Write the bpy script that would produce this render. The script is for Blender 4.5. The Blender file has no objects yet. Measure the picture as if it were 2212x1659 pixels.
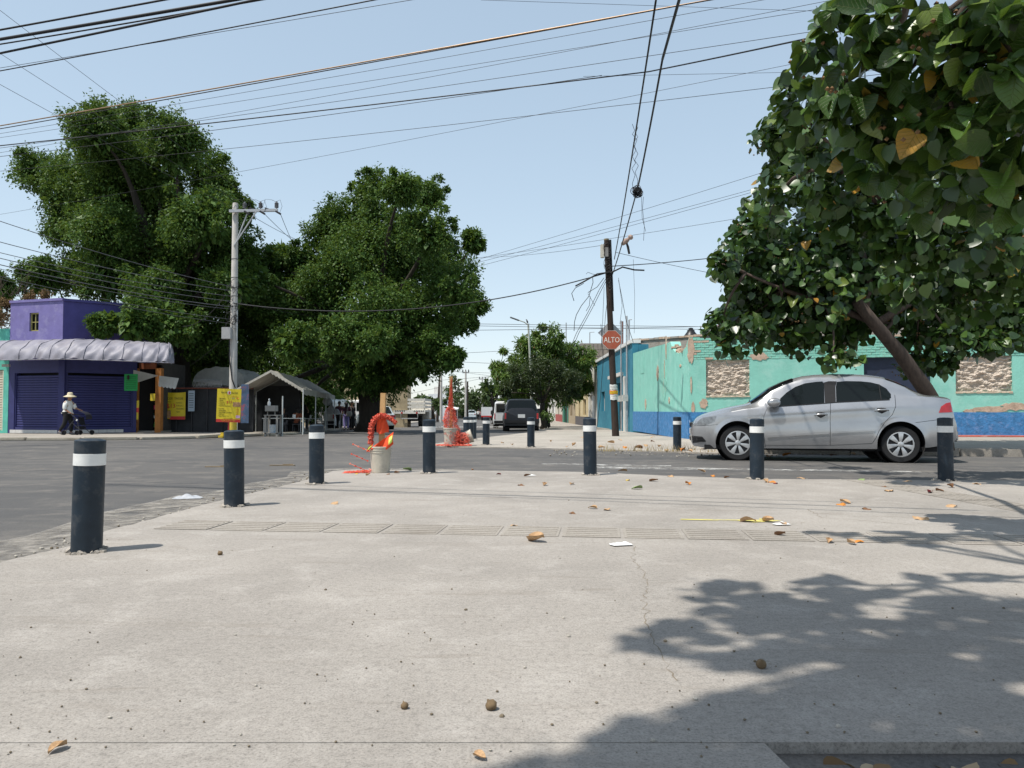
import bpy, bmesh, math, random
import numpy as np
from mathutils import Vector, Matrix
from mathutils.geometry import tessellate_polygon
PI = math.pi
R = random.Random(11)
NR = np.random.RandomState(5)
sc = bpy.context.scene
COL = sc.collection

# ------------------------------------------------------------------ camera, world, sun, exposure
F, CX, CY, HOR, CAMZ = 1650.0, 1106.0, 829.5, 886.0, 0.87     # pixels of a 2212 wide picture, metres
PITCH = math.atan((HOR - CY) / F)
cam_d = bpy.data.cameras.new('camera')
cam_d.sensor_width = 36; cam_d.lens = F / 2212 * 36
cam_d.clip_start = 0.05; cam_d.clip_end = 6000
cam = bpy.data.objects.new('camera', cam_d); COL.objects.link(cam)
cam.location = (0, 0, CAMZ); cam.rotation_euler = (PI / 2 + PITCH, 0, 0)
sc.camera = cam

SUN = Vector((-0.42, -0.26, 1.0)).normalized()
sun_el = math.asin(SUN.z); sun_az = math.atan2(SUN.x, SUN.y)
world = bpy.data.worlds.new('World'); sc.world = world; world.use_nodes = True
wn = world.node_tree.nodes; wl = world.node_tree.links
bg = wn['Background']; sky = wn.new('ShaderNodeTexSky'); sky.sky_type = 'NISHITA'
sky.sun_disc = False; sky.sun_elevation = sun_el; sky.sun_rotation = sun_az
sky.air_density = 1.0; sky.dust_density = 2.0; sky.ozone_density = 1.5; sky.altitude = 1500
h0 = wn.new('ShaderNodeHueSaturation'); h0.inputs['Value'].default_value = 0.4
gm = wn.new('ShaderNodeGamma'); gm.inputs['Gamma'].default_value = 0.42        # a hazier, more even sky
hs = wn.new('ShaderNodeHueSaturation'); hs.inputs['Hue'].default_value = 0.490; hs.inputs['Saturation'].default_value = 1.12; hs.inputs['Value'].default_value = 3.75
wl.new(sky.outputs[0], h0.inputs['Color']); wl.new(h0.outputs[0], gm.inputs[0]); wl.new(gm.outputs[0], hs.inputs['Color'])
wl.new(hs.outputs[0], bg.inputs[0]); bg.inputs[1].default_value = 0.15
sun_d = bpy.data.lights.new('sun', 'SUN'); sun_d.energy = 4.3; sun_d.angle = math.radians(0.53)
sun_d.color = (1.0, 0.95, 0.87)
sun = bpy.data.objects.new('sun', sun_d); COL.objects.link(sun)
sun.rotation_euler = SUN.to_track_quat('Z', 'Y').to_euler(); sun.location = (-20, -12, 40)
sc.view_settings.view_transform = 'Standard'; sc.view_settings.look = 'None'
sc.view_settings.exposure = 0.28; sc.view_settings.gamma = 1.0
sc.view_settings.use_curve_mapping = False

# ------------------------------------------------------------------ helpers
def ray(px, py):
    a = (px - CX) / F; b = (CY - py) / F
    c, s = math.cos(PITCH), math.sin(PITCH)
    y = c - b * s; z = s + b * c
    return a / y, z / y
def P(px, py, Y):
    a, b = ray(px, py); return Vector((a * Y, Y, CAMZ + b * Y))
def gz(Y):
    return -0.03 if Y < 20 else (-0.03 - 0.01*(Y-20) if Y < 60 else -0.43 - 0.004*(min(Y, 160)-60))
def G(px, py, dz=0.0):
    a, b = ray(px, py)
    Y = (-0.03 + dz - CAMZ) / b
    if Y > 20: Y = (-0.03 + 0.2 + dz - CAMZ) / (b + 0.01)
    if Y > 60: Y = (-0.43 + 0.24 + dz - CAMZ)/(b + 0.004)
    return Vector((a * Y, Y, CAMZ + b * Y))
def Yh(py, h):
    return (h - CAMZ) / ray(CX, py)[1]
def XW(px, Y): return ray(px, HOR)[0] * Y

INV = {}
def thing(name, label, cat, loc=(0, 0, 0), rz=0.0, group=None):
    o = bpy.data.objects.new(name, None); COL.objects.link(o)
    o.location = loc; o.rotation_euler = (0, 0, rz); o.empty_display_size = 0.2
    o['label'] = label; o['category'] = cat
    if group: o['group'] = group
    INV[o.name] = (Matrix.Translation(Vector(loc)) @ Matrix.Rotation(rz, 4, 'Z')).inverted()
    return o
def tag(o, label=None, cat=None, group=None, kind=None):
    if label: o['label'] = label
    if cat: o['category'] = cat
    if group: o['group'] = group
    if kind: o['kind'] = kind
    return o
def link(name, me, mat=None, parent=None):
    o = bpy.data.objects.new(name, me); COL.objects.link(o)
    if mat is not None and len(me.materials) == 0: me.materials.append(mat)
    if parent is not None: o.parent = parent
    return o
def rootof(o):
    while o.parent is not None: o = o.parent
    return o
def copy_tree(o, parent=None):
    c = o.copy(); COL.objects.link(c)
    if parent is not None: c.parent = parent
    for ch in list(o.children): copy_tree(ch, c)
    return c

class MB:
    def __init__(s): s.v = []; s.f = []
    def add(s, vs, fs):
        n = len(s.v); s.v += [tuple(v) for v in vs]; s.f += [tuple(i + n for i in f) for f in fs]; return s
    def box(s, x0, x1, y0, y1, z0, z1, m=None):
        vs = [Vector(p) for p in ((x0,y0,z0),(x1,y0,z0),(x1,y1,z0),(x0,y1,z0),(x0,y0,z1),(x1,y0,z1),(x1,y1,z1),(x0,y1,z1))]
        if m is not None: vs = [m @ v for v in vs]
        s.add(vs, [(0,3,2,1),(4,5,6,7),(0,1,5,4),(1,2,6,5),(2,3,7,6),(3,0,4,7)])
        return s
    def cbox(s, c, size, rz=0, rx=0, ry=0):
        m = Matrix.Translation(Vector(c)) @ Matrix.Rotation(rz,4,'Z') @ Matrix.Rotation(ry,4,'Y') @ Matrix.Rotation(rx,4,'X')
        a, b, d = size[0]/2, size[1]/2, size[2]/2
        return s.box(-a, a, -b, b, -d, d, m)
    def tube(s, pts, r, n=8, cap=True):
        pts = [Vector(p) for p in pts]; rs = r if isinstance(r, (list, tuple)) else [r]*len(pts)
        rings = []; up = None
        for i, p in enumerate(pts):
            t = (pts[min(i+1, len(pts)-1)] - pts[max(i-1, 0)])
            t = t.normalized() if t.length > 1e-9 else Vector((0,0,1))
            if up is None:
                up = Vector((0,0,1)) if abs(t.z) < 0.9 else Vector((1,0,0))
            u = (up - t * up.dot(t)); u = u.normalized() if u.length > 1e-6 else t.orthogonal().normalized()
            w = t.cross(u); up = u
            rings.append([p + (u*math.cos(2*PI*k/n) + w*math.sin(2*PI*k/n))*rs[i] for k in range(n)])
        vs = [v for ring in rings for v in ring]; fs = []
        for i in range(len(pts)-1):
            for k in range(n):
                fs.append((i*n+k, i*n+(k+1)%n, (i+1)*n+(k+1)%n, (i+1)*n+k))
        if cap:
            fs.append(tuple(reversed(range(n)))); fs.append(tuple((len(pts)-1)*n+k for k in range(n)))
        s.add(vs, fs); return s
    def lathe(s, prof, n=20, o=(0,0,0), cap=True, m=None):
        vs = []; fs = []
        for r, z in prof:
            for k in range(n):
                v = Vector((o[0]+r*math.cos(2*PI*k/n), o[1]+r*math.sin(2*PI*k/n), o[2]+z))
                vs.append(m @ v if m is not None else v)
        for i in range(len(prof)-1):
            for k in range(n):
                fs.append((i*n+k, i*n+(k+1)%n, (i+1)*n+(k+1)%n, (i+1)*n+k))
        if cap:
            fs.append(tuple(reversed(range(n)))); fs.append(tuple((len(prof)-1)*n+k for k in range(n)))
        s.add(vs, fs); return s
    def prism(s, poly, z0, z1, m=None):
        n = len(poly)
        vs = [Vector((p[0],p[1],z0)) for p in poly] + [Vector((p[0],p[1],z1)) for p in poly]
        if m is not None: vs = [m @ v for v in vs]
        fs = [(i,(i+1)%n,n+(i+1)%n,n+i) for i in range(n)]
        for t in tessellate_polygon([[Vector((p[0],p[1],0)) for p in poly]]):
            fs.append((t[0],t[1],t[2])); fs.append((t[2]+n,t[1]+n,t[0]+n))
        s.add(vs, fs); return s
    def grid(s, fn, nu, nv, closed=False):
        vs = [fn(i/nu, j/nv) for i in range(nu+1) for j in range(nv+1)]
        s.add(vs, [(i*(nv+1)+j, (i+1)*(nv+1)+j, (i+1)*(nv+1)+j+1, i*(nv+1)+j+1) for i in range(nu) for j in range(nv)])
        return s
    def mesh(s, name, mat, smooth=False, bevel=0, fix=True):
        me = bpy.data.meshes.new(name); me.from_pydata([tuple(v) for v in s.v], [], s.f)
        if fix or bevel:
            bm = bmesh.new(); bm.from_mesh(me)
            bmesh.ops.recalc_face_normals(bm, faces=bm.faces)
            if bevel:
                es = [e for e in bm.edges if len(e.link_faces) == 2 and e.calc_face_angle(0) > 0.6]
                bmesh.ops.bevel(bm, geom=es, offset=bevel, segments=2, affect='EDGES', clamp_overlap=True)
            bm.to_mesh(me); bm.free()
        if smooth:
            me.polygons.foreach_set('use_smooth', [True]*len(me.polygons))
            if smooth != 'all':
                try: me.set_sharp_from_angle(angle=0.7)
                except Exception: pass
        me.materials.append(mat); me.update(); return me
    def build(s, name, mat, parent=None, world=False, smooth=False, bevel=0, fix=True):
        if world and parent is not None:
            m = INV[rootof(parent).name]; s.v = [tuple(m @ Vector(v)) for v in s.v]
        return link(name, s.mesh(name, mat, smooth, bevel, fix), None, parent)

# ------------------------------------------------------------------ materials
def new_mat(name):
    m = bpy.data.materials.new(name); m.use_nodes = True
    nt = m.node_tree; return m, nt.nodes, nt.links, nt.nodes['Principled BSDF']
def noise(n, l, co, scale, detail=4, rough=0.6, dist=0):
    t = n.new('ShaderNodeTexNoise'); t.inputs['Scale'].default_value = scale
    t.inputs['Detail'].default_value = detail; t.inputs['Roughness'].default_value = rough
    t.inputs['Distortion'].default_value = dist
    l.new(co, t.inputs['Vector']); return t.outputs['Fac']
def ramp(n, l, fac, stops):
    r = n.new('ShaderNodeValToRGB'); e = r.color_ramp.elements
    while len(e) < len(stops): e.new(0.5)
    for i, (p, c) in enumerate(stops):
        e[i].position = p; e[i].color = (*c, 1) if not isinstance(c, (int, float)) else (c, c, c, 1)
    l.new(fac, r.inputs[0]); return r.outputs[0]
def mixc(n, l, fac, a, b, mode='MIX'):
    m = n.new('ShaderNodeMix'); m.data_type = 'RGBA'; m.blend_type = mode
    for i, x in ((0, fac), (6, a), (7, b)):
        if isinstance(x, (int, float)): m.inputs[i].default_value = x
        elif isinstance(x, tuple): m.inputs[i].default_value = (*x, 1)
        else: l.new(x, m.inputs[i])
    return m.outputs[2]
def bumpn(n, l, h, strength, dist, b, prev=None):
    k = n.new('ShaderNodeBump'); k.inputs['Strength'].default_value = strength; k.inputs['Distance'].default_value = dist
    l.new(h, k.inputs['Height'])
    if prev is not None: l.new(prev, k.inputs['Normal'])
    if b is not None: l.new(k.outputs[0], b.inputs['Normal'])
    return k.outputs[0]
def tc(n, kind='Object'): return n.new('ShaderNodeTexCoord').outputs[kind]
def wpos(n): return n.new('ShaderNodeNewGeometry').outputs['Position']
MATS = {}
def M(name, c, rough=0.75, var=0.25, scale=4.0, bump=0.0, bscale=60.0, metal=0.0, spec=0.4, coat=0.0, dirt=None, dscale=2.0, damt=0.5):
    if name in MATS: return MATS[name]
    m, n, l, b = new_mat(name)
    co = tc(n)
    f = noise(n, l, co, scale, 6, 0.65)
    lo = tuple(x*(1-var) for x in c); hi = tuple(min(1, x*(1+var)) for x in c)
    col = ramp(n, l, f, [(0.3, lo), (0.7, hi)])
    if dirt is not None:
        f2 = noise(n, l, co, dscale, 8, 0.7)
        k = ramp(n, l, f2, [(0.52, 0.0), (0.62, damt)])
        col = mixc(n, l, k, col, dirt)
    l.new(col, b.inputs['Base Color'])
    b.inputs['Roughness'].default_value = rough; b.inputs['Metallic'].default_value = metal
    b.inputs['Specular IOR Level'].default_value = spec; b.inputs['Coat Weight'].default_value = coat
    if bump: bumpn(n, l, noise(n, l, co, bscale, 5), bump, 0.02, b)
    MATS[name] = m; return m

def leaf_mat(name, stops, rough=0.45, trans=0.25, spec=0.4):
    m, n, l, b = new_mat(name)
    g = n.new('ShaderNodeNewGeometry')
    col = ramp(n, l, g.outputs['Random Per Island'], stops)
    l.new(col, b.inputs['Base Color']); b.inputs['Roughness'].default_value = rough
    b.inputs['Specular IOR Level'].default_value = spec
    t = n.new('ShaderNodeBsdfTranslucent')
    tcol = mixc(n, l, 0.5, col, (0.16, 0.22, 0.02), 'MIX'); l.new(tcol, t.inputs[0])
    mx = n.new('ShaderNodeMixShader'); mx.inputs[0].default_value = trans
    l.new(b.outputs[0], mx.inputs[1]); l.new(t.outputs[0], mx.inputs[2])
    l.new(mx.outputs[0], n['Material Output'].inputs[0])
    return m

def concrete_mat(name, base, dust, grain=1.0):
    m, n, l, b = new_mat(name); co = wpos(n)
    big = noise(n, l, co, 0.55, 6, 0.6, 0.4); mid = noise(n, l, co, 3.2, 8, 0.68, 0.3)
    fine = noise(n, l, co, 38, 7, 0.78); vf = noise(n, l, co, 130, 4, 0.7)
    c1 = ramp(n, l, big, [(0.32, tuple(x*0.78 for x in base)), (0.66, tuple(x*1.06 for x in base))])
    c2 = mixc(n, l, ramp(n, l, mid, [(0.5, 0.0), (0.72, 0.55)]), c1, dust)
    sp = ramp(n, l, fine, [(0.3, 0.55), (0.48, 1.0), (0.7, 1.22)])
    c3 = mixc(n, l, 0.75*grain if grain < 1 else 0.75, c2, sp, 'MULTIPLY')
    sp2 = ramp(n, l, vf, [(0.32, 0.45), (0.48, 1.0), (0.66, 1.18)])
    c4 = mixc(n, l, 0.7, c3, sp2, 'MULTIPLY')
    mp = n.new('ShaderNodeMapping'); mp.inputs['Scale'].default_value = (0.5, 3.0, 1); l.new(co, mp.inputs[0])
    stain = noise(n, l, mp.outputs[0], 1.4, 8, 0.75, 1.2)
    c5 = mixc(n, l, ramp(n, l, stain, [(0.56, 0.0), (0.68, 0.42)]), c4, (base[0]*.62, base[1]*.58, base[2]*.53))
    l.new(c5, b.inputs['Base Color']); b.inputs['Roughness'].default_value = 0.9
    b.inputs['Specular IOR Level'].default_value = 0.25
    p = bumpn(n, l, fine, 0.55*grain, 0.008, None); p = bumpn(n, l, vf, 0.4*grain, 0.003, None, p)
    bumpn(n, l, mid, 0.25, 0.02, b, p)
    return m
def asphalt_mat():
    m, n, l, b = new_mat('asphalt'); co = wpos(n)
    big = noise(n, l, co, 0.22, 6, 0.6, 0.6); mid = noise(n, l, co, 1.7, 8, 0.7, 0.5)
    fine = noise(n, l, co, 70, 5, 0.7); vf = noise(n, l, co, 190, 3, 0.6)
    c = ramp(n, l, big, [(0.35, (0.078, 0.077, 0.077)), (0.65, (0.112, 0.106, 0.100))])
    mp = n.new('ShaderNodeMapping'); mp.inputs['Scale'].default_value = (0.5, 1.3, 1)
    mp.inputs['Rotation'].default_value = (0, 0, 0.17); l.new(co, mp.inputs[0])
    streak = noise(n, l, mp.outputs[0], 1.1, 9, 0.72, 0.6)
    c = mixc(n, l, ramp(n, l, streak, [(0.46, 0.0), (0.74, 0.6)]), c, (0.17, 0.157, 0.14))
    c = mixc(n, l, ramp(n, l, mid, [(0.52, 0.0), (0.68, 0.6)]), c, (0.20, 0.18, 0.157))
    c = mixc(n, l, 0.8, c, ramp(n, l, fine, [(0.3, 0.6), (0.5, 1.0), (0.72, 1.35)]), 'MULTIPLY')
    l.new(c, b.inputs['Base Color']); b.inputs['Roughness'].default_value = 0.85
    b.inputs['Specular IOR Level'].default_value = 0.3
    p = bumpn(n, l, fine, 0.6, 0.008, None); bumpn(n, l, vf, 0.4, 0.003, b, p)
    return m
def worn_paint(name, c, lo=0.47, hi=0.56, scale=9.0, sc3=(0.5, 2.0, 1)):
    m, n, l, b = new_mat(name); co = wpos(n)
    mp = n.new('ShaderNodeMapping'); mp.inputs['Scale'].default_value = sc3; l.new(co, mp.inputs[0])
    f = noise(n, l, mp.outputs[0], scale, 8, 0.75)
    b.inputs['Base Color'].default_value = (*c, 1); b.inputs['Roughness'].default_value = 0.8
    t = n.new('ShaderNodeBsdfTransparent'); mx = n.new('ShaderNodeMixShader')
    l.new(ramp(n, l, f, [(lo, 0.0), (hi, 1.0)]), mx.inputs[0]); l.new(t.outputs[0], mx.inputs[1]); l.new(b.outputs[0], mx.inputs[2])
    l.new(mx.outputs[0], n['Material Output'].inputs[0]); return m
def bark_mat(name, c):
    m, n, l, b = new_mat(name); co = tc(n)
    mp = n.new('ShaderNodeMapping'); mp.inputs['Scale'].default_value = (1, 1, 0.18); l.new(co, mp.inputs[0])
    f = noise(n, l, mp.outputs[0], 14, 8, 0.7)
    l.new(ramp(n, l, f, [(0.3, tuple(x*0.5 for x in c)), (0.7, tuple(x*1.25 for x in c))]), b.inputs['Base Color'])
    b.inputs['Roughness'].default_value = 0.9; bumpn(n, l, f, 0.8, 0.03, b); return m

m_conc = concrete_mat('pavement_concrete', (0.33, 0.303, 0.272), (0.43, 0.40, 0.365))
m_conc_far = concrete_mat('far_pavement_concrete', (0.38, 0.345, 0.30), (0.47, 0.43, 0.38))
m_conc_old = concrete_mat('old_kerb_concrete', (0.33, 0.30, 0.26), (0.48, 0.44, 0.38))
m_tile = concrete_mat('tactile_tile_concrete', (0.325, 0.295, 0.258), (0.39, 0.36, 0.32), 0.5)
m_asph = asphalt_mat()
m_dirt = M('dirt', (0.16, 0.125, 0.09), 0.95, 0.4, 6, 0.6, 30)
m_wpaint = worn_paint('worn_white_paint', (0.75, 0.74, 0.70), 0.5, 0.6)
m_ypaint = worn_paint('worn_yellow_paint', (0.62, 0.55, 0.16), 0.42, 0.52)
m_bol = M('bollard_blue_grey_paint', (0.011, 0.021, 0.033), 0.45, 0.25, 8, 0.05, 30, spec=0.35, dirt=(0.13, 0.125, 0.12), dscale=9, damt=0.22)
m_white = M('white_band', (0.72, 0.72, 0.70), 0.5, 0.08, 20)
m_wood = M('raw_pine', (0.50, 0.30, 0.13), 0.7, 0.22, 5, 0.15, 20)
m_steel = M('galvanised_steel', (0.42, 0.43, 0.44), 0.5, 0.15, 8, metal=0.6)
m_dsteel = M('dark_steel', (0.05, 0.05, 0.055), 0.5, 0.2, 8, metal=0.3)
m_black = M('black_rubber', (0.014, 0.014, 0.015), 0.75, 0.2, 12)
m_blackp = M('black_plastic', (0.02, 0.02, 0.022), 0.4, 0.1, 12)
m_cable = M('cable_black', (0.012, 0.012, 0.014), 0.55, 0.1, 10)
m_cable2 = M('cable_copper', (0.33, 0.22, 0.13), 0.45, 0.2, 6, metal=0.5)
m_glass = M('dark_tinted_glass', (0.006, 0.009, 0.009), 0.05, 0.05, 2, spec=0.28, coat=0.0)
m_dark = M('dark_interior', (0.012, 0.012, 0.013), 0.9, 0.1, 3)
m_text = M('print_black', (0.02, 0.018, 0.016), 0.7, 0.05, 5)
m_red = M('print_red', (0.45, 0.03, 0.025), 0.6, 0.05, 5)
m_orange = M('orange_fabric', (0.70, 0.075, 0.02), 0.75, 0.15, 7, 0.2, 50)
m_net = leaf_mat('orange_netting', [(0, (0.42, 0.04, 0.025)), (0.5, (0.70, 0.10, 0.06)), (0.85, (0.80, 0.16, 0.09)), (1, (0.85, 0.32, 0.24))], 0.6, 0.0, 0.3)
m_lime = M('reflective_lime', (0.62, 0.80, 0.16), 0.5, 0.1, 9)
m_bucket = M('mortar_stained_plastic', (0.50, 0.46, 0.38), 0.7, 0.15, 6, 0.2, 40, dirt=(0.36, 0.33, 0.28), dscale=5, damt=0.7)
m_ficus = leaf_mat('ficus_leaves', [(0, (0.026, 0.066, 0.014)), (0.5, (0.062, 0.128, 0.028)), (0.93, (0.105, 0.18, 0.04)), (1, (0.14, 0.18, 0.06))], 0.5, 0.3, 0.18)
m_mango = leaf_mat('mango_leaves', [(0, (0.05, 0.11, 0.02)), (0.55, (0.11, 0.20, 0.04)), (0.96, (0.17, 0.25, 0.06)), (1, (0.28, 0.16, 0.06))], 0.4, 0.35)
m_dkleaf = leaf_mat('small_dark_leaves', [(0, (0.018, 0.036, 0.012)), (1, (0.05, 0.075, 0.022))], 0.5, 0.2)
m_farleaf = leaf_mat('distant_leaves', [(0, (0.030, 0.060, 0.018)), (1, (0.075, 0.115, 0.035))], 0.5, 0.2)
m_bark = bark_mat('dark_bark', (0.038, 0.030, 0.022))
m_bark2 = bark_mat('brown_bark', (0.085, 0.060, 0.046))
# ------------------------------------------------------------------ setting: ground, road, pavements
def sheet(name, poly, zfun, mat, skirt=0.0, kind='structure'):
    """flat polygon (x,y) draped on zfun(y), subdivided along y, with a skirt going down"""
    pts = [Vector((p[0], p[1], 0)) for p in poly]; n = len(pts)
    vs = [tuple(p) for p in pts]; fs = [tuple(t) for t in tessellate_polygon([pts])]
    if skirt:
        vs += [(p.x, p.y, -1) for p in pts]; fs += [(i, (i+1) % n, n+(i+1) % n, n+i) for i in range(n)]
    me = bpy.data.meshes.new(name); me.from_pydata(vs, [], fs)
    bm = bmesh.new(); bm.from_mesh(me)
    for yy in (20, 60, 160):
        bmesh.ops.bisect_plane(bm, geom=bm.verts[:]+bm.edges[:]+bm.faces[:], plane_co=(0, yy, 0), plane_no=(0, 1, 0))
    for v in bm.verts: v.co.z = zfun(v.co.y) + v.co.z*skirt
    bm.normal_update()
    for f in bm.faces:
        if abs(f.normal.z) > 0.5 and f.normal.z < 0: f.normal_flip()
    bm.to_mesh(me); bm.free()
    o = link(name, me, mat); o['kind'] = kind
    return o
mb = MB()
ys = [-80, 20, 60, 160, 400, 4000]; xs = [-3000, -70, 70, 3000]
mb.add([(x, y, gz(y) - 0.03) for y in ys for x in xs], [(i*4+j, i*4+j+1, (i+1)*4+j+1, (i+1)*4+j) for i in range(5) for j in range(3)])
o = mb.build('ground', m_dirt); o['kind'] = 'structure'
mb = MB(); ys = [-60, 20, 60, 160, 200, 300]
mb.add([(x, y, gz(y)) for y in ys for x in (-70, 70)], [(i*2, i*2+1, i*2+3, i*2+2) for i in range(5)])
road = mb.build('road', m_asph); road['kind'] = 'structure'

def rough_edge(pts, step=0.12, amp=0.012):
    out = []
    for a, b in zip(pts[:-1], pts[1:]):
        n = max(1, int((b-a).length/step))
        for k in range(n):
            p = a.lerp(b, k/n); out.append(p + Vector((R.uniform(-amp, amp), R.uniform(-amp, amp), 0)))
    out.append(pts[-1]); return out
edge_px = [(0,1214),(75,1197),(149,1179),(222,1148),(288,1132),(382,1106),(483,1079),(535,1067),(590,1054),(653,1039),(690,1027),(720,1017.5),(768,1014),(840,1015),(927,1016),(1100,1017),(1275,1019.5),(1426,1027),(1618,1034),(1870,1036),(2026,1037),(2212,1038)]
edge = [G(x, y, 0.03) for x, y in edge_px]
edge = [Vector((-2.98, 2.03, 0)), Vector((-2.95, 3.2, 0))] + edge + [Vector((14, 8.3, 0)), Vector((45, 3.0, 0))]
edge_r = rough_edge(edge[:-2]) + edge[-2:]
# far slab and near slab, 4 mm joint between them; the near slab has a notch for the tree pit
pav = sheet('pavement', [(p.x, p.y) for p in edge_r] + [(45, 2.034), (2.3, 2.034), (0.66, 2.034)], lambda y: 0.0, m_conc, 0.08)
slab = sheet('pavement_slab', [(-2.98, 2.028), (0.66, 2.028), (0.72, 1.5), (0.75, 0.7), (2.3, 0.7), (2.3, 2.028), (45, 2.028), (45, -14), (-2.98, -14)], lambda y: 0.0, m_conc, 0.08)
# dusty strip of mortar along the kerb edge on the road side
dust = MB(); ein = edge[1:-2]
outp = []
for i, p in enumerate(ein):
    t = (ein[min(i+1, len(ein)-1)] - ein[max(i-1, 0)]).normalized(); nrm = Vector((-t.y, t.x, 0))
    outp.append(p + nrm*(R.uniform(0.35, 0.8) if p.x < -1 else R.uniform(0.1, 0.22)))
dust.add([(p.x, p.y, -0.024) for p in ein] + [(p.x, p.y, -0.025) for p in outp], [(i, i+1, len(ein)+i+1, len(ein)+i) for i in range(len(ein)-1)])
m_dust = worn_paint('mortar_dust', (0.30, 0.275, 0.24), 0.36, 0.66, 5, (1, 1, 1))
o = dust.build('dust_strip', m_dust); o['kind'] = 'structure'
mb = MB(); mb.grid(lambda u, v: (0.45+2.0*u, 0.5+1.65*v, -0.065+0.015*math.sin(u*9)*math.cos(v*7)), 12, 12)
o = mb.build('tree_pit_soil', m_dirt); o['kind'] = 'structure'

# tactile guidance tiles (children of the pavement), a band along the kerb and a second one turning up to the crossing
def tile_mesh(w=0.40, d=0.42):
    t = MB(); t.box(0, w, 0, d, 0.0, 0.003)
    for k in range(5):
        y = 0.045 + k*0.083
        t.box(0.02, w-0.02, y, y+0.035, 0.0031, 0.006)
    return t.mesh('tile', m_tile, bevel=0)
tm = tile_mesh(); ntile = 0
def place_tile(x, y, rz):
    o = link('tile', tm, None, pav); o.location = (x, y, 0.0005+R.uniform(0, 0.002)); o.rotation_euler = (0, 0, rz+R.uniform(-.012, .012))
a0 = Vector((-2.62, 5.62, 0)); d0 = Vector((1, -0.115, 0)).normalized()
for k in range(15):
    p = a0 + d0*0.426*k; place_tile(p.x, p.y, math.atan2(d0.y, d0.x))
b0 = Vector((4.15, 9.5, 0)); d1 = (Vector((4.35, 6.3, 0)) - b0).normalized()
for k in range(8):
    p = b0 + d1*0.43*k; place_tile(p.x, p.y, math.atan2(d1.y, d1.x))

# far corner pavement on the right (flush ramp near, kerb further right)
fe = [G(930, 962.5), G(960, 966), G(1046, 968), G(1146, 970), G(1300, 973.5), G(1463, 978), G(1560, 981.5)]
fz = lambda y: gz(y) + 0.028
far_poly = [(p.x, p.y) for p in rough_edge(fe, 0.2, 0.02)] + [(4.93, 16.05), (5.2, 16.1), (5.9, 24.3), (5.62, 60), (1.2, 60), (1.5, 44), (0.9, 36), (-0.2, 30), (-1.3, 24.5)]
far_pav = sheet('far_pavement', far_poly, fz, m_conc_far, 0.06)
# raised pavement along the green wall with a kerb; 12 degree skew
kz = lambda y: gz(y) + 0.15
k0 = Vector((4.9, 16.0)); sk = Vector((1, -0.222)).normalized()
k1 = k0 + sk*40
rp = [(k0.x, k0.y), (k1.x, k1.y), (k1.x+2, k1.y+8.6), (5.62, 24.25)]
side_pav = sheet('side_pavement', rp, kz, m_conc_old, 0.16)
mb = MB()
mm = Matrix.Translation((k0.x, k0.y, -0.03)) @ Matrix.Rotation(math.atan2(sk.y, sk.x), 4, 'Z')
for k in range(12): mb.box(0.0+k*2.0+0.01, k*2.0+1.99, -0.14, 0.0, -0.03, 0.146+R.uniform(-.004, .004), mm)
o = mb.build('kerb', m_conc_old, bevel=0.012); o['kind'] = 'structure'
# thin raised strip at wall foot painted red
mb = MB(); wall0 = Vector((5.62, 24.2)); ws = Vector((1, -0.222)).normalized()
mw = Matrix.Translation((wall0.x, wall0.y, gz(24)+0.12)) @ Matrix.Rotation(math.atan2(ws.y, ws.x), 4, 'Z')
mb.box(3.5, 14, -0.5, -0.02, 0.0, 0.09, mw)
m_redkerb = M('red_painted_step', (0.42, 0.10, 0.07), 0.8, 0.3, 4, dirt=(0.45, 0.40, 0.36), dscale=3)
o = mb.build('wall_step', m_redkerb); o['kind'] = 'structure'
# right pavement of the street going away, left pavement
rs = sheet('street_pavement', [(1.9, 44), (5.62, 44), (5.62, 160), (1.9, 160)], lambda y: gz(y)+0.08, m_conc_old, 0.1)
lk = [Vector((-60, 14.0, 0)), G(-60, 951.5), G(60, 951.5), G(180, 951), G(300, 950), G(420, 947.5), G(480, 945), Vector((-9.0, 31.5, 0)), Vector((-9.7, 44, 0))]
lp = [(p.x, p.y) for p in rough_edge(lk[:-1], 0.35, 0.05)] + [(-9.7, 44), (-12, 160), (-60, 160)]
left_pav = sheet('left_pavement', lp, lambda y: gz(y)+0.07, m_conc_old, 0.1)
# kerb stones along the left pavement, the pieces one can tell apart
m_kerbl = concrete_mat('kerb_stone', (0.42, 0.38, 0.31), (0.55, 0.50, 0.42))
for i in range(1, 7):
    a, b = lk[i], lk[i+1]; n = max(1, int((b-a).length/1.6)); d = (b-a).normalized()
    for k in range(n):
        p = a.lerp(b, k/n); q = a.lerp(b, (k+1)/n); L = (q-p).length
        t = MB(); t.box(0.02, L-0.03, -0.16, 0.02, 0, 0.095+R.uniform(-.015, .012)); 
        me = t.mesh('kerb_stone', m_kerbl, bevel=0.02)
        o = link('kerb_stone', me, None, left_pav); o.location = (p.x, p.y, gz(p.y)); o.rotation_euler = (0, R.uniform(-.01, .01), math.atan2(d.y, d.x)+R.uniform(-.02, .02))

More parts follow.
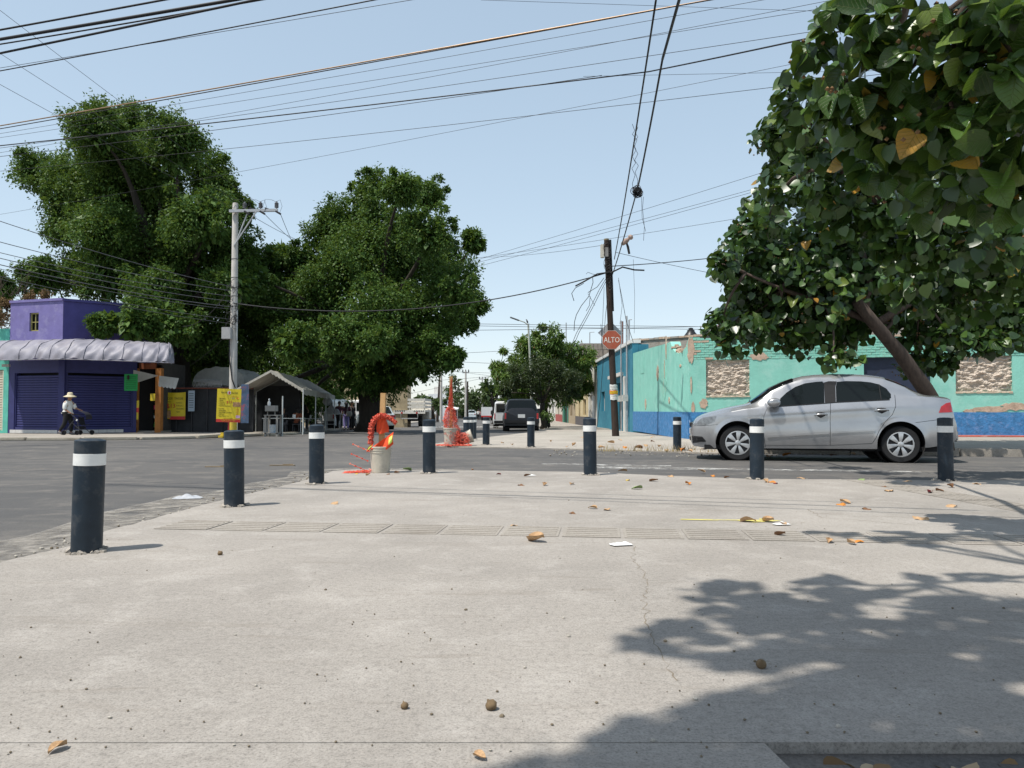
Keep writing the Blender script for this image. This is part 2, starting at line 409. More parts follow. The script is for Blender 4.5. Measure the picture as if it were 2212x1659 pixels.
# worn crossing marks on the road, painted arrow on the pavement
def mark(name, pts, mat, z):
    m = MB(); m.add([(p.x, p.y, z) for p in pts], [tuple(range(len(pts)))]); o = m.build(name, mat); o['kind'] = 'structure'
mark('road_marking', [G(1170, 1001), G(1450, 1006), G(1450, 1008.5), G(1170, 1003.5)], m_wpaint, -0.026)
mark('road_marking', [G(1270, 1008), G(1330, 1008), G(1700, 1014), G(1990, 1018.5), G(1990, 1021), G(1290, 1012)], m_wpaint, -0.026)
mark('road_marking', [G(905, 926), G(1100, 926), G(1100, 927.4), G(905, 927.4)], m_wpaint, gz(36)+0.012)
mark('pavement_marking', [G(1470, 1122, .03), G(1640, 1124, .03), G(1640, 1120.5, .03), G(1690, 1126, .03), G(1620, 1130, .03), G(1640, 1127.5, .03), G(1470, 1123.6, .03)], m_ypaint, 0.0045)

# cracks in the slab: thin dark grooves
m_crack = M('crack_dirt', (.20, .165, .12), .95, .3, 20)
def crack(pts, w=.006):
    P_ = [G(x, y, .03) for x, y in pts]; out = []
    for a, b in zip(P_[:-1], P_[1:]):
        n = max(2, int((b-a).length/.035)); out += [a.lerp(b, k/n)+Vector((R.gauss(0, .009), R.gauss(0, .006), 0)) for k in range(n)]
    ws_ = [w*R.uniform(.15, 1) for _ in out]; mb = MB()
    mb.add([(p.x-q, p.y, .0008) for p, q in zip(out, ws_)]+[(p.x+q, p.y+q*.5, .0008) for p, q in zip(out, ws_)], [(i, i+1, len(out)+i+1, len(out)+i) for i in range(len(out)-1)])
    o = mb.build('crack', m_crack, None, fix=False); o['kind'] = 'structure'
crack([(1372, 1180), (1365, 1205), (1385, 1230), (1398, 1262), (1392, 1320), (1405, 1370), (1430, 1420), (1470, 1480)], .0028)
crack([(1745, 1100), (1775, 1118), (1860, 1124), (1990, 1136)], .005); crack([(1480, 1141), (1560, 1141), (1650, 1138), (1750, 1128)], .006)
crack([(1045, 1133), (1130, 1136), (1230, 1140), (1330, 1142)], .006); crack([(20, 1010), (300, 1018), (640, 1024)], .02)
# ------------------------------------------------------------------ trees
def np_mesh(name, V, Fs, mat, smooth=False):
    """V (n,3); Fs list of arrays (m,k)"""
    me = bpy.data.meshes.new(name)
    me.vertices.add(len(V)); me.vertices.foreach_set('co', np.ascontiguousarray(V, dtype=np.float32).ravel())
    loops = np.concatenate([f.ravel() for f in Fs]); tot = np.concatenate([np.full(len(f), f.shape[1]) for f in Fs])
    start = np.concatenate([[0], np.cumsum(tot)[:-1]])
    me.loops.add(len(loops)); me.loops.foreach_set('vertex_index', loops.astype(np.int32))
    me.polygons.add(len(tot)); me.polygons.foreach_set('loop_start', start.astype(np.int32)); me.polygons.foreach_set('loop_total', tot.astype(np.int32))
    if smooth: me.polygons.foreach_set('use_smooth', np.ones(len(tot), dtype=bool))
    me.materials.append(mat); me.update(calc_edges=True); return me
def unit(a): return a / np.maximum(np.linalg.norm(a, axis=-1, keepdims=True), 1e-9)

DIAMOND = (np.array([(0,0,0),(.42,.5,.06),(1,0,-.05),(.42,-.5,.06)]), [np.array([(0,1,2,3)])])
LANCE = (np.array([(0,0,0),(.35,.5,.05),(.75,.3,-.04),(1,0,-.16),(.75,-.3,-.04),(.35,-.5,.05)]), [np.array([(0,1,2,3),(0,3,4,5)])])
_h = [(0.0,0.0),(-.08,.22),(.02,.42),(.22,.52),(.45,.47),(.68,.33),(.86,.14),(1.0,0.0)]
_up = [(x,y,.10*y*y*4*.5-.10*x*x) for x,y in _h]; _dn = [(x,-y,z) for x,y,z in _up[1:-1]]
_sp = [(.25,0,-.03),(.55,0,-.06),(.8,0,-.09)]
HEART = (np.array(_up + _dn + _sp), [np.array([(0,1,2),(0,2,14),(2,3,14),(3,15,14),(3,4,15),(4,5,15),(5,16,15),(5,6,16),(6,7,16),
         (0,8,14),(8,9,14),(9,10,14),(10,15,14),(10,11,15),(11,12,15),(12,16,15),(12,13,16),(13,7,16)])[:, :]])
# outline indices: 0..7 upper half, 8..13 lower half (mirrors of 1..6), 14..16 midrib
HEART = (HEART[0], [np.array([(0,2,1),(0,14,2),(2,14,3),(3,14,15),(3,15,4),(4,15,5),(5,15,16),(5,16,6),(6,16,7),
         (0,8,9),(0,9,14),(9,10,14),(10,15,14),(10,11,15),(11,12,15),(12,16,15),(12,13,16),(13,7,16)])])
def leaves(pos, axis, nrm, L, Wd, shape):
    sv, sf = shape; N = len(pos); k = len(sv)
    axis = unit(axis); side = unit(np.cross(nrm, axis)); nn = np.cross(axis, side)
    V = pos[:,None,:] + sv[None,:,0:1]*axis[:,None,:]*L[:,None,None] + sv[None,:,1:2]*side[:,None,:]*Wd[:,None,None] + sv[None,:,2:3]*nn[:,None,:]*L[:,None,None]
    Fs = [(f[None]+ (np.arange(N)*k)[:,None,None]).reshape(-1, f.shape[1]) for f in sf]
    return V.reshape(-1,3), Fs
def rdir(n, up=0.0):
    d = NR.normal(size=(n,3)); d = unit(d); d[:,2] += up; return unit(d)

def clump_points(c, r, nsub, ntwig, nleaf, rsub=0.38, up=0.25, squash=0.85, spread=0.11, fill=0):
    """sub-clumps on the shell of a lobe, twigs on the shell of each sub-clump, leaves round each twig"""
    c = np.array(c); P_, D_ = [], []
    sd = rdir(nsub, up); sc_ = c + sd*r*NR.uniform(.55, .92, (nsub,1))*np.array([1,1,squash])
    for k in range(nsub):
        rs = r*rsub*NR.uniform(.7, 1.3)
        td = rdir(ntwig, 0.35); tp = sc_[k] + td*rs*NR.uniform(.55, 1.05, (ntwig,1))
        lp = np.repeat(tp, nleaf, 0) + NR.normal(size=(ntwig*nleaf,3))*r*spread
        P_.append(lp); D_.append(unit(np.repeat(td, nleaf, 0) + NR.normal(size=(ntwig*nleaf,3))*.5))
    if fill:
        d = rdir(fill); P_.append(c + d*r*NR.uniform(0,.75,(fill,1))); D_.append(d)
    return np.concatenate(P_), np.concatenate(D_)

def limb(mb, a, b, r0, r1, bend=0.12, n=6):
    a, b = Vector(a), Vector(b); L = (b-a).length
    k = Vector((R.uniform(-1,1), R.uniform(-1,1), R.uniform(-.3,.8)))*L*bend
    pts = [a.lerp(b, t/n) + k*math.sin(PI*t/n) for t in range(n+1)]
    mb.tube(pts, [r0+(r1-r0)*t/n for t in range(n+1)], 7); return pts

def big_tree(name, label, Y, base, lobes, leafL, mat, trunk_r, nsub=22, ntwig=16, nleaf=25, group=None, shape=DIAMOND, drop=0.55, fork=None, fill=900, lw=0.55, cat='tree', dyr=3.0, bark=None, spread=.125, fillscale=2.4):
    root = thing(name, label, cat, base, 0, group)
    Pn, Dn, Ln = [], [], []; cents = []
    for lb in lobes:
        px, py, rp = lb[:3]; dy = lb[3] if len(lb) > 3 else R.uniform(-dyr, dyr)
        c = P(px, py, Y+dy); r = rp/F*(Y+dy); cents.append((c, r))
        s = max(0.45, min(1.6, (r/1.9)**1.6))
        p, d = clump_points(c, r, max(4, int(nsub*s)), ntwig, nleaf, fill=int(fill*s), spread=spread)
        nf = int(fill*s); l = NR.uniform(.75, 1.3, len(p))*leafL
        if nf: l[-nf:] *= fillscale
        Pn.append(p); Dn.append(d); Ln.append(l)
        if rp > 30:     # stray sprays that break up the round outline
            for sdir in rdir(4, .15):
                p, d = clump_points(np.array(c)+sdir*r*NR.uniform(.95, 1.22), r*NR.uniform(.16, .30), 3, 6, 12, spread=.2)
                Pn.append(p); Dn.append(d); Ln.append(NR.uniform(.75, 1.3, len(p))*leafL)
    p = np.concatenate(Pn) - np.array(base); d = np.concatenate(Dn); l = np.concatenate(Ln)
    ax = unit(d + np.array([0,0,-drop]) + NR.normal(size=d.shape)*.45)
    nr = unit(NR.normal(size=d.shape)*.6 + d*.5 + np.array([0,0,.55]))
    V, Fs = leaves(p, ax, nr, l, l*lw, shape)
    cr = link('crown', np_mesh('crown', V, Fs, mat), None, root); cr['kind'] = 'stuff'
    mb = MB(); b = Vector(base); fk = Vector(fork) if fork else b + Vector((0, 0, 3))
    mb.tube([b + Vector((0,0,-.1)), b.lerp(fk, .15)+Vector((.05,0,0)), b.lerp(fk, .6)+Vector((-.06,0,0)), fk], [trunk_r*1.5, trunk_r*1.05, trunk_r*.9, trunk_r*.85], 12)
    for c, r in cents:
        mid = fk.lerp(c, R.uniform(.35, .5)) + Vector((0, 0, R.uniform(0, .8)))
        limb(mb, fk, mid, trunk_r*.42, trunk_r*.25); limb(mb, mid, c, trunk_r*.25, .03)
    mb.build('trunk', bark or m_bark, root, world=True, smooth='all')
    return root

tl = [(205,285,62),(285,288,66),(235,340,80),(375,318,72),(450,372,56),(330,380,80),(95,378,58),(160,420,78),(245,430,85),(478,420,42),(350,450,75),(440,470,80),(150,480,60),(505,452,34),
      (225,510,82),(300,545,80),(400,545,85),(485,540,60),(180,590,58),(95,600,46),(240,600,70),(330,640,66,-3),(420,640,80),(500,620,55),(360,700,62,-4),(440,710,65),(290,700,40,-5),(225,705,26,-5.2),(530,560,34,2),(470,770,60,3),(400,790,60,3),(340,760,50,2),(520,700,50,3),(500,800,50,5)]
big_tree('ficus_tree', 'tallest dark green tree with layered crown rising behind the purple corner shop', 36.0, (P(395,900,37).x, 37, gz(37)),
         tl, 0.14, m_ficus, 0.55, fork=P(385,690,37), dyr=3.2)
tmid = [(800,412,46),(868,412,42),(925,425,38),(760,480,62),(845,500,80),(925,510,56),(705,520,52),(770,570,88),(870,590,92),(955,575,62),(1022,522,26),(985,630,58),(1020,662,34),(700,640,76),(605,600,58),(560,640,50),
        (625,680,66),(715,720,76),(820,700,88),(920,695,72),(985,690,40),(968,775,28),(930,745,40),(560,720,45),(640,740,50,-5),(700,775,56,7),(790,810,66),(865,800,56),(900,770,45),(545,600,40),(740,730,50,-6),(800,740,50,-6),(560,680,60,2),(600,560,44,1),(560,780,60,9),(640,800,60,9),(580,850,50,6),(660,860,50,6),(700,850,50,10),(770,815,46,-1),(850,805,44,0),(910,785,40,-1),(530,640,44,2),(650,560,40,1)]
big_tree('ficus_tree', 'broad dark green street tree with low spreading crown behind the white tent', 38.0, (P(800,900,39).x, 39, gz(39)),
         tmid, 0.14, m_ficus, 0.6, fork=P(800,780,39), dyr=3.5)
tmango = [(1185,735,32),(1150,770,36),(1205,770,38),(1245,775,34),(1110,790,36),(1160,810,45),(1225,815,45),(1095,830,34),(1265,790,26),(1130,850,36),(1200,850,40),(1250,840,30),(1080,800,20)]
big_tree('mango_tree', 'bright green drooping leaf tree behind the street lamp on the right pavement', 52.0, (P(1180,905,53).x, 53, gz(53)),
         tmango, 0.30, m_mango, 0.22, nsub=16, ntwig=12, nleaf=14, shape=LANCE, drop=0.9, lw=0.26, fork=P(1178,860,53), dyr=1.6, fill=60, fillscale=1.3)
tround = [(1120,815,30),(1160,800,32),(1205,805,32),(1235,820,26),(1105,838,24),(1150,835,34),(1200,838,34),(1235,845,18),(1090,850,14)]
big_tree('round_tree', 'low clipped round tree of small dark leaves beside the dark parked off-roader', 46.0, (P(1174,918,46).x, 46, gz(46)+.08),
         tround, 0.09, m_dkleaf, 0.17, nsub=18, ntwig=14, nleaf=22, fork=P(1172,870,46), dyr=1.0, fill=160, fillscale=2.0)
# shrub at its foot
big_tree('shrub', 'loose green shrub growing at the foot of the clipped round tree', 44.5, tuple(P(1185,921,44.5)),
         [(1172,898,10),(1190,902,12),(1180,908,12)], 0.13, m_mango, 0.03, nsub=5, ntwig=5, nleaf=5, fork=P(1182,912,44.5), dyr=.3, fill=0, cat='shrub')
# trees further along the street
far = [('distant tree with a pointed crown rising over the street end roofs', 110, [(983,825,16),(975,850,20),(1000,850,18),(990,870,22)], (985, 905)),
       ('rounded distant tree right of the pointed crown tree', 130, [(1030,862,24),(1050,868,24),(1015,872,18)], (1035, 902)),
       ('leafy distant tree hanging over the white delivery vans', 75, [(1050,850,16),(1065,858,18),(1058,835,14),(1075,840,16)], (1068, 905)),
       ('low bushy distant tree beside the white far house', 90, [(935,872,15),(950,875,14),(922,870,16),(910,862,14)], (935, 900)),
       ('dark distant tree closing the end of the street', 150, [(1000,882,20),(1030,884,20),(970,884,18),(1055,884,18)], (1010, 903))]
for lab, Y, lb, (bx, by) in far:
    b = P(bx, by, Y); b.z = gz(Y)
    big_tree('tree', lab, Y, tuple(b), lb, 0.30 if Y < 120 else .4, m_farleaf, 0.25, nsub=9, ntwig=7, nleaf=9, dyr=2, fill=60, fork=P(bx, by-20, Y), group='trees along the far street')
big_tree('tree', 'low green tree at the left picture edge behind the dry creeper', 48, (XW(-5, 48), 48, gz(48)), [(-10,640,30),(-30,620,40),(8,625,22),(-40,670,40)], 0.16, m_ficus, .2, fork=P(-20,720,48))

# hibiscus trees: heart shaped leaves, the largest ones are objects of their own
m_hib = leaf_mat('hibiscus_leaves', [(0, (0.012, 0.034, 0.008)), (0.45, (0.030, 0.072, 0.015)), (0.988, (0.075, 0.14, 0.032)), (0.99, (0.40, 0.17, 0.02)), (1, (0.45, 0.27, 0.04))], 0.34, 0.2, 0.5)
def hib_one(name, stops):
    m, n, l, b = new_mat(name)
    g = n.new('ShaderNodeObjectInfo'); col = ramp(n, l, g.outputs['Random'], stops)
    uvx = tc(n); sx = n.new('ShaderNodeSeparateXYZ'); l.new(uvx, sx.inputs[0])
    w = n.new('ShaderNodeMath'); w.operation = 'ABSOLUTE'; l.new(sx.outputs[1], w.inputs[0])
    # pale midrib and slanting side veins
    a = n.new('ShaderNodeMath'); a.operation = 'MULTIPLY_ADD'; l.new(w.outputs[0], a.inputs[0]); a.inputs[1].default_value = -0.9; l.new(sx.outputs[0], a.inputs[2])
    wv = n.new('ShaderNodeMath'); wv.operation = 'PINGPONG'; l.new(a.outputs[0], wv.inputs[0]); wv.inputs[1].default_value = 0.085
    v1 = ramp(n, l, wv.outputs[0], [(0.0, 1.0), (0.016, 0.0)]); v2 = ramp(n, l, w.outputs[0], [(0.0, 1.0), (0.016, 0.0)])
    mx = mixc(n, l, 1.0, v1, v2, 'LIGHTEN')
    fac = n.new('ShaderNodeMath'); fac.operation = 'MULTIPLY'; l.new(mx, fac.inputs[0]); fac.inputs[1].default_value = 0.55
    col2 = mixc(n, l, fac.outputs[0], col, (0.20, 0.25, 0.10)); l.new(col2, b.inputs['Base Color'])
    b.inputs['Roughness'].default_value = 0.33; b.inputs['Specular IOR Level'].default_value = 0.5
    bumpn(n, l, mx, 0.5, -0.01, b)
    t = n.new('ShaderNodeBsdfTranslucent'); l.new(mixc(n, l, 0.5, col, (0.16, 0.24, 0.02)), t.inputs[0])
    ms = n.new('ShaderNodeMixShader'); ms.inputs[0].default_value = 0.33
    l.new(b.outputs[0], ms.inputs[1]); l.new(t.outputs[0], ms.inputs[2]); l.new(ms.outputs[0], n['Material Output'].inputs[0])
    return m
m_hib1 = hib_one('hibiscus_leaf', [(0, (0.016, 0.048, 0.009)), (0.5, (0.055, 0.120, 0.022)), (0.85, (0.10, 0.19, 0.035)), (0.985, (0.19, 0.24, 0.05)), (0.99, (0.40, 0.17, 0.02)), (1, (0.45, 0.27, 0.04))])
m_seed = M('dry_seed_heads', (0.17, 0.10, 0.045), 0.9, 0.4, 30)
HL = []
def heart_mesh(cup, twist):
    v = HEART[0].copy(); v[:,2] += cup*(v[:,1]**2)*1.6; v[:,2] += twist*v[:,1]*v[:,0]
    return np_mesh('leaf', v, [f.copy() for f in HEART[1]], m_hib1, True)
for cu, tw in ((.6, .3), (-.6, .4), (1.2, -.4), (.2, -.6)): HL.append(heart_mesh(cu, tw))
def vis(p):  # picture position of a world point
    c, s = math.cos(PITCH), math.sin(PITCH); y, z = p[1], p[2]-CAMZ
    d = y*c + z*s
    if d < .1: return -1e6, -1e6, d
    return CX + F*p[0]/d, CY - F*(-y*s + z*c)/d, d
def hib_tree(label, base, trunk, lobes, leafL, mat, dens_, cone_lean=0.5, extra=(), trunk_r=.2, nobj=300, limbs=()):
    root = thing('sea_hibiscus_tree', label, 'tree', base)
    Pn, Dn = [], []; cents = []
    for lb in lobes:
        (c, r) = lb[:2]; dens = lb[2] if len(lb) > 2 else dens_
        n = int(dens*(r**2)/(leafL**2)); n = max(12, min(n, 1500))
        d = rdir(n, 0.2); rr = NR.uniform(.35, 1.02, (n,1))**.6
        nc = max(3, int(r*r*6)); cc = rdir(nc, .1)*r*.75
        pp = np.array(c) + d*r*rr*np.array([1,1,.92])
        k = NR.randint(0, nc, n); sel = NR.rand(n) < .45
        pp[sel] = np.array(c) + cc[k[sel]] + NR.normal(size=(int(sel.sum()),3))*r*.22
        Pn.append(pp); Dn.append(d); cents.append((c, r))
    p = np.concatenate(Pn); d = np.concatenate(Dn); N = len(p)
    ax = unit(d*.55 + np.array([0,0,-.75]) + NR.normal(size=d.shape)*.55)
    nr = unit(d*.5 + np.array([-.35,-.5,.6]) + NR.normal(size=d.shape)*.6)
    L = leafL*NR.uniform(.45, 1.15, N)
    # which leaves show largest: in frame and near the camera side of their lobe
    score = np.full(N, -1.0)
    for i in range(N):
        u, v, dd = vis(p[i])
        if 0 < u < 2212 and 0 < v < 1659: score[i] = L[i]/dd*(1.0 + .35*float(np.dot(d[i], unit(np.array([0,0,CAMZ])-p[i]))))
    order = np.argsort(-score); big = [i for i in order[:nobj] if score[i] > 0]; rest = np.setdiff1d(np.arange(N), big)
    b = np.array(base)
    V, Fs = leaves(p[rest]-b, ax[rest], nr[rest], L[rest], L[rest], HEART)
    o = link('crown', np_mesh('crown', V, Fs, mat, True), None, root); o['kind'] = 'stuff'
    for i in big:
        o = link('leaf', HL[R.randrange(4)], None, root)
        a = Vector(ax[i]); s = Vector(np.cross(nr[i], ax[i])).normalized(); n_ = a.cross(s)
        m = Matrix((a, s, n_)).transposed().to_4x4(); m.translation = Vector(p[i]-b)
        o.matrix_basis = m @ Matrix.Diagonal((L[i], L[i], L[i], 1))
    mb = MB(); mb.tube(trunk, [trunk_r*(1.15-.5*i/(len(trunk)-1)) for i in range(len(trunk))], 12)
    for lm in limbs:
        n = len(lm[0]); mb.tube(lm[0], [lm[1]*(1-.7*i/(n-1)) for i in range(n)], 7)
    tip = Vector(trunk[-1])
    for c, r in cents[::2]:
        best = min(list(trunk[len(trunk)//2:]) + [q for lm in limbs for q in lm[0][1:]], key=lambda q: (Vector(q)-Vector(c)).length)
        limb(mb, best, c, trunk_r*.22, .01, .1)
    mb.build('trunk', m_bark2, root, world=True, smooth='all')
    # brown dry seed heads scattered through the crown
    sm = MB()
    for (c, r) in cents:
        for k in range(max(1, int(r*r*7))):
            q = Vector(c) + Vector(rdir(1)[0])*r*R.uniform(.7, 1.0)
            for j in range(7):
                e = q + Vector((R.gauss(0,1), R.gauss(0,1), R.gauss(0,1)))*leafL*.34
                sm.lathe([(0.001,-leafL*.1),(leafL*.11,0),(0.001,leafL*.1)], 5, e, cap=False)
    so = sm.build('seed_heads', m_seed, root, world=True, fix=False); so['kind'] = 'stuff'
    return root
def LB(px, py, rp, Y): return (P(px, py, Y), rp/F*Y)
bh = G(2040, 974, .12)
trunk_f = [bh, P(2032,900,bh.y), P(1998,840,bh.y-.1), P(1945,765,bh.y-.3), P(1885,695,bh.y-.5), P(1850,650,bh.y-.6)]
Y0 = bh.y - .4
fl = [(1560,570,34,-.5),(1600,525,52,0),(1640,462,48,0),(1680,405,54,-.4),(1650,302,34,-.6),(1700,280,52,-.6),(1740,350,66,0),(1625,610,62,.3),(1560,700,40,0),(1610,725,52,-.2),(1690,705,60,.3),(1760,640,88,0),(1700,555,78,0),(1780,500,90,.3),
      (1850,590,90,.5),(1950,620,90,1),(1840,700,50,1),(2050,640,95,1),(2150,660,90,1),(1940,540,110,1.5),(2080,530,110,1.5),(2190,580,90,1),(1800,772,24,-.6),(1845,782,18,-.6),(1960,800,24,.6),(2035,780,34,.6),(2060,735,44,.4),(2150,735,36,.2),(1860,400,90,.5),(1900,480,80,1),(1640,660,50,.8),(1730,730,40,.9),(2000,420,100,1.5),(2130,430,100,1.5),(1700,660,70,.8),(1800,700,60,.6),(1900,660,80,1.2),(2000,690,80,1.4),(2100,690,70,1.4),(2200,690,60,1.4),(1650,560,80,1.2),(1750,560,90,1.6),(1980,740,40,1.0),(2110,750,30,.4),(2190,700,50,.6),(1780,600,80,2),(2010,560,110,2.4),(2180,520,110,2.4),(1600,690,60,1)]
hib_tree('leaning brown trunk tree standing behind the silver sedan, with a wide heart leaf crown', tuple(bh), trunk_f,
         [LB(a, b, c, Y0+e) for a, b, c, e in fl], 0.17, m_hib, 30, trunk_r=.155,
         limbs=[([P(1885,695,Y0), P(1780,655,Y0), P(1690,625,Y0-.2), P(1610,590,Y0-.3)], .07), ([P(1868,670,Y0), P(1880,600,Y0+.2), P(1850,500,Y0+.3), P(1760,400,Y0)], .08),
                ([P(1890,700,Y0), P(1990,640,Y0+.5), P(2080,560,Y0+1)], .08), ([P(1905,720,Y0+.2), P(1925,700,Y0+.3), P(1930,640,Y0+.5)], .05)])
bn = Vector((1.75, 1.35, -.15))
trunk_n = [bn, bn+Vector((.05,.1,.9)), bn+Vector((.2,.35,1.9)), bn+Vector((.35,.8,2.9)), bn+Vector((.5,1.3,3.6))]
nl = [LB(a, b, c, d) for a, b, c, d in [(1800,40,48,5.0),(1775,120,50,5.2),(1790,200,48,5.4),(1860,160,75,4.9),(1850,260,70,5.4),(1930,70,80,4.7),(2030,110,90,4.4),(2120,60,90,4.2),(2190,120,90,4.1),(1960,250,90,5.0),(2060,250,100,4.6),(2170,260,100,4.3),(1900,340,80,5.4),(2000,380,90,5.2),(2110,390,90,4.8),(2200,400,80,4.5),(2190,-40,60,4.2)]]
nl += [LB(a, b, c, d) for a, b, c, d in [(1700,190,34,8),(1735,250,50,8),(1760,330,60,8.5),(1800,400,70,9),(1850,470,70,9),(1950,480,90,9),(2050,500,90,8.5),(2150,510,90,8.5),(1700,400,50,10),(1660,470,40,11),(2000,600,90,10),(2120,620,90,10),(2190,560,80,9.5)]]
nl = [(c, r, 32.0) for c, r in nl]
def shadow_lobe(px, py, rp, h):     # a part of the crown above the frame, found from where its shade falls
    s = G(px, py, .03); c = s + SUN*(h/SUN.z); return (c, rp/F*s.y, 30.0)
RS = random.Random(4)
for k in range(640):
    px, py = RS.uniform(1050, 2300), RS.uniform(1245, 1900)
    lim = 1400+max(0, (1330-py)*1.2)+(60 if py > 1400 else 0)
    if py > 1450: lim = 1720-(py-1450)*3.0
    if 1440 < py < 1500 and RS.random() < .75: continue
    if px < lim+40 or RS.random() < .60: continue
    nl.append(shadow_lobe(px, py, RS.uniform(28, 70), RS.uniform(5.2, 7.2)))
nl += [shadow_lobe(*q) for q in [(1840,1158,30,6),(1900,1163,36,6),(1960,1155,40,6),(1780,1150,24,6),(2050,1162,46,6.2),(2130,1156,46,6.3),(2200,1164,50,6.4),(2010,1175,30,6.1)]]
for k in range(22): nl.append(((RS.uniform(2.0, 6.0), RS.uniform(-1.5, 3.2), RS.uniform(5.0, 7.5)), RS.uniform(.6, .9), 14.0))     # unseen rest of the crown right of the frame, added to block sky light
hib_tree('nearest large leaf tree overhanging the pavement at the top right, rooted in the tree pit', tuple(bn), trunk_n,
         nl, 0.155, m_hib, 26.0, trunk_r=.14,
         limbs=[([trunk_n[2], Vector((1.2,1.6,3.6)), Vector((.2,1.6,5.0)), Vector((-1.0,1.2,6.0))], .06), ([trunk_n[3], Vector((2.4,3.2,3.4)), Vector((2.7,4.3,3.3))], .05), ([trunk_n[3], Vector((1.5,2.4,4.6)), Vector((.6,2.6,5.8)), Vector((-.6,2.2,6.4))], .06), ([trunk_n[3], Vector((2.3,4.2,3.6)), Vector((3.2,6.5,3.6)), Vector((3.8,8.5,3.6))], .07)])
from mathutils import noise as mnoise
# ------------------------------------------------------------------ buildings
def fmat(p0, p1):
    d = (p1 - p0); return Matrix.Translation(p0) @ Matrix.Rotation(math.atan2(d.y, d.x), 4, 'Z')
def onface(p0, p1, px, py):
    a, b = ray(px, py); d = (p1 - p0); d.z = 0; d.normalize()
    t = (a*p0.y - p0.x)/(d.x - a*d.y); Y = p0.y + t*d.y
    return t, CAMZ + b*Y - p0.z
def panel(mb, m, u0, u1, z0, z1, t, holes=()):
    """wall slab in face coordinates, thickness t going back, with rectangular holes"""
    cuts = sorted(set([u0, u1] + [h[0] for h in holes] + [h[1] for h in holes]))
    for a, b in zip(cuts[:-1], cuts[1:]):
        hs = sorted([(h[2], h[3]) for h in holes if h[0] <= a + 1e-6 and h[1] >= b - 1e-6]); z = z0
        for ha, hb in hs:
            if ha > z + 1e-6: mb.box(a, b, 0, t, z, ha, m)
            z = hb
        if z < z1 - 1e-6: mb.box(a, b, 0, t, z, z1, m)
def text_mesh(s, size, mat, extr=0.001, align='CENTER'):
    cu = bpy.data.curves.new('t', 'FONT'); cu.body = s; cu.size = size; cu.extrude = extr; cu.align_x = align; cu.align_y = 'CENTER'; cu.resolution_u = 2
    o = bpy.data.objects.new('t', cu); COL.objects.link(o)
    dg = bpy.context.evaluated_depsgraph_get(); me = bpy.data.meshes.new_from_object(o.evaluated_get(dg))
    bpy.data.objects.remove(o); bpy.data.curves.remove(cu)
    me.materials.clear(); me.materials.append(mat); return me
def text(s, size, mat, parent, m, name='lettering', align='CENTER', sx=1.0, bold=0):
    """m: matrix in the parent's space whose x goes right, z up, -y towards the reader"""
    me = text_mesh(s, size, mat, 0.001, align); o = link(name, me, None, parent)
    o.matrix_basis = m @ Matrix.Rotation(PI/2, 4, 'X') @ Matrix.Diagonal((sx, 1, 1, 1)); return o
FLY = Matrix.Translation

# --- purple corner shop
m_purp = M('purple_paint', (0.165, 0.145, 0.345), 0.8, 0.14, 3, 0.25, 25, dirt=(0.26, 0.24, 0.42), dscale=2.2, damt=0.5)
m_purp_shade = M('shaded_purple_paint', (0.062, 0.056, 0.20), 0.8, 0.14, 3, 0.25, 25)  # darker copy of the purple: shade of the right face put into the colour
m_shut = M('blue_violet_shutter_paint', (0.028, 0.031, 0.125), 0.6, 0.15, 6)
m_awn = M('grey_lilac_tarpaulin', (0.23, 0.225, 0.265), 0.55, 0.16, 1.6, 0.25, 6, dirt=(0.24, 0.22, 0.24), dscale=1.5, damt=0.5)
m_tilew = M('white_tile', (0.55, 0.54, 0.52), 0.4, 0.1, 8)
zb = gz(31) + 0.07
A = Vector((XW(18, 31.3), 31.3, zb)); B = Vector((XW(132, 30.5), 30.5, zb)); Cc = Vector((XW(288, 32.2), 32.2, zb)); D = Vector((XW(330, 33.0), 33.0, zb))
shop = thing('corner_shop', 'purple two storey corner shop with closed blue violet shutters and a grey awning', 'shop', (B.x, B.y, zb))
mA, mB_ = fmat(A, B), fmat(B, Cc); LA, LB_ = (B-A).length, (Cc-B).length
zt = P(132, 649, 30.5).z - zb; zl = 2.95
w = [onface(A, B, 64, 676), onface(A, B, 83, 715)]; win = (w[0][0], w[1][0], w[1][1], w[0][1])
mb = MB(); panel(mb, mA, 0, LA, zl, zt, .2, [win]); mb.box(LA-.0, LA+.0, 0, 0, 0, 0) if False else None
mb.box(-0.02, LA, -0.05, 0.25, zt, zt+.10, mA)
mb.build('upper_wall', m_purp, shop, world=True)
mb = MB(); panel(mb, mB_, 0.02, LB_+1.0, zl, zt-.02, .2); mb.box(0.02, LB_+1.0, -0.05, 0.25, zt-.02, zt+.08, mB_)
mb.build('upper_wall', m_purp_shade, shop, world=True)
mb = MB(); f = .05
mb.box(win[0], win[0]+f, .06, .11, win[2], win[3], mA); mb.box(win[1]-f, win[1], .06, .11, win[2], win[3], mA)
mb.box(win[0]+f, win[1]-f, .06, .11, win[2], win[2]+f, mA); mb.box(win[0]+f, win[1]-f, .06, .11, win[3]-f, win[3], mA)
cx = (win[0]+win[1])/2; cz = (win[2]+win[3])/2
mb.box(cx-.015, cx+.015, .065, .1, win[2]+f, win[3]-f, mA); mb.box(win[0]+f, win[1]-f, .067, .098, cz-.015, cz+.015, mA)
wf = mb.build('window', M('weathered_yellow_frame', (0.30, 0.27, 0.10), .7), shop, world=True)
MB().box(win[0], win[1], .13, .14, win[2], win[3], mA).build('pane', m_glass, wf, world=True)
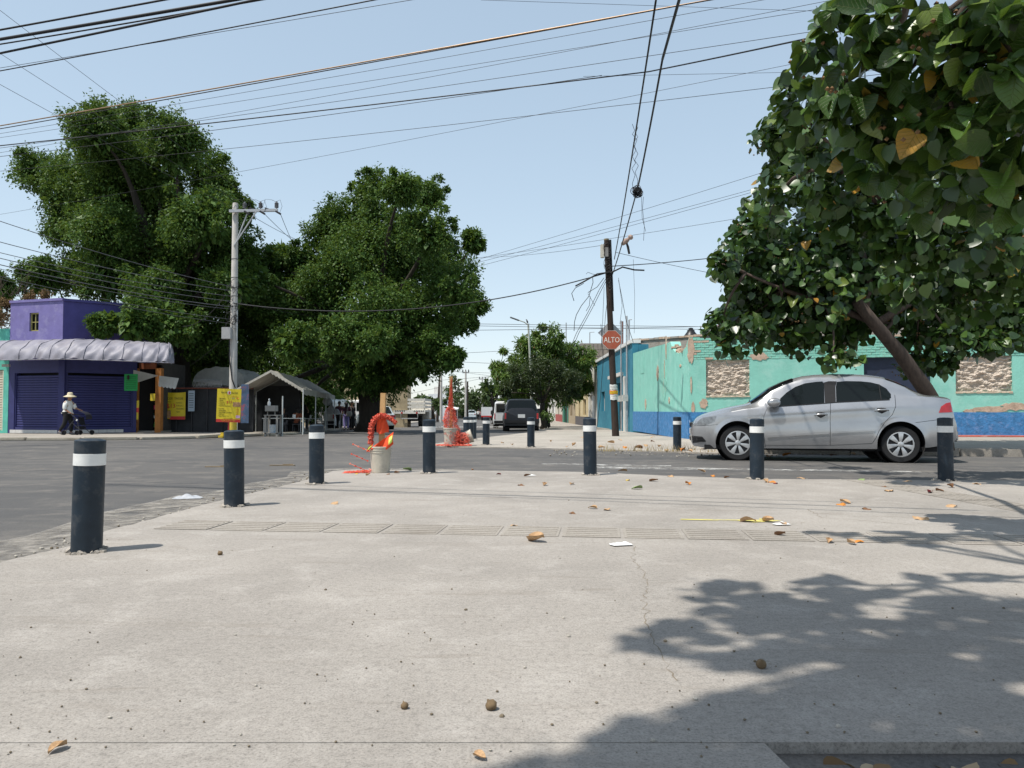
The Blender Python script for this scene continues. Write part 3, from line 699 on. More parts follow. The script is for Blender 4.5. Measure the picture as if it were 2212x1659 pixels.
# lower walls with two shutter openings
s1 = (onface(A, B, 30, 900)[0], LA-.12, .16, 2.45); s2 = (.16, LB_-.02, .16, 2.45)
mb = MB(); panel(mb, mA, 0, LA-.03, 0, zl, .25, [s1]); panel(mb, mB_, .03, LB_+.12, 0, zl, .25, [s2])
mb.cbox((B.x, B.y+.10, zb+zl/2), (.24, .24, zl))
mb.build('lower_wall', m_shut, shop, world=True)
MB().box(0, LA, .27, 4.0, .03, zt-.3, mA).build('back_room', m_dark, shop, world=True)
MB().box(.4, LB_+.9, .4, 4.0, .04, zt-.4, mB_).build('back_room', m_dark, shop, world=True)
for (m, s, nm) in ((mA, s1, 'shutter'), (mB_, s2, 'shutter')):
    fr = MB(); fr.box(s[0]+.001, s[0]+.05, .03, .12, s[2], s[3], m); fr.box(s[1]-.05, s[1]-.001, .03, .12, s[2], s[3], m); fr.box(s[0]+.05, s[1]-.05, .02, .16, s[2], s[2]+.09, m)
    sh = fr.build(nm, m_shut, shop, world=True)
    sl = MB(); wd = s[1]-s[0]-.10
    prof = [(0, 0), (-.018, .012), (-.026, .045), (-.018, .082), (0, .094), (.01, .094), (.01, 0)]
    sl.add([(x, p[0], p[1]) for x in (0, wd) for p in prof], [(i, (i+1) % 7, 7+(i+1) % 7, 7+i) for i in range(7)])
    me = sl.mesh('slat', m_shut)
    minv = INV[shop.name]
    for k in range(int((s[3]-s[2]-.1)/.1)):
        o = link('slat', me, None, sh); o.matrix_basis = minv @ m @ FLY((s[0]+.05, .09, s[2]+.095+.1*k))
# plinth tiles
tl_me = MB().box(0, .30, 0, .02, 0, .13).mesh('plinth_tile', m_tilew)
for (m, L) in ((mA, LA), (mB_, LB_)):
    for k in range(int((L-.2)/.31)):
        o = link('plinth_tile', tl_me, None, shop); o.matrix_basis = INV[shop.name] @ m @ FLY((.12+.31*k, -.022, .012))
# barrel awning with ribs
path = [(-60, 778, 30.0), (0, 777, 29.7), (60, 776, 29.4), (92, 775.5, 29.2), (132, 775, 29.0), (180, 776, 29.05), (230, 777.5, 29.15), (280, 779.5, 29.3), (330, 781.5, 29.5), (362, 783, 29.7), (376, 783.5, 30.0)]
pts = [P(*q) for q in path]
def lerp_path(u):
    t = u*(len(pts)-1); i = min(int(t), len(pts)-2); return pts[i].lerp(pts[i+1], t-i)
def awn(u, v):
    p = lerp_path(u); a = v*PI/2; rib = abs(math.sin(u*12*PI))
    sag = .012*rib*math.sin(v*PI) + .025*math.sin(u*57+v*9)*math.sin(v*PI) + .018*math.sin(u*120-v*13)
    k = 1.0 if u < .93 else math.cos((u-.93)/.07*PI/2)**.5*.75+.25
    yo = 1.35*(1-math.cos(a)); sm = min(1, max(0, (u-.45)/.45))
    return p + Vector((p.x/p.y*yo*sm, yo, (.86*math.sin(a))*k + (.04*math.sin(u*31) if v == 0 else 0))) + Vector((0, sag, -sag))
mb = MB(); mb.grid(awn, 120, 14)
aw = mb.build('awning', m_awn, shop, world=True, smooth='all', fix=False)
mb = MB()
for k in range(0, 13):
    mb.tube([awn(min(1, k/12), v/8)+Vector((0, -.012, .012)) for v in range(9)], .014, 6)
mb.tube([lerp_path(i/40)+Vector((0, .01, -.01)) for i in range(41)], .02, 6)
mb.build('awning_rib', m_awn, shop, world=True, smooth='all')
MB().cbox((B.x-2.2, B.y-.05, zb+2.72), (.28, .12, .1)).build('flood_light', M('lamp_grey', (.4, .4, .38), .5), shop, world=True)

# neighbour on the far left: cream shutter and turquoise wall with dry creeper above
nb = thing('corner_shop', 'narrow cream shuttered shop cut by the left picture edge', 'shop', (A.x-1.5, 31.5, zb))
E = Vector((A.x-5.5, 32.6, zb)); mE = fmat(E, A+Vector((-.06, .05, 0))); LE = (A-E).length-.06
mb = MB(); panel(mb, mE, 0, LE, 0, 4.3, .25, [(.2, LE-.25, .1, 2.6)]); mb.build('wall', M('turquoise_paint', (.10, .42, .34), .8, .2, 3), nb, world=True)
fr = MB(); fr.box(LE-.32, LE-.26, .02, .12, .1, 2.6, mE); sh = fr.build('shutter', M('cream_paint', (.50, .47, .38), .7, .15, 5), nb, world=True)
sl = MB(); prof = [(0, 0), (-.02, .02), (-.03, .05), (-.02, .085), (0, .1), (.01, .1), (.01, 0)]
sl.add([(x, p[0], p[1]) for x in (0, LE-.5) for p in prof], [(i, (i+1) % 7, 7+(i+1) % 7, 7+i) for i in range(7)])
me = sl.mesh('slat', MATS['cream_paint'])
for k in range(24):
    o = link('slat', me, None, sh); o.matrix_basis = INV[nb.name] @ mE @ FLY((.22, .1, .1+.104*k))
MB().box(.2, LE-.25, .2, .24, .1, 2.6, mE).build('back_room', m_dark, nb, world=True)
# dry creeper: brown twigs and leaves
m_dry = leaf_mat('dry_leaves', [(0, (.10, .06, .03)), (1, (.30, .19, .11))], .8, .15, .2)
def dry_plant(label, blobs, Y, base):
    root = thing('dry_creeper', label, 'plant', base); Pn = []; Dn = []
    for px, py, rp in blobs:
        p, d = clump_points(P(px, py, Y), rp/F*Y, 6, 8, 10, spread=.2); Pn.append(p); Dn.append(d)
    p = np.concatenate(Pn)-np.array(base); d = np.concatenate(Dn)
    V, Fs = leaves(p, unit(d+NR.normal(size=d.shape)), NR.normal(size=d.shape), np.full(len(p), .11), np.full(len(p), .05), DIAMOND)
    o = link('leaves', np_mesh('leaves', V, Fs, m_dry), None, root); o['kind'] = 'stuff'
    mb = MB()
    for k in range(26):
        px, py, rp = R.choice(blobs); a = P(px+R.gauss(0, rp*.4), py+rp*.6, Y); b = P(px+R.gauss(0, rp), py+R.uniform(-rp*1.4, rp*.6), Y+R.uniform(-.3, .3)); limb(mb, a, b, .02, .006, .2, 4)
    mb.build('twigs', m_bark2, root, world=True)
dry_plant('brown dried creeper spilling over the left end of the purple shop roof', [(5, 690, 22), (-20, 700, 30), (20, 665, 14), (60, 642, 14), (100, 640, 12), (12, 655, 12)], 31.6, tuple(P(10, 720, 31.8)))
# bare twigs on the shop roof
mb = MB()
for k in range(22):
    x = R.uniform(-20, 60); a = P(x, 640, 33); b = P(x+R.uniform(-30, 40), R.uniform(575, 620), 33); limb(mb, a, b, .016, .004, .2, 5)
tag(mb.build('bare_shrub', m_bark2), 'leafless twiggy shrub standing up behind the roof of the purple shop', 'shrub')

# --- snack kiosk with orange pillars
zk = gz(33)+.07; K0 = Vector((XW(285.5, 32.6), 32.6, zk)); K1 = Vector((XW(349, 32.6), 32.6, zk)); mK = fmat(K0, K1); LK = (K1-K0).length
m_or = M('ochre_orange_paint', (.42, .17, .045), .8, .2, 4)
ks = thing('snack_shop', 'small open fronted snack shop between orange pillars beside the purple shop', 'shop', tuple(K0))
for u in (0.0, LK-.26): MB().box(u, u+.24, -.05, .2, 0, 2.75, mK).build('pillar', m_or, ks, world=True)
MB().box(.25, LK-.3, .02, .14, 2.72, 3.75, mK).build('sign_board', M('brown_sign', (.22, .07, .03), .8, .3, 3), ks, world=True)
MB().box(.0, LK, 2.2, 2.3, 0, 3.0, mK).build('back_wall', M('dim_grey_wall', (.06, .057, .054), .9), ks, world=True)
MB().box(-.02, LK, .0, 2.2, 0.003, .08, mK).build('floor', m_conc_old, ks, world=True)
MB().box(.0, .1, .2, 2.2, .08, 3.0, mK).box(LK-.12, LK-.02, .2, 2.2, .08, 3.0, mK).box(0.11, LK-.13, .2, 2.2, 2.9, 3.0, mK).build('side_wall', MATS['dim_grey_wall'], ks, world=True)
m_canv = M('grey_white_canvas', (.44, .43, .40), .8, .15, 3, .2, 20)
mb = MB()     # triangular fly and scalloped valance
a0, a1, a2 = P(288, 799, 31.6), P(342, 811.5, 31.7), P(288, 829, 31.4)
mb.add([a0, a1, a2, a0+Vector((0, .02, 0)), a1+Vector((0, .02, 0)), a2+Vector((0, .02, 0))], [(0, 1, 2), (5, 4, 3), (0, 3, 4, 1), (1, 4, 5, 2), (2, 5, 3, 0)])
q0, q1 = P(344, 811.5, 31.4), P(386.5, 817, 31.6); n = 40; top = []; bot = []
for k in range(n+1):
    t = k/n; p = q0.lerp(q1, t); top.append(p); d = .42 - .0*t + .05*abs(math.sin(t*5*PI)); bot.append(p + Vector((.10*(1-t), -.28, -d-.0)))
mb.add(top+bot, [(k, k+1, n+2+k, n+1+k) for k in range(n)])
mb.build('valance', m_canv, ks, world=True, fix=False)
dsp = thing('display_shelf', 'small black rack of brightly packed sweets inside the snack shop', 'shelf', tuple(mK @ Vector((.52, .55, .08))))
md = mK @ FLY((.42, .5, .08)); mb = MB()
for z in (.12, .5, .88, 1.2): mb.box(0, .78, 0, .35, z, z+.025, md)
mb.box(0, .03, 0, .35, 0, 1.3, md).box(.75, .78, 0, .35, 0, 1.3, md); mb.build('rack', m_blackp, dsp, world=True)
cols = [M('pack_%s' % a, c, .5, .1, 9) for a, c in (('pink', (.7, .06, .15)), ('green', (.08, .35, .07)), ('red', (.6, .05, .03)), ('white', (.6, .6, .58)), ('teal', (.05, .25, .25)), ('yellow', (.65, .5, .03)))]
for z in (.147, .527, .907):
    x = .05
    while x < .68:
        w_ = R.uniform(.07, .14); MB().box(x, x+w_, .03, .2, z+.002, z+R.uniform(.12, .24), md).build('packet', R.choice(cols), dsp, world=True); x += w_+.02
for i, (px, py, w_, h_, c, lb) in enumerate(((296, 873, .17, .3, 'yellow', 'upper yellow handwritten notice on the left pillar of the snack shop'), (295, 886.5, .18, .28, 'red', 'red handwritten notice between two yellow ones on the snack shop pillar'),
                              (294.5, 898.5, .17, .3, 'yellow', 'lower yellow handwritten notice under the red one on the snack shop pillar'), (330, 858, .2, .3, 'yellow', 'yellow notice hanging alone inside the snack shop above the rack'))):
    p = P(px, py, 32.3); o = MB().cbox(p, (w_, .012, h_), 0, R.uniform(-.03, .03)).build('notice', MATS['pack_'+c]); tag(o, lb, 'notice')
p = P(283, 826, 31.0)
gb = thing('poster', 'bright green handwritten poster hanging at the shop corner under the awning', 'poster', tuple(p))
MB().cbox((0, 0, 0), (.54, .015, .68)).build('sheet', M('neon_green_card', (.012, .26, .065), .7, .06, 4), gb)
for k in range(7):
    z = .24-.08*k; MB().tube([(-.22+.44*t/22, -.012, z+R.uniform(-.02, .02)) for t in range(23)], .005, 4).build('handwriting', m_text, gb)
MB().lathe([(.01, 0), (.045, .05), (.05, .15), (.01, .2)], 8, (-.1, -.03, .10)).build('bulb', m_text, gb)

# --- dark fence beyond with posts, yellow banner, notice; white vaulted tarpaulin and razor wire
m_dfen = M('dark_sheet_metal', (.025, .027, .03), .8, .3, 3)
fen = thing('fence', 'dark sheet metal fence on posts between the snack shop and the concrete pole', 'fence', (XW(450, 33.6), 33.6, gz(33)))
x0, x1 = XW(350, 33.6), XW(548, 33.6); n = 6
for k in range(n):
    a = x0+(x1-x0)*k/n; MB().box(a+.01, a+(x1-x0)/n-.01, 33.58, 33.6+R.uniform(.02, .05), gz(33)+.05, gz(33)+1.95).build('sheet', m_dfen, fen, world=True)
for k in range(n+1):
    a = x0+(x1-x0)*k/n; MB().tube([(a, 33.52, gz(33)), (a, 33.52, gz(33)+2.15)], .02, 8).build('post', m_dsteel, fen, world=True)
MB().box(x0, x1, 33.5, 33.57, gz(33)+1.96, gz(33)+2.02).build('rail', M('rusty_red_rail', (.16, .05, .035), .8), fen, world=True)
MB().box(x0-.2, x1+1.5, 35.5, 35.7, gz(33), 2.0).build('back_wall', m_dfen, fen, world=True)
rz_ = MB(); pt = []
for k in range(420):
    t = k/420; a = t*PI*2*20; pt.append((XW(418, 33.5)+t*(XW(478, 33.5)-XW(418, 33.5)), 33.5+.17*math.cos(a), gz(33)+2.2+.19*math.sin(a)))
rz_.tube(pt, .010, 4); tag(rz_.build('razor_wire', m_steel), 'coil of razor wire running along the top of the dark fence', 'razor wire')
vt = thing('tarpaulin_shelter', 'whitish vaulted tarpaulin roof showing behind the dark fence', 'shelter', (XW(470, 38), 38, gz(38)))
def vault(u, v):
    a = PI*(.04+.96*u); x = XW(472, 37)+(-math.cos(a))*1.25*1.0; z = P(470, 838, 37).z + 1.02*math.sin(a)**.55
    return Vector((x, 37+v*3, z+.015*math.sin(v*20+u*31)+.02*math.sin(u*47)))
mb = MB(); mb.grid(vault, 30, 12); n0 = [vault(i/30, 0) for i in range(31)]; mb.add(n0, [tuple(range(31))])
mb.build('roof', M('dirty_white_tarpaulin', (.55, .54, .50), .8, .15, 3, .4, 5), vt, world=True, fix=False)
for sx_ in (-1.2, 1.2): MB().tube([(XW(472, 37)+sx_, 37.1, gz(37)), (XW(472, 37)+sx_, 37.1, P(470, 838, 37).z)], .04).build('post', m_steel, vt, world=True)
m_yel = M('yellow_print', (.60, .47, .02), .55, .05, 3)
bnr = thing('banner', 'yellow taco price banner tied in the shade of the fence', 'banner', tuple(P(377, 876, 33.2)))
bw, bh_ = 47/F*33.2, 58/F*33.2
MB().grid(lambda u, v: (bw*(u-.5), .03*math.sin(u*9)*v, bh_*(v-.5)+.03*math.sin(u*PI)*-1*(v > .5)), 16, 8).build('cloth', m_yel, bnr, smooth='all', fix=False)
MB().cbox((.14, -.02, -.46*bh_), (bw*.7, .01, .14)).build('footer', m_red, bnr)
text('RICOS', .13, m_text, bnr, FLY((-.23, -.05, .3)), sx=.9); text('TACOS', .13, m_text, bnr, FLY((.2, -.05, .3)), sx=.9)
text('$13', .26, m_red, bnr, FLY((-.13, -.05, -.02)))
for k, (a, b) in enumerate((('Barbacoa', 'Lonches'), ('Bistek', 'Refresco'), ('Chorizo', 'Quesadillas'), ('Adobada', 'Agua'))):
    text(a, .075, m_text, bnr, FLY((-.43, -.05, .17-.13*k)), align='LEFT'); text(b, .075, m_text, bnr, FLY((.1, -.05, .12-.13*k)), align='LEFT')
MB().cbox((-.3, -.03, -.38), (.3, .01, .32)).build('taco_picture', M('taco_brown', (.35, .2, .09), .6, .5, 14), bnr)
p = P(413.5, 866, 33.3); nt_ = thing('notice', 'tall pale blue printed notice hanging right of the yellow banner', 'notice', tuple(p))
MB().cbox((0, 0, 0), (.27, .012, .9), .1).build('sheet', M('pale_blue_print', (.32, .40, .48), .6, .1, 6), nt_)
for k in range(7): MB().cbox((0, -.02-.001*k, .32-.1*k), (.19, .006, .02), .1).build('print_line', m_text, nt_)

# --- green ruined wall building at the right corner
m_green = M('turquoise_green_paint', (0.225, 0.53, 0.45), 0.85, 0.10, 2.2, 0.3, 18, dirt=(0.32, 0.59, 0.52), dscale=1.6, damt=0.6)
m_greend = M('weathered_green_paint', (0.22, 0.52, 0.43), 0.85, 0.14, 7, 0.5, 22, dirt=(0.46, 0.38, 0.30), dscale=3.5, damt=0.4)
m_blued = M('blue_dado_paint', (0.045, 0.185, 0.40), 0.85, 0.28, 9, 0.9, 16, dirt=(0.16, 0.27, 0.50), dscale=7, damt=0.6)
m_infill = M('rough_mortar_infill', (0.50, 0.43, 0.36), 0.95, 0.2, 6, 0.9, 14)
m_brickr = M('bare_brick', (0.44, 0.33, 0.25), 0.9, 0.3, 7, 0.4, 30, dirt=(0.54, 0.46, 0.37), dscale=5, damt=0.8)
zw = gz(24)+.10
W0 = Vector((5.62, 24.2, zw)); W1 = W0 + Vector((ws.x, ws.y, 0))*18; WS = Vector((5.62, 35.4, zw))
gw = thing('ruined_building', 'turquoise green ruined corner house wall with blue dado and filled window openings', 'building', tuple(W0))
mF = fmat(W0, W1); mS = fmat(WS, W0); LS = (WS-W0).length
def fu(px, py): return onface(W0, W1, px, py)
def su(px, py): return onface(WS, W0, px, py)
iw1 = (*[fu(1525, 800)[0], fu(1619, 800)[0]], fu(1570, 855)[1], fu(1570, 777)[1]); iw2 = (fu(2064, 800)[0], fu(2187, 800)[0], fu(2120, 846)[1], fu(2120, 757)[1])
gate = (fu(1866, 800)[0], fu(2012, 800)[0], 0.0, 2.6); HT = fu(1522, 728)[1]
mb = MB(); panel(mb, mF, 0, 18, .78, HT-.72, .35, [iw1, iw2, (gate[0], gate[1], .78, 2.6)] if gate[3] > HT-.72 else [iw1, iw2, (gate[0], gate[1], .78, min(2.55, HT-.75))])
mb.build('wall', m_green, gw, world=True)
mb = MB(); panel(mb, mF, 0, 18, -.1, .777, .37, [(gate[0], gate[1], -.1, .777)]); 
for b in (mb,): b.v = [tuple(mF @ (mF.inverted() @ Vector(v) + Vector((0, -.025, 0)))) for v in b.v]
mb.build('dado', m_blued, gw, world=True)
MB().box(gate[0]+.01, gate[1]-.01, .12, .16, -.05, 2.5, mF).build('gate', M('dark_blue_gate_paint', (.02, .03, .06), .6, .2, 4), gw, world=True)
# gable end seen along the street: jagged top outline, thick wall
sil = [(1366, 764), (1400, 753), (1440, 742), (1448, 738), (1452, 752), (1458, 760), (1466, 764), (1474, 757), (1480, 752), (1486, 741)]
top = [su(*q) for q in sil]; top = [(max(0, min(LS, u)), z) for u, z in top]; top = sorted(top); top[0] = (0, top[0][1]); top[-1] = (LS-.002, HT)
poly = [(0, .78), (LS-.002, .78)] + list(reversed(top))
mr = mS @ Matrix.Rotation(PI/2, 4, 'X')
mb = MB(); mb.prism([(u, z) for u, z in poly], -.35, 0.0, mr); mb.build('wall', m_green, gw, world=True)
MB().box(0, LS-.03, -.03, .34, -.1, .778, mS).build('dado', m_blued, gw, world=True)
# brickwork courses of the front top, painted green, one brick at a time, bare ones along the break
bm1 = MB().box(0, .235, -.010, .12, 0, .062).mesh('brick', m_greend, bevel=.006); bm2 = MB().box(0, .235, -.015, .12, 0, .062).mesh('brick', m_brickr, bevel=.006)
MB().box(0.0, 18, .004, .34, HT-.715, HT-.06, mF).build('mortar_bed', m_greend, gw, world=True)
inv = INV[gw.name]; nb_ = 0
for r_ in range(9):
    z = HT-.715+.077*r_; u = -.12*(r_ % 2)
    while u < 8.4 and nb_ < 292:
        if u > -.01:
            bare = R.random() < (.25 if u < .4 or r_ == 8 else .015)
            if not (r_ == 8 and R.random() < .3):
                o = link('brick', bm2 if bare else bm1, None, gw); o.matrix_basis = inv @ mF @ FLY((u, R.uniform(-.008, .012), z)) @ Matrix.Rotation(R.uniform(-.03, .03), 4, 'Y'); nb_ += 1
        u += .25
far_b = MB()
for r_ in range(9):
    u = 8.5 - .12*(r_ % 2)
    while u < 17.7: far_b.box(u, u+.235, -.02+R.uniform(-.008, .012), .12, HT-.715+.077*r_, HT-.653+.077*r_, mF); u += .25
o = far_b.build('brickwork', m_greend, gw, world=True); o['kind'] = 'stuff'
# broken bricks showing in the notch of the gable top
for k in range(34):
    t = R.random(); u, z = su(1446+t*36, 742+18*math.sin(t*PI)+R.uniform(0, 6))
    o = link('brick', bm2, None, gw); o.matrix_basis = inv @ mS @ FLY((min(u, LS-.3), R.uniform(0, .2), z-.03)) @ Matrix.Rotation(R.uniform(-.25, .25), 4, 'Y') @ Matrix.Rotation(R.uniform(-.3, .3), 4, 'Z')
# patches where plaster fell off and bare brick shows (own relief)
def patch(m, cx_, cz_, rx, rz, mat, name='bare_patch', d=.012, n=22, jag=.3):
    pts_ = [(cx_+rx*math.cos(2*PI*k/n)*R.uniform(1-jag, 1+jag*.4), cz_+rz*math.sin(2*PI*k/n)*R.uniform(1-jag, 1+jag*.4)) for k in range(n)]
    b = MB(); b.prism(pts_, -.02, d, m @ Matrix.Rotation(PI/2, 4, 'X')); return b.build(name, mat, gw, world=True)
for px, py, rx, rz, fc in ((1439, 752, .10, .45, 's'), (1421, 806, .22, .30, 's'), (1436, 800, .05, .38, 's'), (1470, 790, .16, .05, 's'), (1395, 873, .18, .22, 's'), (1446, 865, .1, .12, 's'), (1492, 755, .12, .42, 'f'), (1520, 872, .13, .17, 'f'), (1640, 770, .30, .13, 'f'), (1497, 880, .06, .2, 'f'), (2140, 884, .55, .10, 'f'), (2190, 878, .35, .12, 'f'), (2095, 888, .2, .06, 'f'), (1493, 830, .03, .3, 'f')):
    u, z = (su if fc == 's' else fu)(px, py); patch(mS if fc == 's' else mF, u, z, rx, rz, m_brickr, d=.014+R.uniform(0, .006))
u, z = su(1434, 825); patch(mS, u, z, .5, .75, m_greend, 'flaking_patch', .009, 26, .15)
# window fillings: lumpy thrown mortar
for iw in (iw1, iw2):
    rr = np.random.RandomState(3)
    def lump(a, b, iw=iw):
        x = iw[0]+(iw[1]-iw[0])*a; z = iw[2]+(iw[3]-iw[2])*b
        h = .07*mnoise.fractal(Vector((x*5, 3.1, z*11)), .7, 2.2, 5)
        return mF @ Vector((x, .07+h, z))
    mb = MB(); mb.grid(lump, 70, 60); mb.build('window_infill', m_infill, gw, world=True, smooth=False, fix=False)
    e = MB()
    for k in range(16):   # ragged reveal stones round the opening
        e.cbox(mF @ Vector((iw[0]+(iw[1]-iw[0])*k/16+.04, .01, iw[2]-.02)), (.10, .07, R.uniform(.03, .06)), math.atan2(ws.y, ws.x), R.uniform(-.2, .2))
    o = e.build('sill', M('pale_mortar', (.52, .43, .33), .9, .2, 8, .4, 20), gw, world=True)
# sloping thin projecting repair on the gable and a cable bracket
u, z = su(1388, 790); MB().box(u-.4, u+.4, -.012, .0, z-.33, z+.33, mS).build('plaster_panel', m_green, gw, world=True)

# house behind the green wall: grey parapet, rough coping stones
m_grey = M('grey_render', (.30, .275, .245), .9, .2, 2.5, .4, 15, dirt=(.20, .15, .12), dscale=3, damt=.6)
hb = thing('house', 'flat roofed grey rendered house rising just behind the green ruined wall', 'building', (11, 31, gz(31)))
H0 = Vector((XW(1367, 36.2), 36.2, gz(33))); H1 = Vector((XW(2260, 25.5), 25.5, gz(33))); mH = fmat(H0, H1); LH = (H1-H0).length
zh = P(1367, 733, 36.2).z - H0.z
MB().box(0, LH, 0, 9, 0, zh-.09, mH).build('wall', m_grey, hb, world=True)
x = 0
while x < 9:
    w_ = R.uniform(.25, .5); MB().box(x+.01, x+w_, -.06, .24, zh-.088, zh+R.uniform(-.02, .03), mH).build('coping_stone', m_brickr if R.random() < .4 else m_grey, hb, world=True); x += w_
def HR(px, py): u, z = onface(H0, H1, px, py); return u, z
# roof tanks and frame stand on the roof
def on_roof(px, dy): u = HR(px, 720)[0]; return mH @ Vector((u, dy, zh-.085))
p = on_roof(1442, 2.2); s_ = p.y/F
bt = thing('water_tank', 'black ribbed plastic water tank on the grey flat roof', 'water tank', tuple(p))
MB().lathe([(15*s_, 0), (15*s_, .12+.10), (14.4*s_, .23), (14.8*s_, .30), (8*s_, .5), (8*s_, .56), (6*s_, .58)], 20).build('tank', m_blackp, bt, smooth=True)
MB().lathe([(5*s_, .58), (5*s_, .66), (1*s_, .68)], 14).build('lid', m_black, bt, smooth=True)
p = on_roof(1487, 2.2)
wt = thing('water_tank', 'white peeling round water tank on the grey flat roof', 'water tank', tuple(p)); s_ = p.y/F
MB().lathe([(16.5*s_, 0), (16.5*s_, .46), (17.2*s_, .465), (17.2*s_, .49), (9*s_, .53), (2*s_, .55)], 24).build('tank', M('peeling_white', (.62, .64, .62), .8, .1, 4, dirt=(.10, .11, .12), dscale=2.6, damt=.9), wt, smooth=True)
rf = thing('roof_frame', 'thin rusty pipe frame standing round the white roof tank', 'frame', tuple(on_roof(1490, 2.6)))
a, b, c_ = on_roof(1455, 2.6), on_roof(1494, 2.6), on_roof(1545, 2.6); hh = 33*a.y/F; m_rust = M('rusty_pipe', (.17, .10, .09), .8, .3, 8)
for q in (a, b, c_): MB().tube([q, q+Vector((0, 0, hh))], .022, 6).build('upright', m_rust, rf, world=True)
for k in (1.0, .78, .52, .42): MB().tube([a+Vector((0, 0, hh*k)), c_+Vector((0, 0, hh*k))], .018, 6).build('rail', m_rust, rf, world=True)

# --- houses along the right side of the street, their fronts face the street (towards -x)
XF = 5.62
def yx(px): return XF*F/((px-CX))/1.0
def street_house(label, pxa, pxb, topa, col, name='house', lower=None, depth=8, holes=(), roofc=None):
    ya, yb = XF*F/(pxa-CX), XF*F/(pxb-CX)   # near, far
    z0 = gz(ya)-.2; zt_ = P(pxa, topa, ya).z
    root = thing(name, label, 'building', (XF, (ya+yb)/2, gz(ya)))
    p0, p1 = Vector((XF, yb, 0)), Vector((XF, ya, 0)); m = fmat(p0, p1); L = yb-ya
    hs = []
    for (h0, h1, zb_, zt2, kind, mat) in holes:
        ua, ub = L*h0, L*h1; hs.append((ua, ub, zb_+gz(ya), zt2+gz(ya)))
    mb = MB(); panel(mb, m, 0.02, L-.02, z0, zt_, .3, hs); mb.box(.02, L-.02, .31, depth, z0, zt_-.05, m)
    mb.build('wall', col, root, world=True)
    for (h, (h0, h1, zb_, zt2, kind, mat)) in zip(hs, holes):
        MB().box(h[0], h[1], .18, .3, h[2], h[3], m).build(kind, mat, root, world=True)
    if lower: MB().box(0.021, L-.021, -.02, -.001, z0, gz(ya)+lower[0], m).build('dado', lower[1], root, world=True)
    MB().box(0, L, -.10, .4, zt_+.002, zt_+.16, m).build('coping', roofc or m_white, root, world=True)
    return root, m, L, ya
m_bl = M('petrol_blue_paint', (.035, .20, .29), .85, .15, 2, .2, 15, dirt=(.07, .26, .33), dscale=2, damt=.5)
m_wd = M('white_wash', (.62, .60, .56), .85, .1, 3); m_yl = M('cream_ochre_paint', (.52, .42, .24), .85, .2, 3, dirt=(.3, .24, .16), dscale=1.5, damt=.5)
rb, mRB, LR, ya = street_house('petrol blue painted house front with white coping beyond the green wall', 1366.5, 1290, 741, m_bl,
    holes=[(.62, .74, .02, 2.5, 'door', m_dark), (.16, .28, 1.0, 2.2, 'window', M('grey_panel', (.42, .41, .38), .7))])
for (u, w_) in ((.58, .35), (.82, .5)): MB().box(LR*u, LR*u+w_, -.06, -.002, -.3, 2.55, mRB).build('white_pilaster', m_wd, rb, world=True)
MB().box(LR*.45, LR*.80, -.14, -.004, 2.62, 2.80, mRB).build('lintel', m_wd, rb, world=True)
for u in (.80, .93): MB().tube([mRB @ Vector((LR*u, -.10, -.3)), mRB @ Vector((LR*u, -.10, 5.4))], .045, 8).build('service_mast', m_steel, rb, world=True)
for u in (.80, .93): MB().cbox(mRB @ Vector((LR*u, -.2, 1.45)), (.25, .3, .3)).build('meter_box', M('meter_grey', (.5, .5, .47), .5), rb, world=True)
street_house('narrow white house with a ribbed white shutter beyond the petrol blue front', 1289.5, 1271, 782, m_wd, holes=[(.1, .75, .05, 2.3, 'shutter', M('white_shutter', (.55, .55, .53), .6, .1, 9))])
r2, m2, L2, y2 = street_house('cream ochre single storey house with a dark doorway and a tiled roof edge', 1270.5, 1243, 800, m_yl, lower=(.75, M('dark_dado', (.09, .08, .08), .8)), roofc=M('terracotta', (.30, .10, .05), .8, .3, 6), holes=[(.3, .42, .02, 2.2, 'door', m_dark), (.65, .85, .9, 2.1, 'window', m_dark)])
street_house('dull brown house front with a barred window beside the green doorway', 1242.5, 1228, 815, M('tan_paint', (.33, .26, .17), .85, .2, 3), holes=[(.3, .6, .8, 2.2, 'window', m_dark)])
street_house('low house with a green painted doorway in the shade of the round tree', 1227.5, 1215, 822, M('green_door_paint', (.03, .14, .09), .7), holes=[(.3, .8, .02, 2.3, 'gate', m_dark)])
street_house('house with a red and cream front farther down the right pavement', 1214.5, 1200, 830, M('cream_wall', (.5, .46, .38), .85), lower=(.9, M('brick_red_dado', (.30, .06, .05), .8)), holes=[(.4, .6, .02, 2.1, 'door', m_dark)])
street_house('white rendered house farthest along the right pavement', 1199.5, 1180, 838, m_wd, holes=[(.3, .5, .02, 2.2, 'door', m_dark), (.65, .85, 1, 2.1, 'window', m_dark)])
# grey block room on a roof
rb2 = thing('rooftop_room', 'bare grey block room standing on a roof behind the mango tree', 'building', (XF+3, 62, 3))
ba, bb = P(1254, 770, 62), P(1330, 741, 62)
m_blk = M('concrete_block', (.24, .22, .20), .95, .2, 6, .4, 20)
nb_r = 7; bx_ = (bb.x-ba.x)/8
bme = MB().box(0, bx_-.02, 0, .2, 0, (bb.z-2.6)/nb_r-.02).mesh('block', m_blk, bevel=.01)
MB().box(ba.x, bb.x, 62.06, 66, 2.5, bb.z-.03).build('wall', M('block_mortar', (.17, .15, .14), .95), rb2, world=True)
for r_ in range(nb_r):
    for k in range(8):
        o = link('block', bme, None, rb2); o.matrix_basis = INV[rb2.name] @ FLY((ba.x+k*bx_+(.25*bx_ if r_ % 2 else 0), 62+R.uniform(-.01, .01), 2.6+(bb.z-2.6)/nb_r*r_))

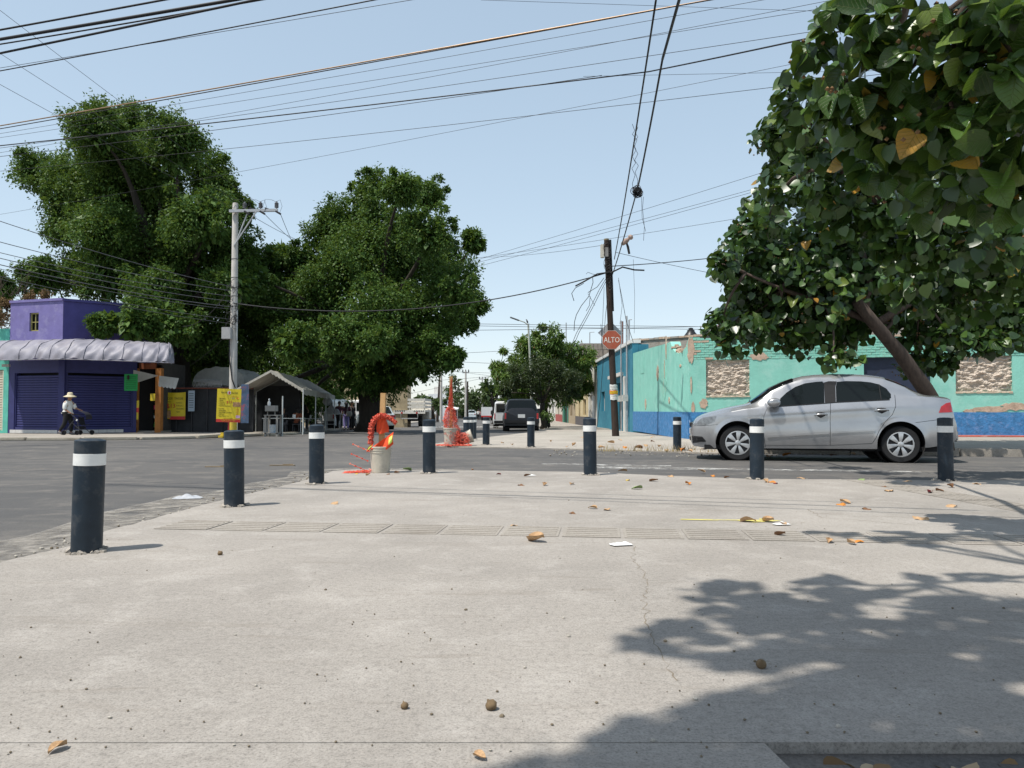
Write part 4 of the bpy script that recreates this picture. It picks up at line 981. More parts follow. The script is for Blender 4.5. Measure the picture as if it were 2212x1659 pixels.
# far white house at the end of the street, and buildings seen under the left trees
fh = thing('far_house', 'white two storey house far down the street left of the middle', 'building', (XW(950, 120), 122, gz(120)))
a, b = P(925, 905, 120), P(968, 851, 120)
m_fw = M('far_white', (.60, .62, .64), .85, .06, 3)
MB().box(a.x, b.x+0, 120, 128, gz(120), b.z).build('wall', m_fw, fh, world=True)
MB().box(a.x+.8, b.x-.5, 121, 127, b.z+.003, P(950, 835, 120).z).build('roof_room', m_wd, fh, world=True)
for px in (951, 962): q = P(px, 868, 119.9); MB().cbox((q.x, 119.98, q.z), (.55, .08, 1.1)).build('window', m_glass, fh, world=True)
MB().box(b.x-3.2, b.x+.02, 119.7, 119.98, P(950, 862, 120).z, P(950, 860, 120).z).build('ledge', m_wd, fh, world=True)
sh_ = thing('street_canopy', 'slanting white sheet canopy over the far left pavement', 'canopy', (XW(985, 95), 95, gz(95)))
a, b = P(942, 876, 95), P(988, 884, 95); MB().add([a, b, b+Vector((0, 3, .2)), a+Vector((0, 3, .2)), a-Vector((0, 0, .12)), b-Vector((0, 0, .12)), b+Vector((0, 3, .08)), a+Vector((0, 3, .08))], [(0, 1, 2, 3), (7, 6, 5, 4), (0, 4, 5, 1), (1, 5, 6, 2), (2, 6, 7, 3), (3, 7, 4, 0)]).build('sheet', m_white, sh_, world=True)
for q in (a, b): MB().tube([q, (q.x, q.y, gz(95))], .05, 6).build('post', m_steel, sh_, world=True)
lw = thing('house', 'dim lilac and cream house front seen through the white taco tent', 'building', (XW(720, 56), 57, gz(56)))
MB().box(XW(560, 56), XW(880, 56), 56, 58, gz(56), 3.6).build('wall', M('dim_cream_wall', (.38, .31, .2), .9, .3, 2), lw, world=True)
MB().box(XW(585, 55.9), XW(600, 55.9), 55.9, 55.99, gz(56), 2.5).build('lilac_pier', M('lilac_paint', (.36, .24, .42), .9), lw, world=True)
for px in (625, 655, 690, 740): MB().box(XW(px, 55.9), XW(px+12, 55.9), 55.92, 55.99, .2, 1.6).build('window', m_dark, lw, world=True)
wl_ = thing('boundary_wall', 'long dark wall added for the shade behind the taco tent under the ficus trees', 'wall', (XW(560, 48), 48, gz(48)))  # dark wall added as a backdrop for the deep shade under the trees
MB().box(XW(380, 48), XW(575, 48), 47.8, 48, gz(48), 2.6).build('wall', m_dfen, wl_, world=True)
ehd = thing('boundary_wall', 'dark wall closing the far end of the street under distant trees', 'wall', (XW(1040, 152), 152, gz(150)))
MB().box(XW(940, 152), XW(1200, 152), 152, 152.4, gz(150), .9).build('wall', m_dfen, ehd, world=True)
# ------------------------------------------------------------------ bollards
def bollard_mesh():
    r = .088
    post = MB().lathe([(r, -.03), (r, .70), (r-.004, .704), (r*.6, .712), (.002, .714)], 28).mesh('post', m_bol, smooth=True)
    band = MB().lathe([(r+.0005, .545), (r+.003, .546), (r+.003, .618), (r+.0005, .619)], 28, cap=False).mesh('reflective_band', m_white, smooth=True)
    rub = MB()
    for k in range(22):
        a = R.uniform(0, 2*PI); rr = r+R.uniform(.0, .035); s = R.uniform(.008, .028)
        rub.cbox((rr*math.cos(a), rr*math.sin(a), s*.25), (s*1.6, s, s*.8), R.uniform(0, 3), R.uniform(0, 1))
    return post, band, rub.mesh('mortar_collar', m_conc_far)
bp, bb_, brm = bollard_mesh()
blist = [(187,1191,.695,'bollard nearest of all, leftmost on the pavement edge','n'), (506,1093,.69,'bollard second nearest, in front of the yellow menu sign post','n'), (684,1045,.70,'bollard third from left, on kerb left of the vest bucket','n'),
  (927,1022,.745,'bollard on near kerb just right of the vest bucket','n'), (1275,1026,.765,'near kerb bollard standing in front of the wooden stop sign pole','n'), (1635,1035,.765,'near kerb bollard in front of the front wheel of the silver sedan','n'), (2043,1038,.78,'near kerb bollard in front of the tail of the silver sedan, farthest right','n'),
  (1007.4,953,.70,'far corner bollard directly beside the netting wrapped buckets','f'), (1017,952,.70,'middle one of three far corner bollards overlapping behind the netting','f'), (1023,949,.70,'rearmost of three far corner bollards overlapping behind the netting','f'),
  (1050,961,.70,'far corner bollard between the netting wrapped buckets and the dark off-roader','f'), (1146.7,966,.70,'far corner bollard in front of the right rear corner of the dark off-roader','f'), (1269,953,.70,'far bollard almost hidden behind the near one at the wooden pole','f'), (1463,973,.73,'far kerb bollard standing just ahead of the silver sedan bonnet','f')]
for i, (px, py, h, lab, wh) in enumerate(blist):
    p = G(px, py, .03)
    root = thing('bollard', 'dark blue-grey ' + lab, 'bollard', tuple(p), R.uniform(0, 6), 'bollards round the street corner')
    root.scale = (1, 1, h/.714)
    root.rotation_euler = (R.uniform(-.012, .012), R.uniform(-.012, .012)+(.02 if i == 0 else 0), R.uniform(0, 6))
    link('post', bp, None, root); link('reflective_band', bb_, None, root)
    if i != 8: o = link('mortar_collar', brm, None, root); o['kind'] = 'stuff'

# ------------------------------------------------------------------ bucket with plank, vest and netting
bk = G(822, 1020.5, .03)
BK = [(.105, 0), (.112, .004), (.128, .245), (.134, .247), (.134, .256), (.129, .258), (.130, .275), (.137, .277), (.137, .287), (.131, .289), (.132, .306), (.140, .308), (.140, .322), (.134, .325), (.128, .32), (.125, .30)]
def bucket(root, sc_=1.0, m=Matrix.Identity(4)):
    o = MB().lathe([(r*sc_, z*sc_) for r, z in BK], 32, cap=False, m=m).build('bucket', m_bucket, root, smooth=True, fix=False)
    MB().lathe([(.001, .292*sc_), (.124*sc_, .29*sc_)], 24, cap=False, m=m).build('concrete_fill', m_conc_far, root, fix=False)
    return o
br = thing('weighted_bucket', 'mortar stained bucket with a wooden plank set upright, standing on the near kerb', 'bucket', tuple(bk)); k_ = 1.12
bucket(br, k_)
MB().cbox((.02, .01, .70), (.075, .045, .82), -.15, 0, .035).build('plank', m_wood, br, bevel=.003)
# vest: folded cloth hung round the plank
def cloth(fn, nu, nv, name, mat, root): return MB().grid(fn, nu, nv).build(name, mat, root, smooth='all', fix=False)
vest = thing('safety_vest', 'orange safety vest with lime reflective stripes tied round the plank in the bucket', 'vest', tuple(bk))
def v1(u, v):
    a = -2.6+u*4.2; r = .055+.012*math.sin(u*17+v*5)+.02*v
    return Vector((.02+r*1.05*math.sin(a)+.01*v, -.0-r*math.cos(a)*.95, .78-.23*v+.012*math.sin(u*9)))
cloth(v1, 36, 14, 'back', m_orange, vest)
def v2(u, v):
    x = -.11+.30*u; z = .37+.22*u-.0*v; w = (.05+.13*math.sin(min(1, u*1.05)*PI*.62))
    return Vector((x, -.085-.03*math.sin(u*6+v*4)-.02*math.sin(v*PI), z-.02-w*v+.05*(1-u)*0))
cloth(v2, 26, 12, 'front_flap', m_orange, vest)
def v3(u, v): p = v2(.80+.17*u, v*.55+.22); return p+Vector((0, -.006, 0))
cloth(v3, 6, 6, 'reflective_stripe', m_lime, vest)
def v4(u, v): return Vector((-.09-.085*u, -.10+.02*math.sin(v*6), .43-.10*u-.065*v+.02*u*v))
cloth(v4, 8, 6, 'shoulder_strap', m_orange, vest)
def v5(u, v): return v4(.25+.6*u, .15+.5*v)+Vector((0, -.006, 0))
cloth(v5, 5, 4, 'reflective_stripe', m_lime, vest)
def v6(u, v):
    a = u*2*PI; r = .058+.012*math.sin(3*a)
    return Vector((.022+r*math.sin(a)-.01, -r*.8*math.cos(a), .815-.045*v+.015*math.sin(2*a)))
cloth(v6, 24, 5, 'collar', m_orange, vest)
# roll of netting hung over the plank: bumpy rope of knotted mesh
def net_rope(pts, r0, name, root, strands=9, turns=9, thick=.005):
    P_ = [Vector(p) for p in pts]; mb = MB(); n = 90
    def at(t):
        f = t*(len(P_)-1); i = min(int(f), len(P_)-2); a, b = P_[i], P_[i+1]
        p0 = P_[max(i-1, 0)]; p3 = P_[min(i+2, len(P_)-1)]; s = f-i
        return .5*((2*a)+(-p0+b)*s+(2*p0-5*a+4*b-p3)*s*s+(-p0+3*a-3*b+p3)*s**3)
    for k in range(strands):
        for sgn in (1, -1):
            pp = []
            for i in range(n+1):
                t = i/n; c = at(t); d = (at(min(1, t+.01))-at(max(0, t-.01))).normalized(); u = d.orthogonal().normalized(); w = d.cross(u)
                a = 2*PI*k/strands+sgn*t*turns*2.2; r = r0*(1-.35*t)*(1+.30*math.sin(t*100+k*.25)+.25*R.uniform(-1, 1))
                pp.append(c+(u*math.cos(a)+w*math.sin(a))*r)
            mb.tube(pp, thick, 4, cap=False)
    o = mb.build(name, m_net, root, fix=False); o['kind'] = 'stuff'; return o
nr_ = thing('safety_netting', 'twisted roll of orange plastic safety netting hung over the plank in the bucket', 'netting', tuple(bk))
mb = MB(); RP = [Vector(q) for q in [(-.13, -.06, .40), (-.125, -.07, .55), (-.115, -.075, .66), (-.06, -.08, .765), (.04, -.085, .80), (.13, -.085, .765), (.20, -.08, .71), (.225, -.08, .69)]]
RC = [RP[i].lerp(RP[i+1], k/8) for i in range(len(RP)-1) for k in range(8)]
for k in range(2600):
    t = R.random(); i = min(int(t*len(RC)), len(RC)-2); d = (RC[i+1]-RC[i]).normalized(); c = RC[i].lerp(RC[i+1], R.random()); r = (.036-.016*max(0, t-.5)*1.6)*(1+.22*math.sin(i*1.7))
    u_ = d.orthogonal().normalized(); w_ = d.cross(u_); a = R.uniform(0, 2*PI); rr = r*R.uniform(.6, 1.12); da = R.uniform(.3, .9); ax_ = R.gauss(0, .010)
    p0 = c+(u_*math.cos(a)+w_*math.sin(a))*rr; p1 = c+(u_*math.cos(a+da)+w_*math.sin(a+da))*rr*R.uniform(.8, 1.15)+d*ax_
    mb.tube([p0, p1], .0032, 3, cap=False)
o = mb.build('roll', m_net, nr_, fix=False); o['kind'] = 'stuff'
mb = MB()   # loose strands trailing down to the ground
for k in range(0):
    a = Vector((-.15+R.uniform(-.03, .03), -.06+R.uniform(-.05, .05), R.uniform(.05, .5))); b = Vector((-.30+R.uniform(-.25, .15), -.05+R.uniform(-.12, .12), max(.008, a.z-R.uniform(.1, .5)))) 
    mb.tube([a, a.lerp(b, .5)+Vector((R.uniform(-.03, .03), 0, -.03)), b], .003, 4)
for i in range(3):
    for s_ in range(4):
        p = Vector((-.15-.075*s_-.02*i, -.06, .30-.085*i+.032*s_-.05*i)); mb.cbox(p, (.02, .012, .02), 0, 0, .8)
        if s_: mb.tube([p, q_], .004, 4)
        q_ = p
for k in range(240):
    x = -.12-.36*R.random()**.8; p = Vector((x, R.uniform(-.14, .02), .006+R.random()*.05*(1+2.2*x) if x > -.4 else .006)); a = R.uniform(0, PI)
    d = Vector((math.cos(a), math.sin(a), R.uniform(-.2, .4)))*R.uniform(.02, .05); mb.tube([p-d, p+d], .0035, 3)
o = mb.build('loose_strands', m_net, nr_, fix=False); o['kind'] = 'stuff'

b2 = G(974, 963, .03); w2 = thing('weighted_bucket', 'bucket with a tall plank hidden under orange netting on the far corner', 'bucket', tuple(b2))
bucket(w2, 1.35); MB().cbox((.0, 0, 1.05), (.075, .05, 1.3), .2).build('plank', m_wood, w2, bevel=.003)
b3 = G(996, 962, .03); w3 = thing('tipped_bucket', 'pale bucket lying tipped under orange netting beside the wrapped bucket', 'bucket', tuple(b3))
bucket(w3, 1.2, Matrix.Translation((.0, 0, .15)) @ Matrix.Rotation(1.25, 4, 'Y') @ Matrix.Translation((0, 0, -.1)))
n2 = thing('safety_netting', 'crumpled orange safety netting wrapped from plank top to both far corner buckets', 'netting', tuple(b2))
prof = [(1.62, .035, 0), (1.45, .04, 0), (1.2, .05, .0), (.95, .07, -.01), (.85, .14, -.02), (.72, .16, -.02), (.62, .20, -.02), (.5, .19, .0), (.38, .21, .03), (.25, .22, .04), (.12, .215, .05), (.01, .24, .05)]
mb = MB(); NU, NV = 46, 40
def netp(i, j):
    t = j/NV*(len(prof)-1); q = min(int(t), len(prof)-2); s = t-q
    z = prof[q][0]*(1-s)+prof[q+1][0]*s; r = prof[q][1]*(1-s)+prof[q+1][1]*s; ox = prof[q][2]*(1-s)+prof[q+1][2]*s
    a = 2*PI*i/NU; h = math.sin(i*12.9898+j*78.233)*43758.5; h -= math.floor(h)
    r *= .50+.48*h; return Vector((ox+r*math.cos(a)*1.05, r*math.sin(a), z+(h-.5)*.035))
for i in range(NU):
    for j in range(NV):
        mb.tube([netp(i, j), netp((i+1) % NU, j)], .0032, 3, cap=False); mb.tube([netp(i, j), netp(i, j+1)], .0032, 3, cap=False)
for k in range(520):
    a = R.uniform(0, 2*PI); e = R.random(); r = .17*(e**.4)
    p = Vector((.27+r*math.cos(a)*1.1, -.03+r*math.sin(a), .16+R.uniform(-.15, .17)*(1-e*.3))); 
    d = Vector((R.gauss(0, 1), R.gauss(0, 1), R.gauss(0, 1))).normalized()*R.uniform(.015, .04); p.z = max(.01, p.z); mb.tube([p-d, p+d], .004, 3, cap=False)
for k in range(260):
    p = Vector((R.uniform(-.34, .5), R.uniform(-.25, .0), .01+R.random()*.03)); a = R.uniform(0, PI); d = Vector((math.cos(a), math.sin(a), R.uniform(-.1, .4)))*R.uniform(.02, .05); mb.tube([p-d, p+d], .004, 3, cap=False)
o = mb.build('mesh', m_net, n2, fix=False); o['kind'] = 'stuff'

# ------------------------------------------------------------------ menu board on a post
ms = G(494, 942, 0); ms.y = 26.5; ms.x = XW(494, 26.5); ms.z = gz(26.5)
mn = thing('menu_sign', 'yellow taco price board with a red foot on a red post at the kerb', 'sign', tuple(ms))
s_ = 26.5/F; zc = P(495, 876, 26.5).z-ms.z; bw, bh_ = 50.6*s_, 72*s_
tilt = Matrix.Translation((0, 0, zc)) @ Matrix.Rotation(.03, 4, 'Y') @ Matrix.Rotation(.10, 4, 'Z')
MB().box(-bw/2, bw/2, 0, .03, -bh_/2, bh_/2, tilt).build('board', m_yel, mn, bevel=.004)
MB().box(-bw/2+.002, bw/2-.002, -.004, -.001, -bh_/2+.002, -bh_/2+.105, tilt).build('footer', m_red, mn)
MB().tube([(-.01, .05, .02), (-.01, .05, zc+.3)], .028, 10).build('post', M('red_post', (.35, .03, .03), .5), mn)
MB().cbox((-.18, -.05, .06), (.16, .4, .07)).cbox((-.18, -.05, .14), (.10, .16, .1)).cbox((.0, .05, .03), (.5, .1, .05)).build('foot', M('yellow_steel', (.55, .40, .03), .6), mn)
def mt(s, size, u, v, mat=m_text, al='LEFT', sx=1): text(s, size, mat, mn, tilt @ FLY((u*bw-bw/2, -.006, bh_/2-v*bh_)), 'lettering', al, sx)
mt('RICOS', .075, .31, .115, al='CENTER', sx=1.05); mt('TACOS', .075, .70, .12, al='CENTER', sx=1.05)
q = tilt @ FLY((.0, -.006, bh_/2-.115*bh_)) @ Matrix.Rotation(PI/2, 4, 'X')
MB().lathe([(.001, 0), (.062, 0)], 20, cap=False, m=q).build('emblem', m_white, mn); MB().prism([(-.022, -.05), (.022, -.05), (.028, .0), (.02, .045), (-.02, .045), (-.028, 0)], .001, .003, q).build('emblem', m_red, mn)
for k, t in enumerate(('\u2022 Barbacoa', '\u2022 Bistek', '\u2022 Chorizo', '\u2022 Adobada', '\u2022 Chicharron prens.')): mt(t, .052, .07, .29+.055*k)
for k, t in enumerate(('\u2022 Lonches', '\u2022 Quesadillas', '\u2022 Quesadilla con carne', '\u2022 Refresco', '\u2022 Agua fresca 1 lt.')): mt(t, .052, .06, .595+.055*k)
for k, t in enumerate(('$30', '$13', '$20', '$15')): mt(t, .044, .83, .60+.055*k, m_red)
mt('$13', .12, .40, .40, m_red); mt('ACEPTAMOS TARJETAS', .022, .60, .225, m_red); mt('VISA', .045, .61, .28, M('print_blue', (.10, .13, .32), .6), sx=1.1)
for du, c in ((.84, m_red), (.875, M('print_orange', (.75, .28, .03), .6))): MB().lathe([(.001, 0), (.024, 0)], 16, cap=False, m=tilt @ FLY((du*bw-bw/2, -.006-.001*(du > .85), bh_/2-.28*bh_)) @ Matrix.Rotation(PI/2, 4, 'X')).build('card_logo', c, mn)
MB().box(.14, bw/2-.01, -.006, -.002, bh_/2-.53*bh_, bh_/2-.395*bh_, tilt).build('taco_picture', MATS['taco_brown'], mn)
MB().box(bw/2-.15, bw/2-.02, -.006, -.002, bh_/2-.87*bh_, bh_/2-.79*bh_, tilt).build('price_patch', M('pink_paper', (.55, .33, .50), .8), mn)
mt('ricos tacos los guerito', .036, .5, .885, al='CENTER'); mt('Enviamos todos y nuestros domicilios', .034, .5, .93, m_yel, 'CENTER'); mt('33 1589 1020 / 33 1231 9462', .036, .5, .965, m_yel, 'CENTER')

# ------------------------------------------------------------------ concrete utility pole with crossarm
YP = 28.0; pb = Vector((XW(503, YP), YP, gz(YP)+.02)); s_ = YP/F
up = thing('utility_pole', 'tall grey concrete utility pole with a steel crossarm and three insulators', 'utility pole', tuple(pb))
ztop = P(502, 440, YP).z-pb.z
m_cpole = M('pale_concrete_pole', (.44, .42, .39), .85, .12, 5, .2, 30)
MB().lathe([(.15, -.1), (.145, .9), (.10, ztop), (.09, ztop+.02)], 14).build('pole', m_cpole, up, smooth=True)
MB().lathe([(.152, .0), (.149, .95)], 14, cap=False).build('yellow_band', M('pole_yellow', (.55, .42, .05), .7, .2, 5), up, smooth=True)
za = P(545, 457, YP).z-pb.z; L0, L1 = (492.8-502)*s_, (596-502)*s_
MB().cbox(((L0+L1)/2, -.13, za), (L1-L0, .09, .10), .06, 0, -.035).build('crossarm', m_steel, up)
for k, px in enumerate((524.5, 558.3, 592.4)):
    u = (px-502)*s_; zz = za+.05+.002*k*9
    ins = MB().lathe([(.02, 0), (.02, .05)]+sum([[(.075, .05+.032*i), (.075, .062+.032*i), (.05, .07+.032*i), (.05, .078+.032*i)] for i in range(6)], [])+[(.03, .25), (.03, .28)], 12, (u, -.13+.06*u, zz)).build('insulator', M('grey_porcelain', (.16, .16, .17), .35), up, smooth=True)
MB().tube([(.49*1, -.10, za-.06), (.02, -.10, P(503, 533, YP).z-pb.z)], .028, 6).tube([((551-502)*s_, -.2, za-.06), (.02, -.16, P(503, 533, YP).z-pb.z)], .028, 6).build('brace', m_steel, up)
bxz = P(492, 721, YP).z-pb.z
MB().cbox(((493-503)*s_, -.22, bxz), (20*s_, .18, 25*s_)).build('meter_cabinet', M('cabinet_grey', (.36, .36, .36), .5, .06, 4), up, bevel=.01)
cond = MB(); cond.tube([(-.10, -.16, bxz-.2), (-.08, -.16, bxz-1.0), (.02, -.17, bxz-1.7), (.14, -.17, P(510, 838, YP).z-pb.z)], .022, 6)
cond.build('cable_conduit', m_cable, up, smooth='all'); MB().tube([(.15, -.10, bxz-.25), (.15, -.10, bxz+.9)], .025, 6).build('conduit', m_steel, up)
for py in (560, 600, 622, 640, 662, 690, 740, 790): MB().lathe([(.125, -.012), (.128, 0), (.125, .012)], 12, (0, 0, P(500, py, YP).z-pb.z), cap=False).build('band', m_dsteel, up)
mess = MB()
for k in range(40):
    z = P(500, R.uniform(610, 705), YP).z-pb.z; a = R.uniform(0, 2*PI); c = Vector((R.uniform(-.22, .2), -.15+R.uniform(-.05, .1), z)); rr = R.uniform(.05, .16)
    mess.tube([c+Vector((rr*math.cos(a+t*.5), .02*math.sin(t), rr*math.sin(a+t*.5)*1.2)) for t in range(R.randint(5, 11))], .008, 4)
o = mess.build('wire_tangle', m_cable, up); o['kind'] = 'stuff'
jm = MB()
for px in (524.5, 558.3, 592.4):
    u = (px-502)*s_; jm.tube([(u-.5, -.12, za+.1), (u-.38, -.14, za+.42), (u-.15, -.14, za+.40), (u, -.13, za+.33)], .006, 5).tube([(u, -.13, za+.33), (u+.16, -.13, za+.4), (u+.24, -.15, za+.15), (u+.14, -.16, za-.12)], .006, 5)
    jm.tube([(u-.42, -.02, za+.12), (u-.16, -.05, za+.02)], .035, 6).tube([(u+.02, -.2, za-.04), (u+.22, -.25, za-.16)], .035, 6)
jm.build('jumper_wire', m_cable, up)

# ------------------------------------------------------------------ wooden pole with stop sign
wb = G(1330, 942, .03); YW = wb.y; s_ = YW/F
wp = thing('utility_pole', 'dark leaning wooden pole wrapped with notices and hung with cut cables', 'utility pole', tuple(wb))
wt_ = P(1311, 519, YW)-wb
def wpt(py): q = P(1330-20*(942-py)/423, py, YW)-wb; return q
m_wp = bark_mat('creosoted_wood', (.036, .022, .016))
MB().tube([Vector((0, 0, -.1))]+[wpt(y) for y in (942, 800, 650, 519)], [.135, .135, .12, .105, .092], 14).build('pole', m_wp, wp, smooth=True)
MB().tube([wpt(519)-Vector((0, 0, .0)), wpt(516)], .094, 14).build('pole_top', M('weathered_top', (.25, .21, .13), .9), wp)
MB().tube([wpt(672+0)+Vector((.13, .02, 0)), wpt(600)+Vector((.14, .02, 0)), wpt(518)+Vector((.135, .02, 0))], [.03, .035, .05], 8).build('splice_case', m_black, wp)
q = wpt(540); MB().cbox(q+Vector((-.17, -.02, -.05)), (.14, .14, .50)).build('terminal_box', M('ivory_box', (.52, .49, .42), .6, .15, 5), wp, bevel=.015)
MB().cbox(q+Vector((-.02, -.10, -.1)), (.13, .06, .36)).build('terminal_box', M('grey_box', (.22, .21, .20), .7), wp, bevel=.01)
mess = MB()
for k in range(46):
    z = wpt(R.uniform(530, 620)); a = R.uniform(0, 6); rr = R.uniform(.04, .14)
    mess.tube([z+Vector((rr*math.cos(a+t*.6)+R.uniform(-.03, .03), -.12, rr*1.5*math.sin(a+t*.6))) for t in range(R.randint(4, 9))], .008, 4)
o = mess.build('wire_tangle', m_cable, wp); o['kind'] = 'stuff'
loose = MB()   # cut cable ends hanging from the pole
def pxl(pts, r=.012, Y=None):
    loose.tube([P(x, y, (Y or YW)-.15)-wb for x, y in pts], r, 5)
pxl([(1318, 588), (1290, 592), (1262, 608), (1243, 618)], .03); pxl([(1318, 590), (1345, 577), (1370, 583), (1392, 584)], .03)
pxl([(1290, 594), (1280, 592), (1270, 588), (1266, 592)], .008); pxl([(1261, 612), (1243, 622), (1235, 634), (1240, 650)], .013)
pxl([(1280, 597), (1281, 610), (1272, 640), (1256, 660), (1245, 680), (1241, 695), (1240, 715)], .013); pxl([(1305, 600), (1290, 620), (1270, 632)], .012)
pxl([(1310, 600), (1295, 625), (1270, 675), (1245, 720), (1225, 770)], .011, 29); pxl([(1312, 602), (1300, 625), (1280, 665), (1250, 720), (1232, 765)], .011, 29)
pxl([(1275, 640), (1273, 660), (1266, 672)], .01); pxl([(1313, 640), (1308, 680), (1305, 720)], .009); pxl([(1305, 620), (1302, 690), (1298, 760)], .008); pxl([(1336, 605), (1343, 640), (1352, 690), (1368, 740)], .01); pxl([(1336, 600), (1344, 660), (1339, 700)], .007)
pxl([(1298, 700), (1303, 780), (1297, 860), (1289, 925)], .010); pxl([(1270, 634), (1285, 660)], .008); pxl([(1368, 560), (1371, 640), (1370, 720)], .006)
loose.build('cut_cable', m_cable, wp)
# posters wrapped round the pole
def wrap(y0, y1, r, a0, a1, mat, name):
    c0, c1 = wpt(y0), wpt(y1); mb = MB()
    mb.grid(lambda u, v: c0.lerp(c1, v)+Vector((r*math.sin(a0+(a1-a0)*u), -r*math.cos(a0+(a1-a0)*u), .01*math.sin(u*13))), 14, 4)
    return mb.build(name, mat, None, fix=False)
m_paper = M('white_paper', (.66, .66, .63), .8, .06, 8)
pst = thing('poster', 'white printed notice with black heading wrapped round the wooden pole', 'poster', tuple(wb))
def pw(o): o.parent = pst; return o
pw(wrap(831, 864, .146, -1.3, 1.45, m_paper, 'sheet')); 
def ptxt(s, size, py, dx=0):
    c = wpt(py); text(s, size, m_text, pst, FLY(c+Vector((dx, -.152, 0))) , sx=.95)
ptxt('VENTA DE', .062, 836.5); ptxt('PLANCHADO', .05, 841.5); ptxt('33 2555-0907', .042, 856); ptxt('lunes a sabado', .026, 861)
fl_ = thing('poster', 'orange and yellow torn strip glued across the notice on the wooden pole', 'poster', tuple(wb)); pst2 = fl_
o = wrap(843.5, 852, .153, -1.7, 1.6, M('orange_strip', (.62, .16, .03), .6, .3, 8), 'strip'); o.parent = fl_
for k in range(6):
    c = wpt(847.8); a = -.9+.36*k; MB().cbox(c+Vector((.157*math.sin(a), -.157*math.cos(a), 0)), (.028, .006, .11), a, 0, .5).build('yellow_bar', m_yel, fl_)
# ALTO sign
zs = wpt(735); R8 = 20.2*s_/math.cos(PI/8)
st = thing('stop_sign', 'faded red octagonal stop sign reading ALTO fixed to the wooden pole', 'stop sign', tuple(wb+zs+Vector((0, -.17, 0))))
oc = lambda r: [(r*math.cos(PI/8+k*PI/4), r*math.sin(PI/8+k*PI/4)) for k in range(8)]
RX = Matrix.Rotation(PI/2, 4, 'X')
MB().prism(oc(R8), -.006, .0, RX).build('plate', M('sign_border', (.50, .42, .38), .6), st); MB().prism(oc(R8*.955), .0005, .003, RX).build('face', M('faded_red', (.36, .085, .045), .55, .15, 5, dirt=(.28, .12, .08), dscale=3), st)
text('ALTO', .285, M('sign_white', (.72, .68, .62), .6), st, FLY((0, -.006, -.01)), sx=.80)
dm = thing('diamond_sign', 'grey back of a diamond warning plate fixed behind the wooden pole', 'sign', tuple(wb+wpt(718)+Vector((0, .16, 0))))
MB().prism([(-27*s_, 0), (0, -26*s_), (27*s_, 0), (0, 26*s_)], -.005, .005, RX).build('plate', M('plain_aluminium', (.44, .45, .46), .5, .06, 3), dm)

# ------------------------------------------------------------------ street lamp with a bird
YL = 49.0; lb_ = Vector((XW(1147, YL), YL, gz(YL)+.08)); sl_ = thing('street_lamp', 'slender pale street lamp with a flat lamp head over the dark off-roader', 'street lamp', tuple(lb_))
zt = P(1141, 700, YL)-lb_
MB().tube([(.05, 0, 0), (0, 0, zt.z*.5), (zt.x, 0, zt.z)], [.085, .075, .06], 10).build('pole', M('lamp_pole_green_grey', (.42, .44, .38), .6), sl_, smooth=True)
e = P(1120, 691.5, YL)-lb_; MB().tube([(zt.x, 0, zt.z-.05), (zt.x-.25, 0, zt.z+.12), e], .035, 8).build('arm', MATS['lamp_pole_green_grey'], sl_, smooth=True)
MB().cbox(e+Vector((-.25, 0, .08)), (.62, .22, .08), 0, 0, .35).build('lamp_head', M('lamp_dark', (.16, .17, .18), .5), sl_, bevel=.02)
bd = thing('bird', 'small dark bird perched on top of the street lamp arm', 'bird', tuple(lb_+zt+Vector((-.06, 0, .02))))
MB().lathe([(.005, -.13), (.03, -.1), (.055, -.02), (.05, .05), (.03, .09), (.035, .12), (.025, .155), (.003, .165)], 10, m=FLY((0, 0, .14)) @ Matrix.Rotation(-.35, 4, 'Y')).build('body', M('bird_grey', (.07, .06, .06), .8), bd, smooth='all')
MB().cbox((.1, 0, .03), (.12, .03, .012), 0, 0, .6).build('tail', MATS['bird_grey'], bd); MB().lathe([(.01, 0), (.001, .035)], 6, m=FLY((-.09, 0, .275)) @ Matrix.Rotation(-1.6, 4, 'Y')).build('beak', m_text, bd); MB().tube([(0, .01, 0), (0, .012, .06)], .006, 5).tube([(0, -.01, 0), (0, -.012, .06)], .006, 5).build('legs', m_text, bd)
# antenna masts on the right roofs, poles far down the street
for (px, pyt, pyb, Y, lab, arm) in ((1223, 697, 760, 58, 'thin roof mast standing left of the grey block room', 0), (1274, 718, 745, 64, 'short hooked aerial on the grey block room', 10), (1345, 694, 762, 40, 'rust brown roof mast just right of the stop sign', 0), (1359, 691, 765, 38, 'pale curved top roof mast right of the rust brown one', 6)):
    a = P(px, pyb, Y); b = P(px, pyt, Y); mb = MB().tube([a, b], .04, 6)
    if arm: mb.tube([b, b+Vector((arm*Y/F, 0, .02))], .025, 5)
    tag(mb.build('roof_mast', m_rust if px == 1345 else m_steel), lab, 'mast')
def far_pole(px, pyt, Y, lab, arm=0, arm2=0, mat=None, lean=0):
    b = Vector((XW(px, Y), Y, gz(Y))); r = thing('utility_pole', lab, 'utility pole', tuple(b), 0, 'poles far down the street'); t = P(px+lean, pyt, Y)-b
    MB().tube([(0, 0, 0), t], [.16, .11], 8).build('pole', mat or m_cpole, r)
    for k, a in enumerate((arm, arm2)):
        if a:
            z = t.z-(.25 if k == 0 else 4.2); w = a*Y/F; MB().cbox((t.x, 0, z), (w, .12, .14)).build('crossarm', m_steel, r)
            for u in (-.45, 0.0, .45): MB().lathe([(.06, 0), (.09, .1), (.05, .35)], 8, (t.x+u*w, 0, z+.07)).build('insulator', m_dsteel, r)
far_pole(945, 790, 95, 'leaning dark far pole in front of the white far house', 0, 0, m_wp, 6); far_pole(953, 770, 85, 'pale thin far pole just right of the leaning dark one', 0, 0)
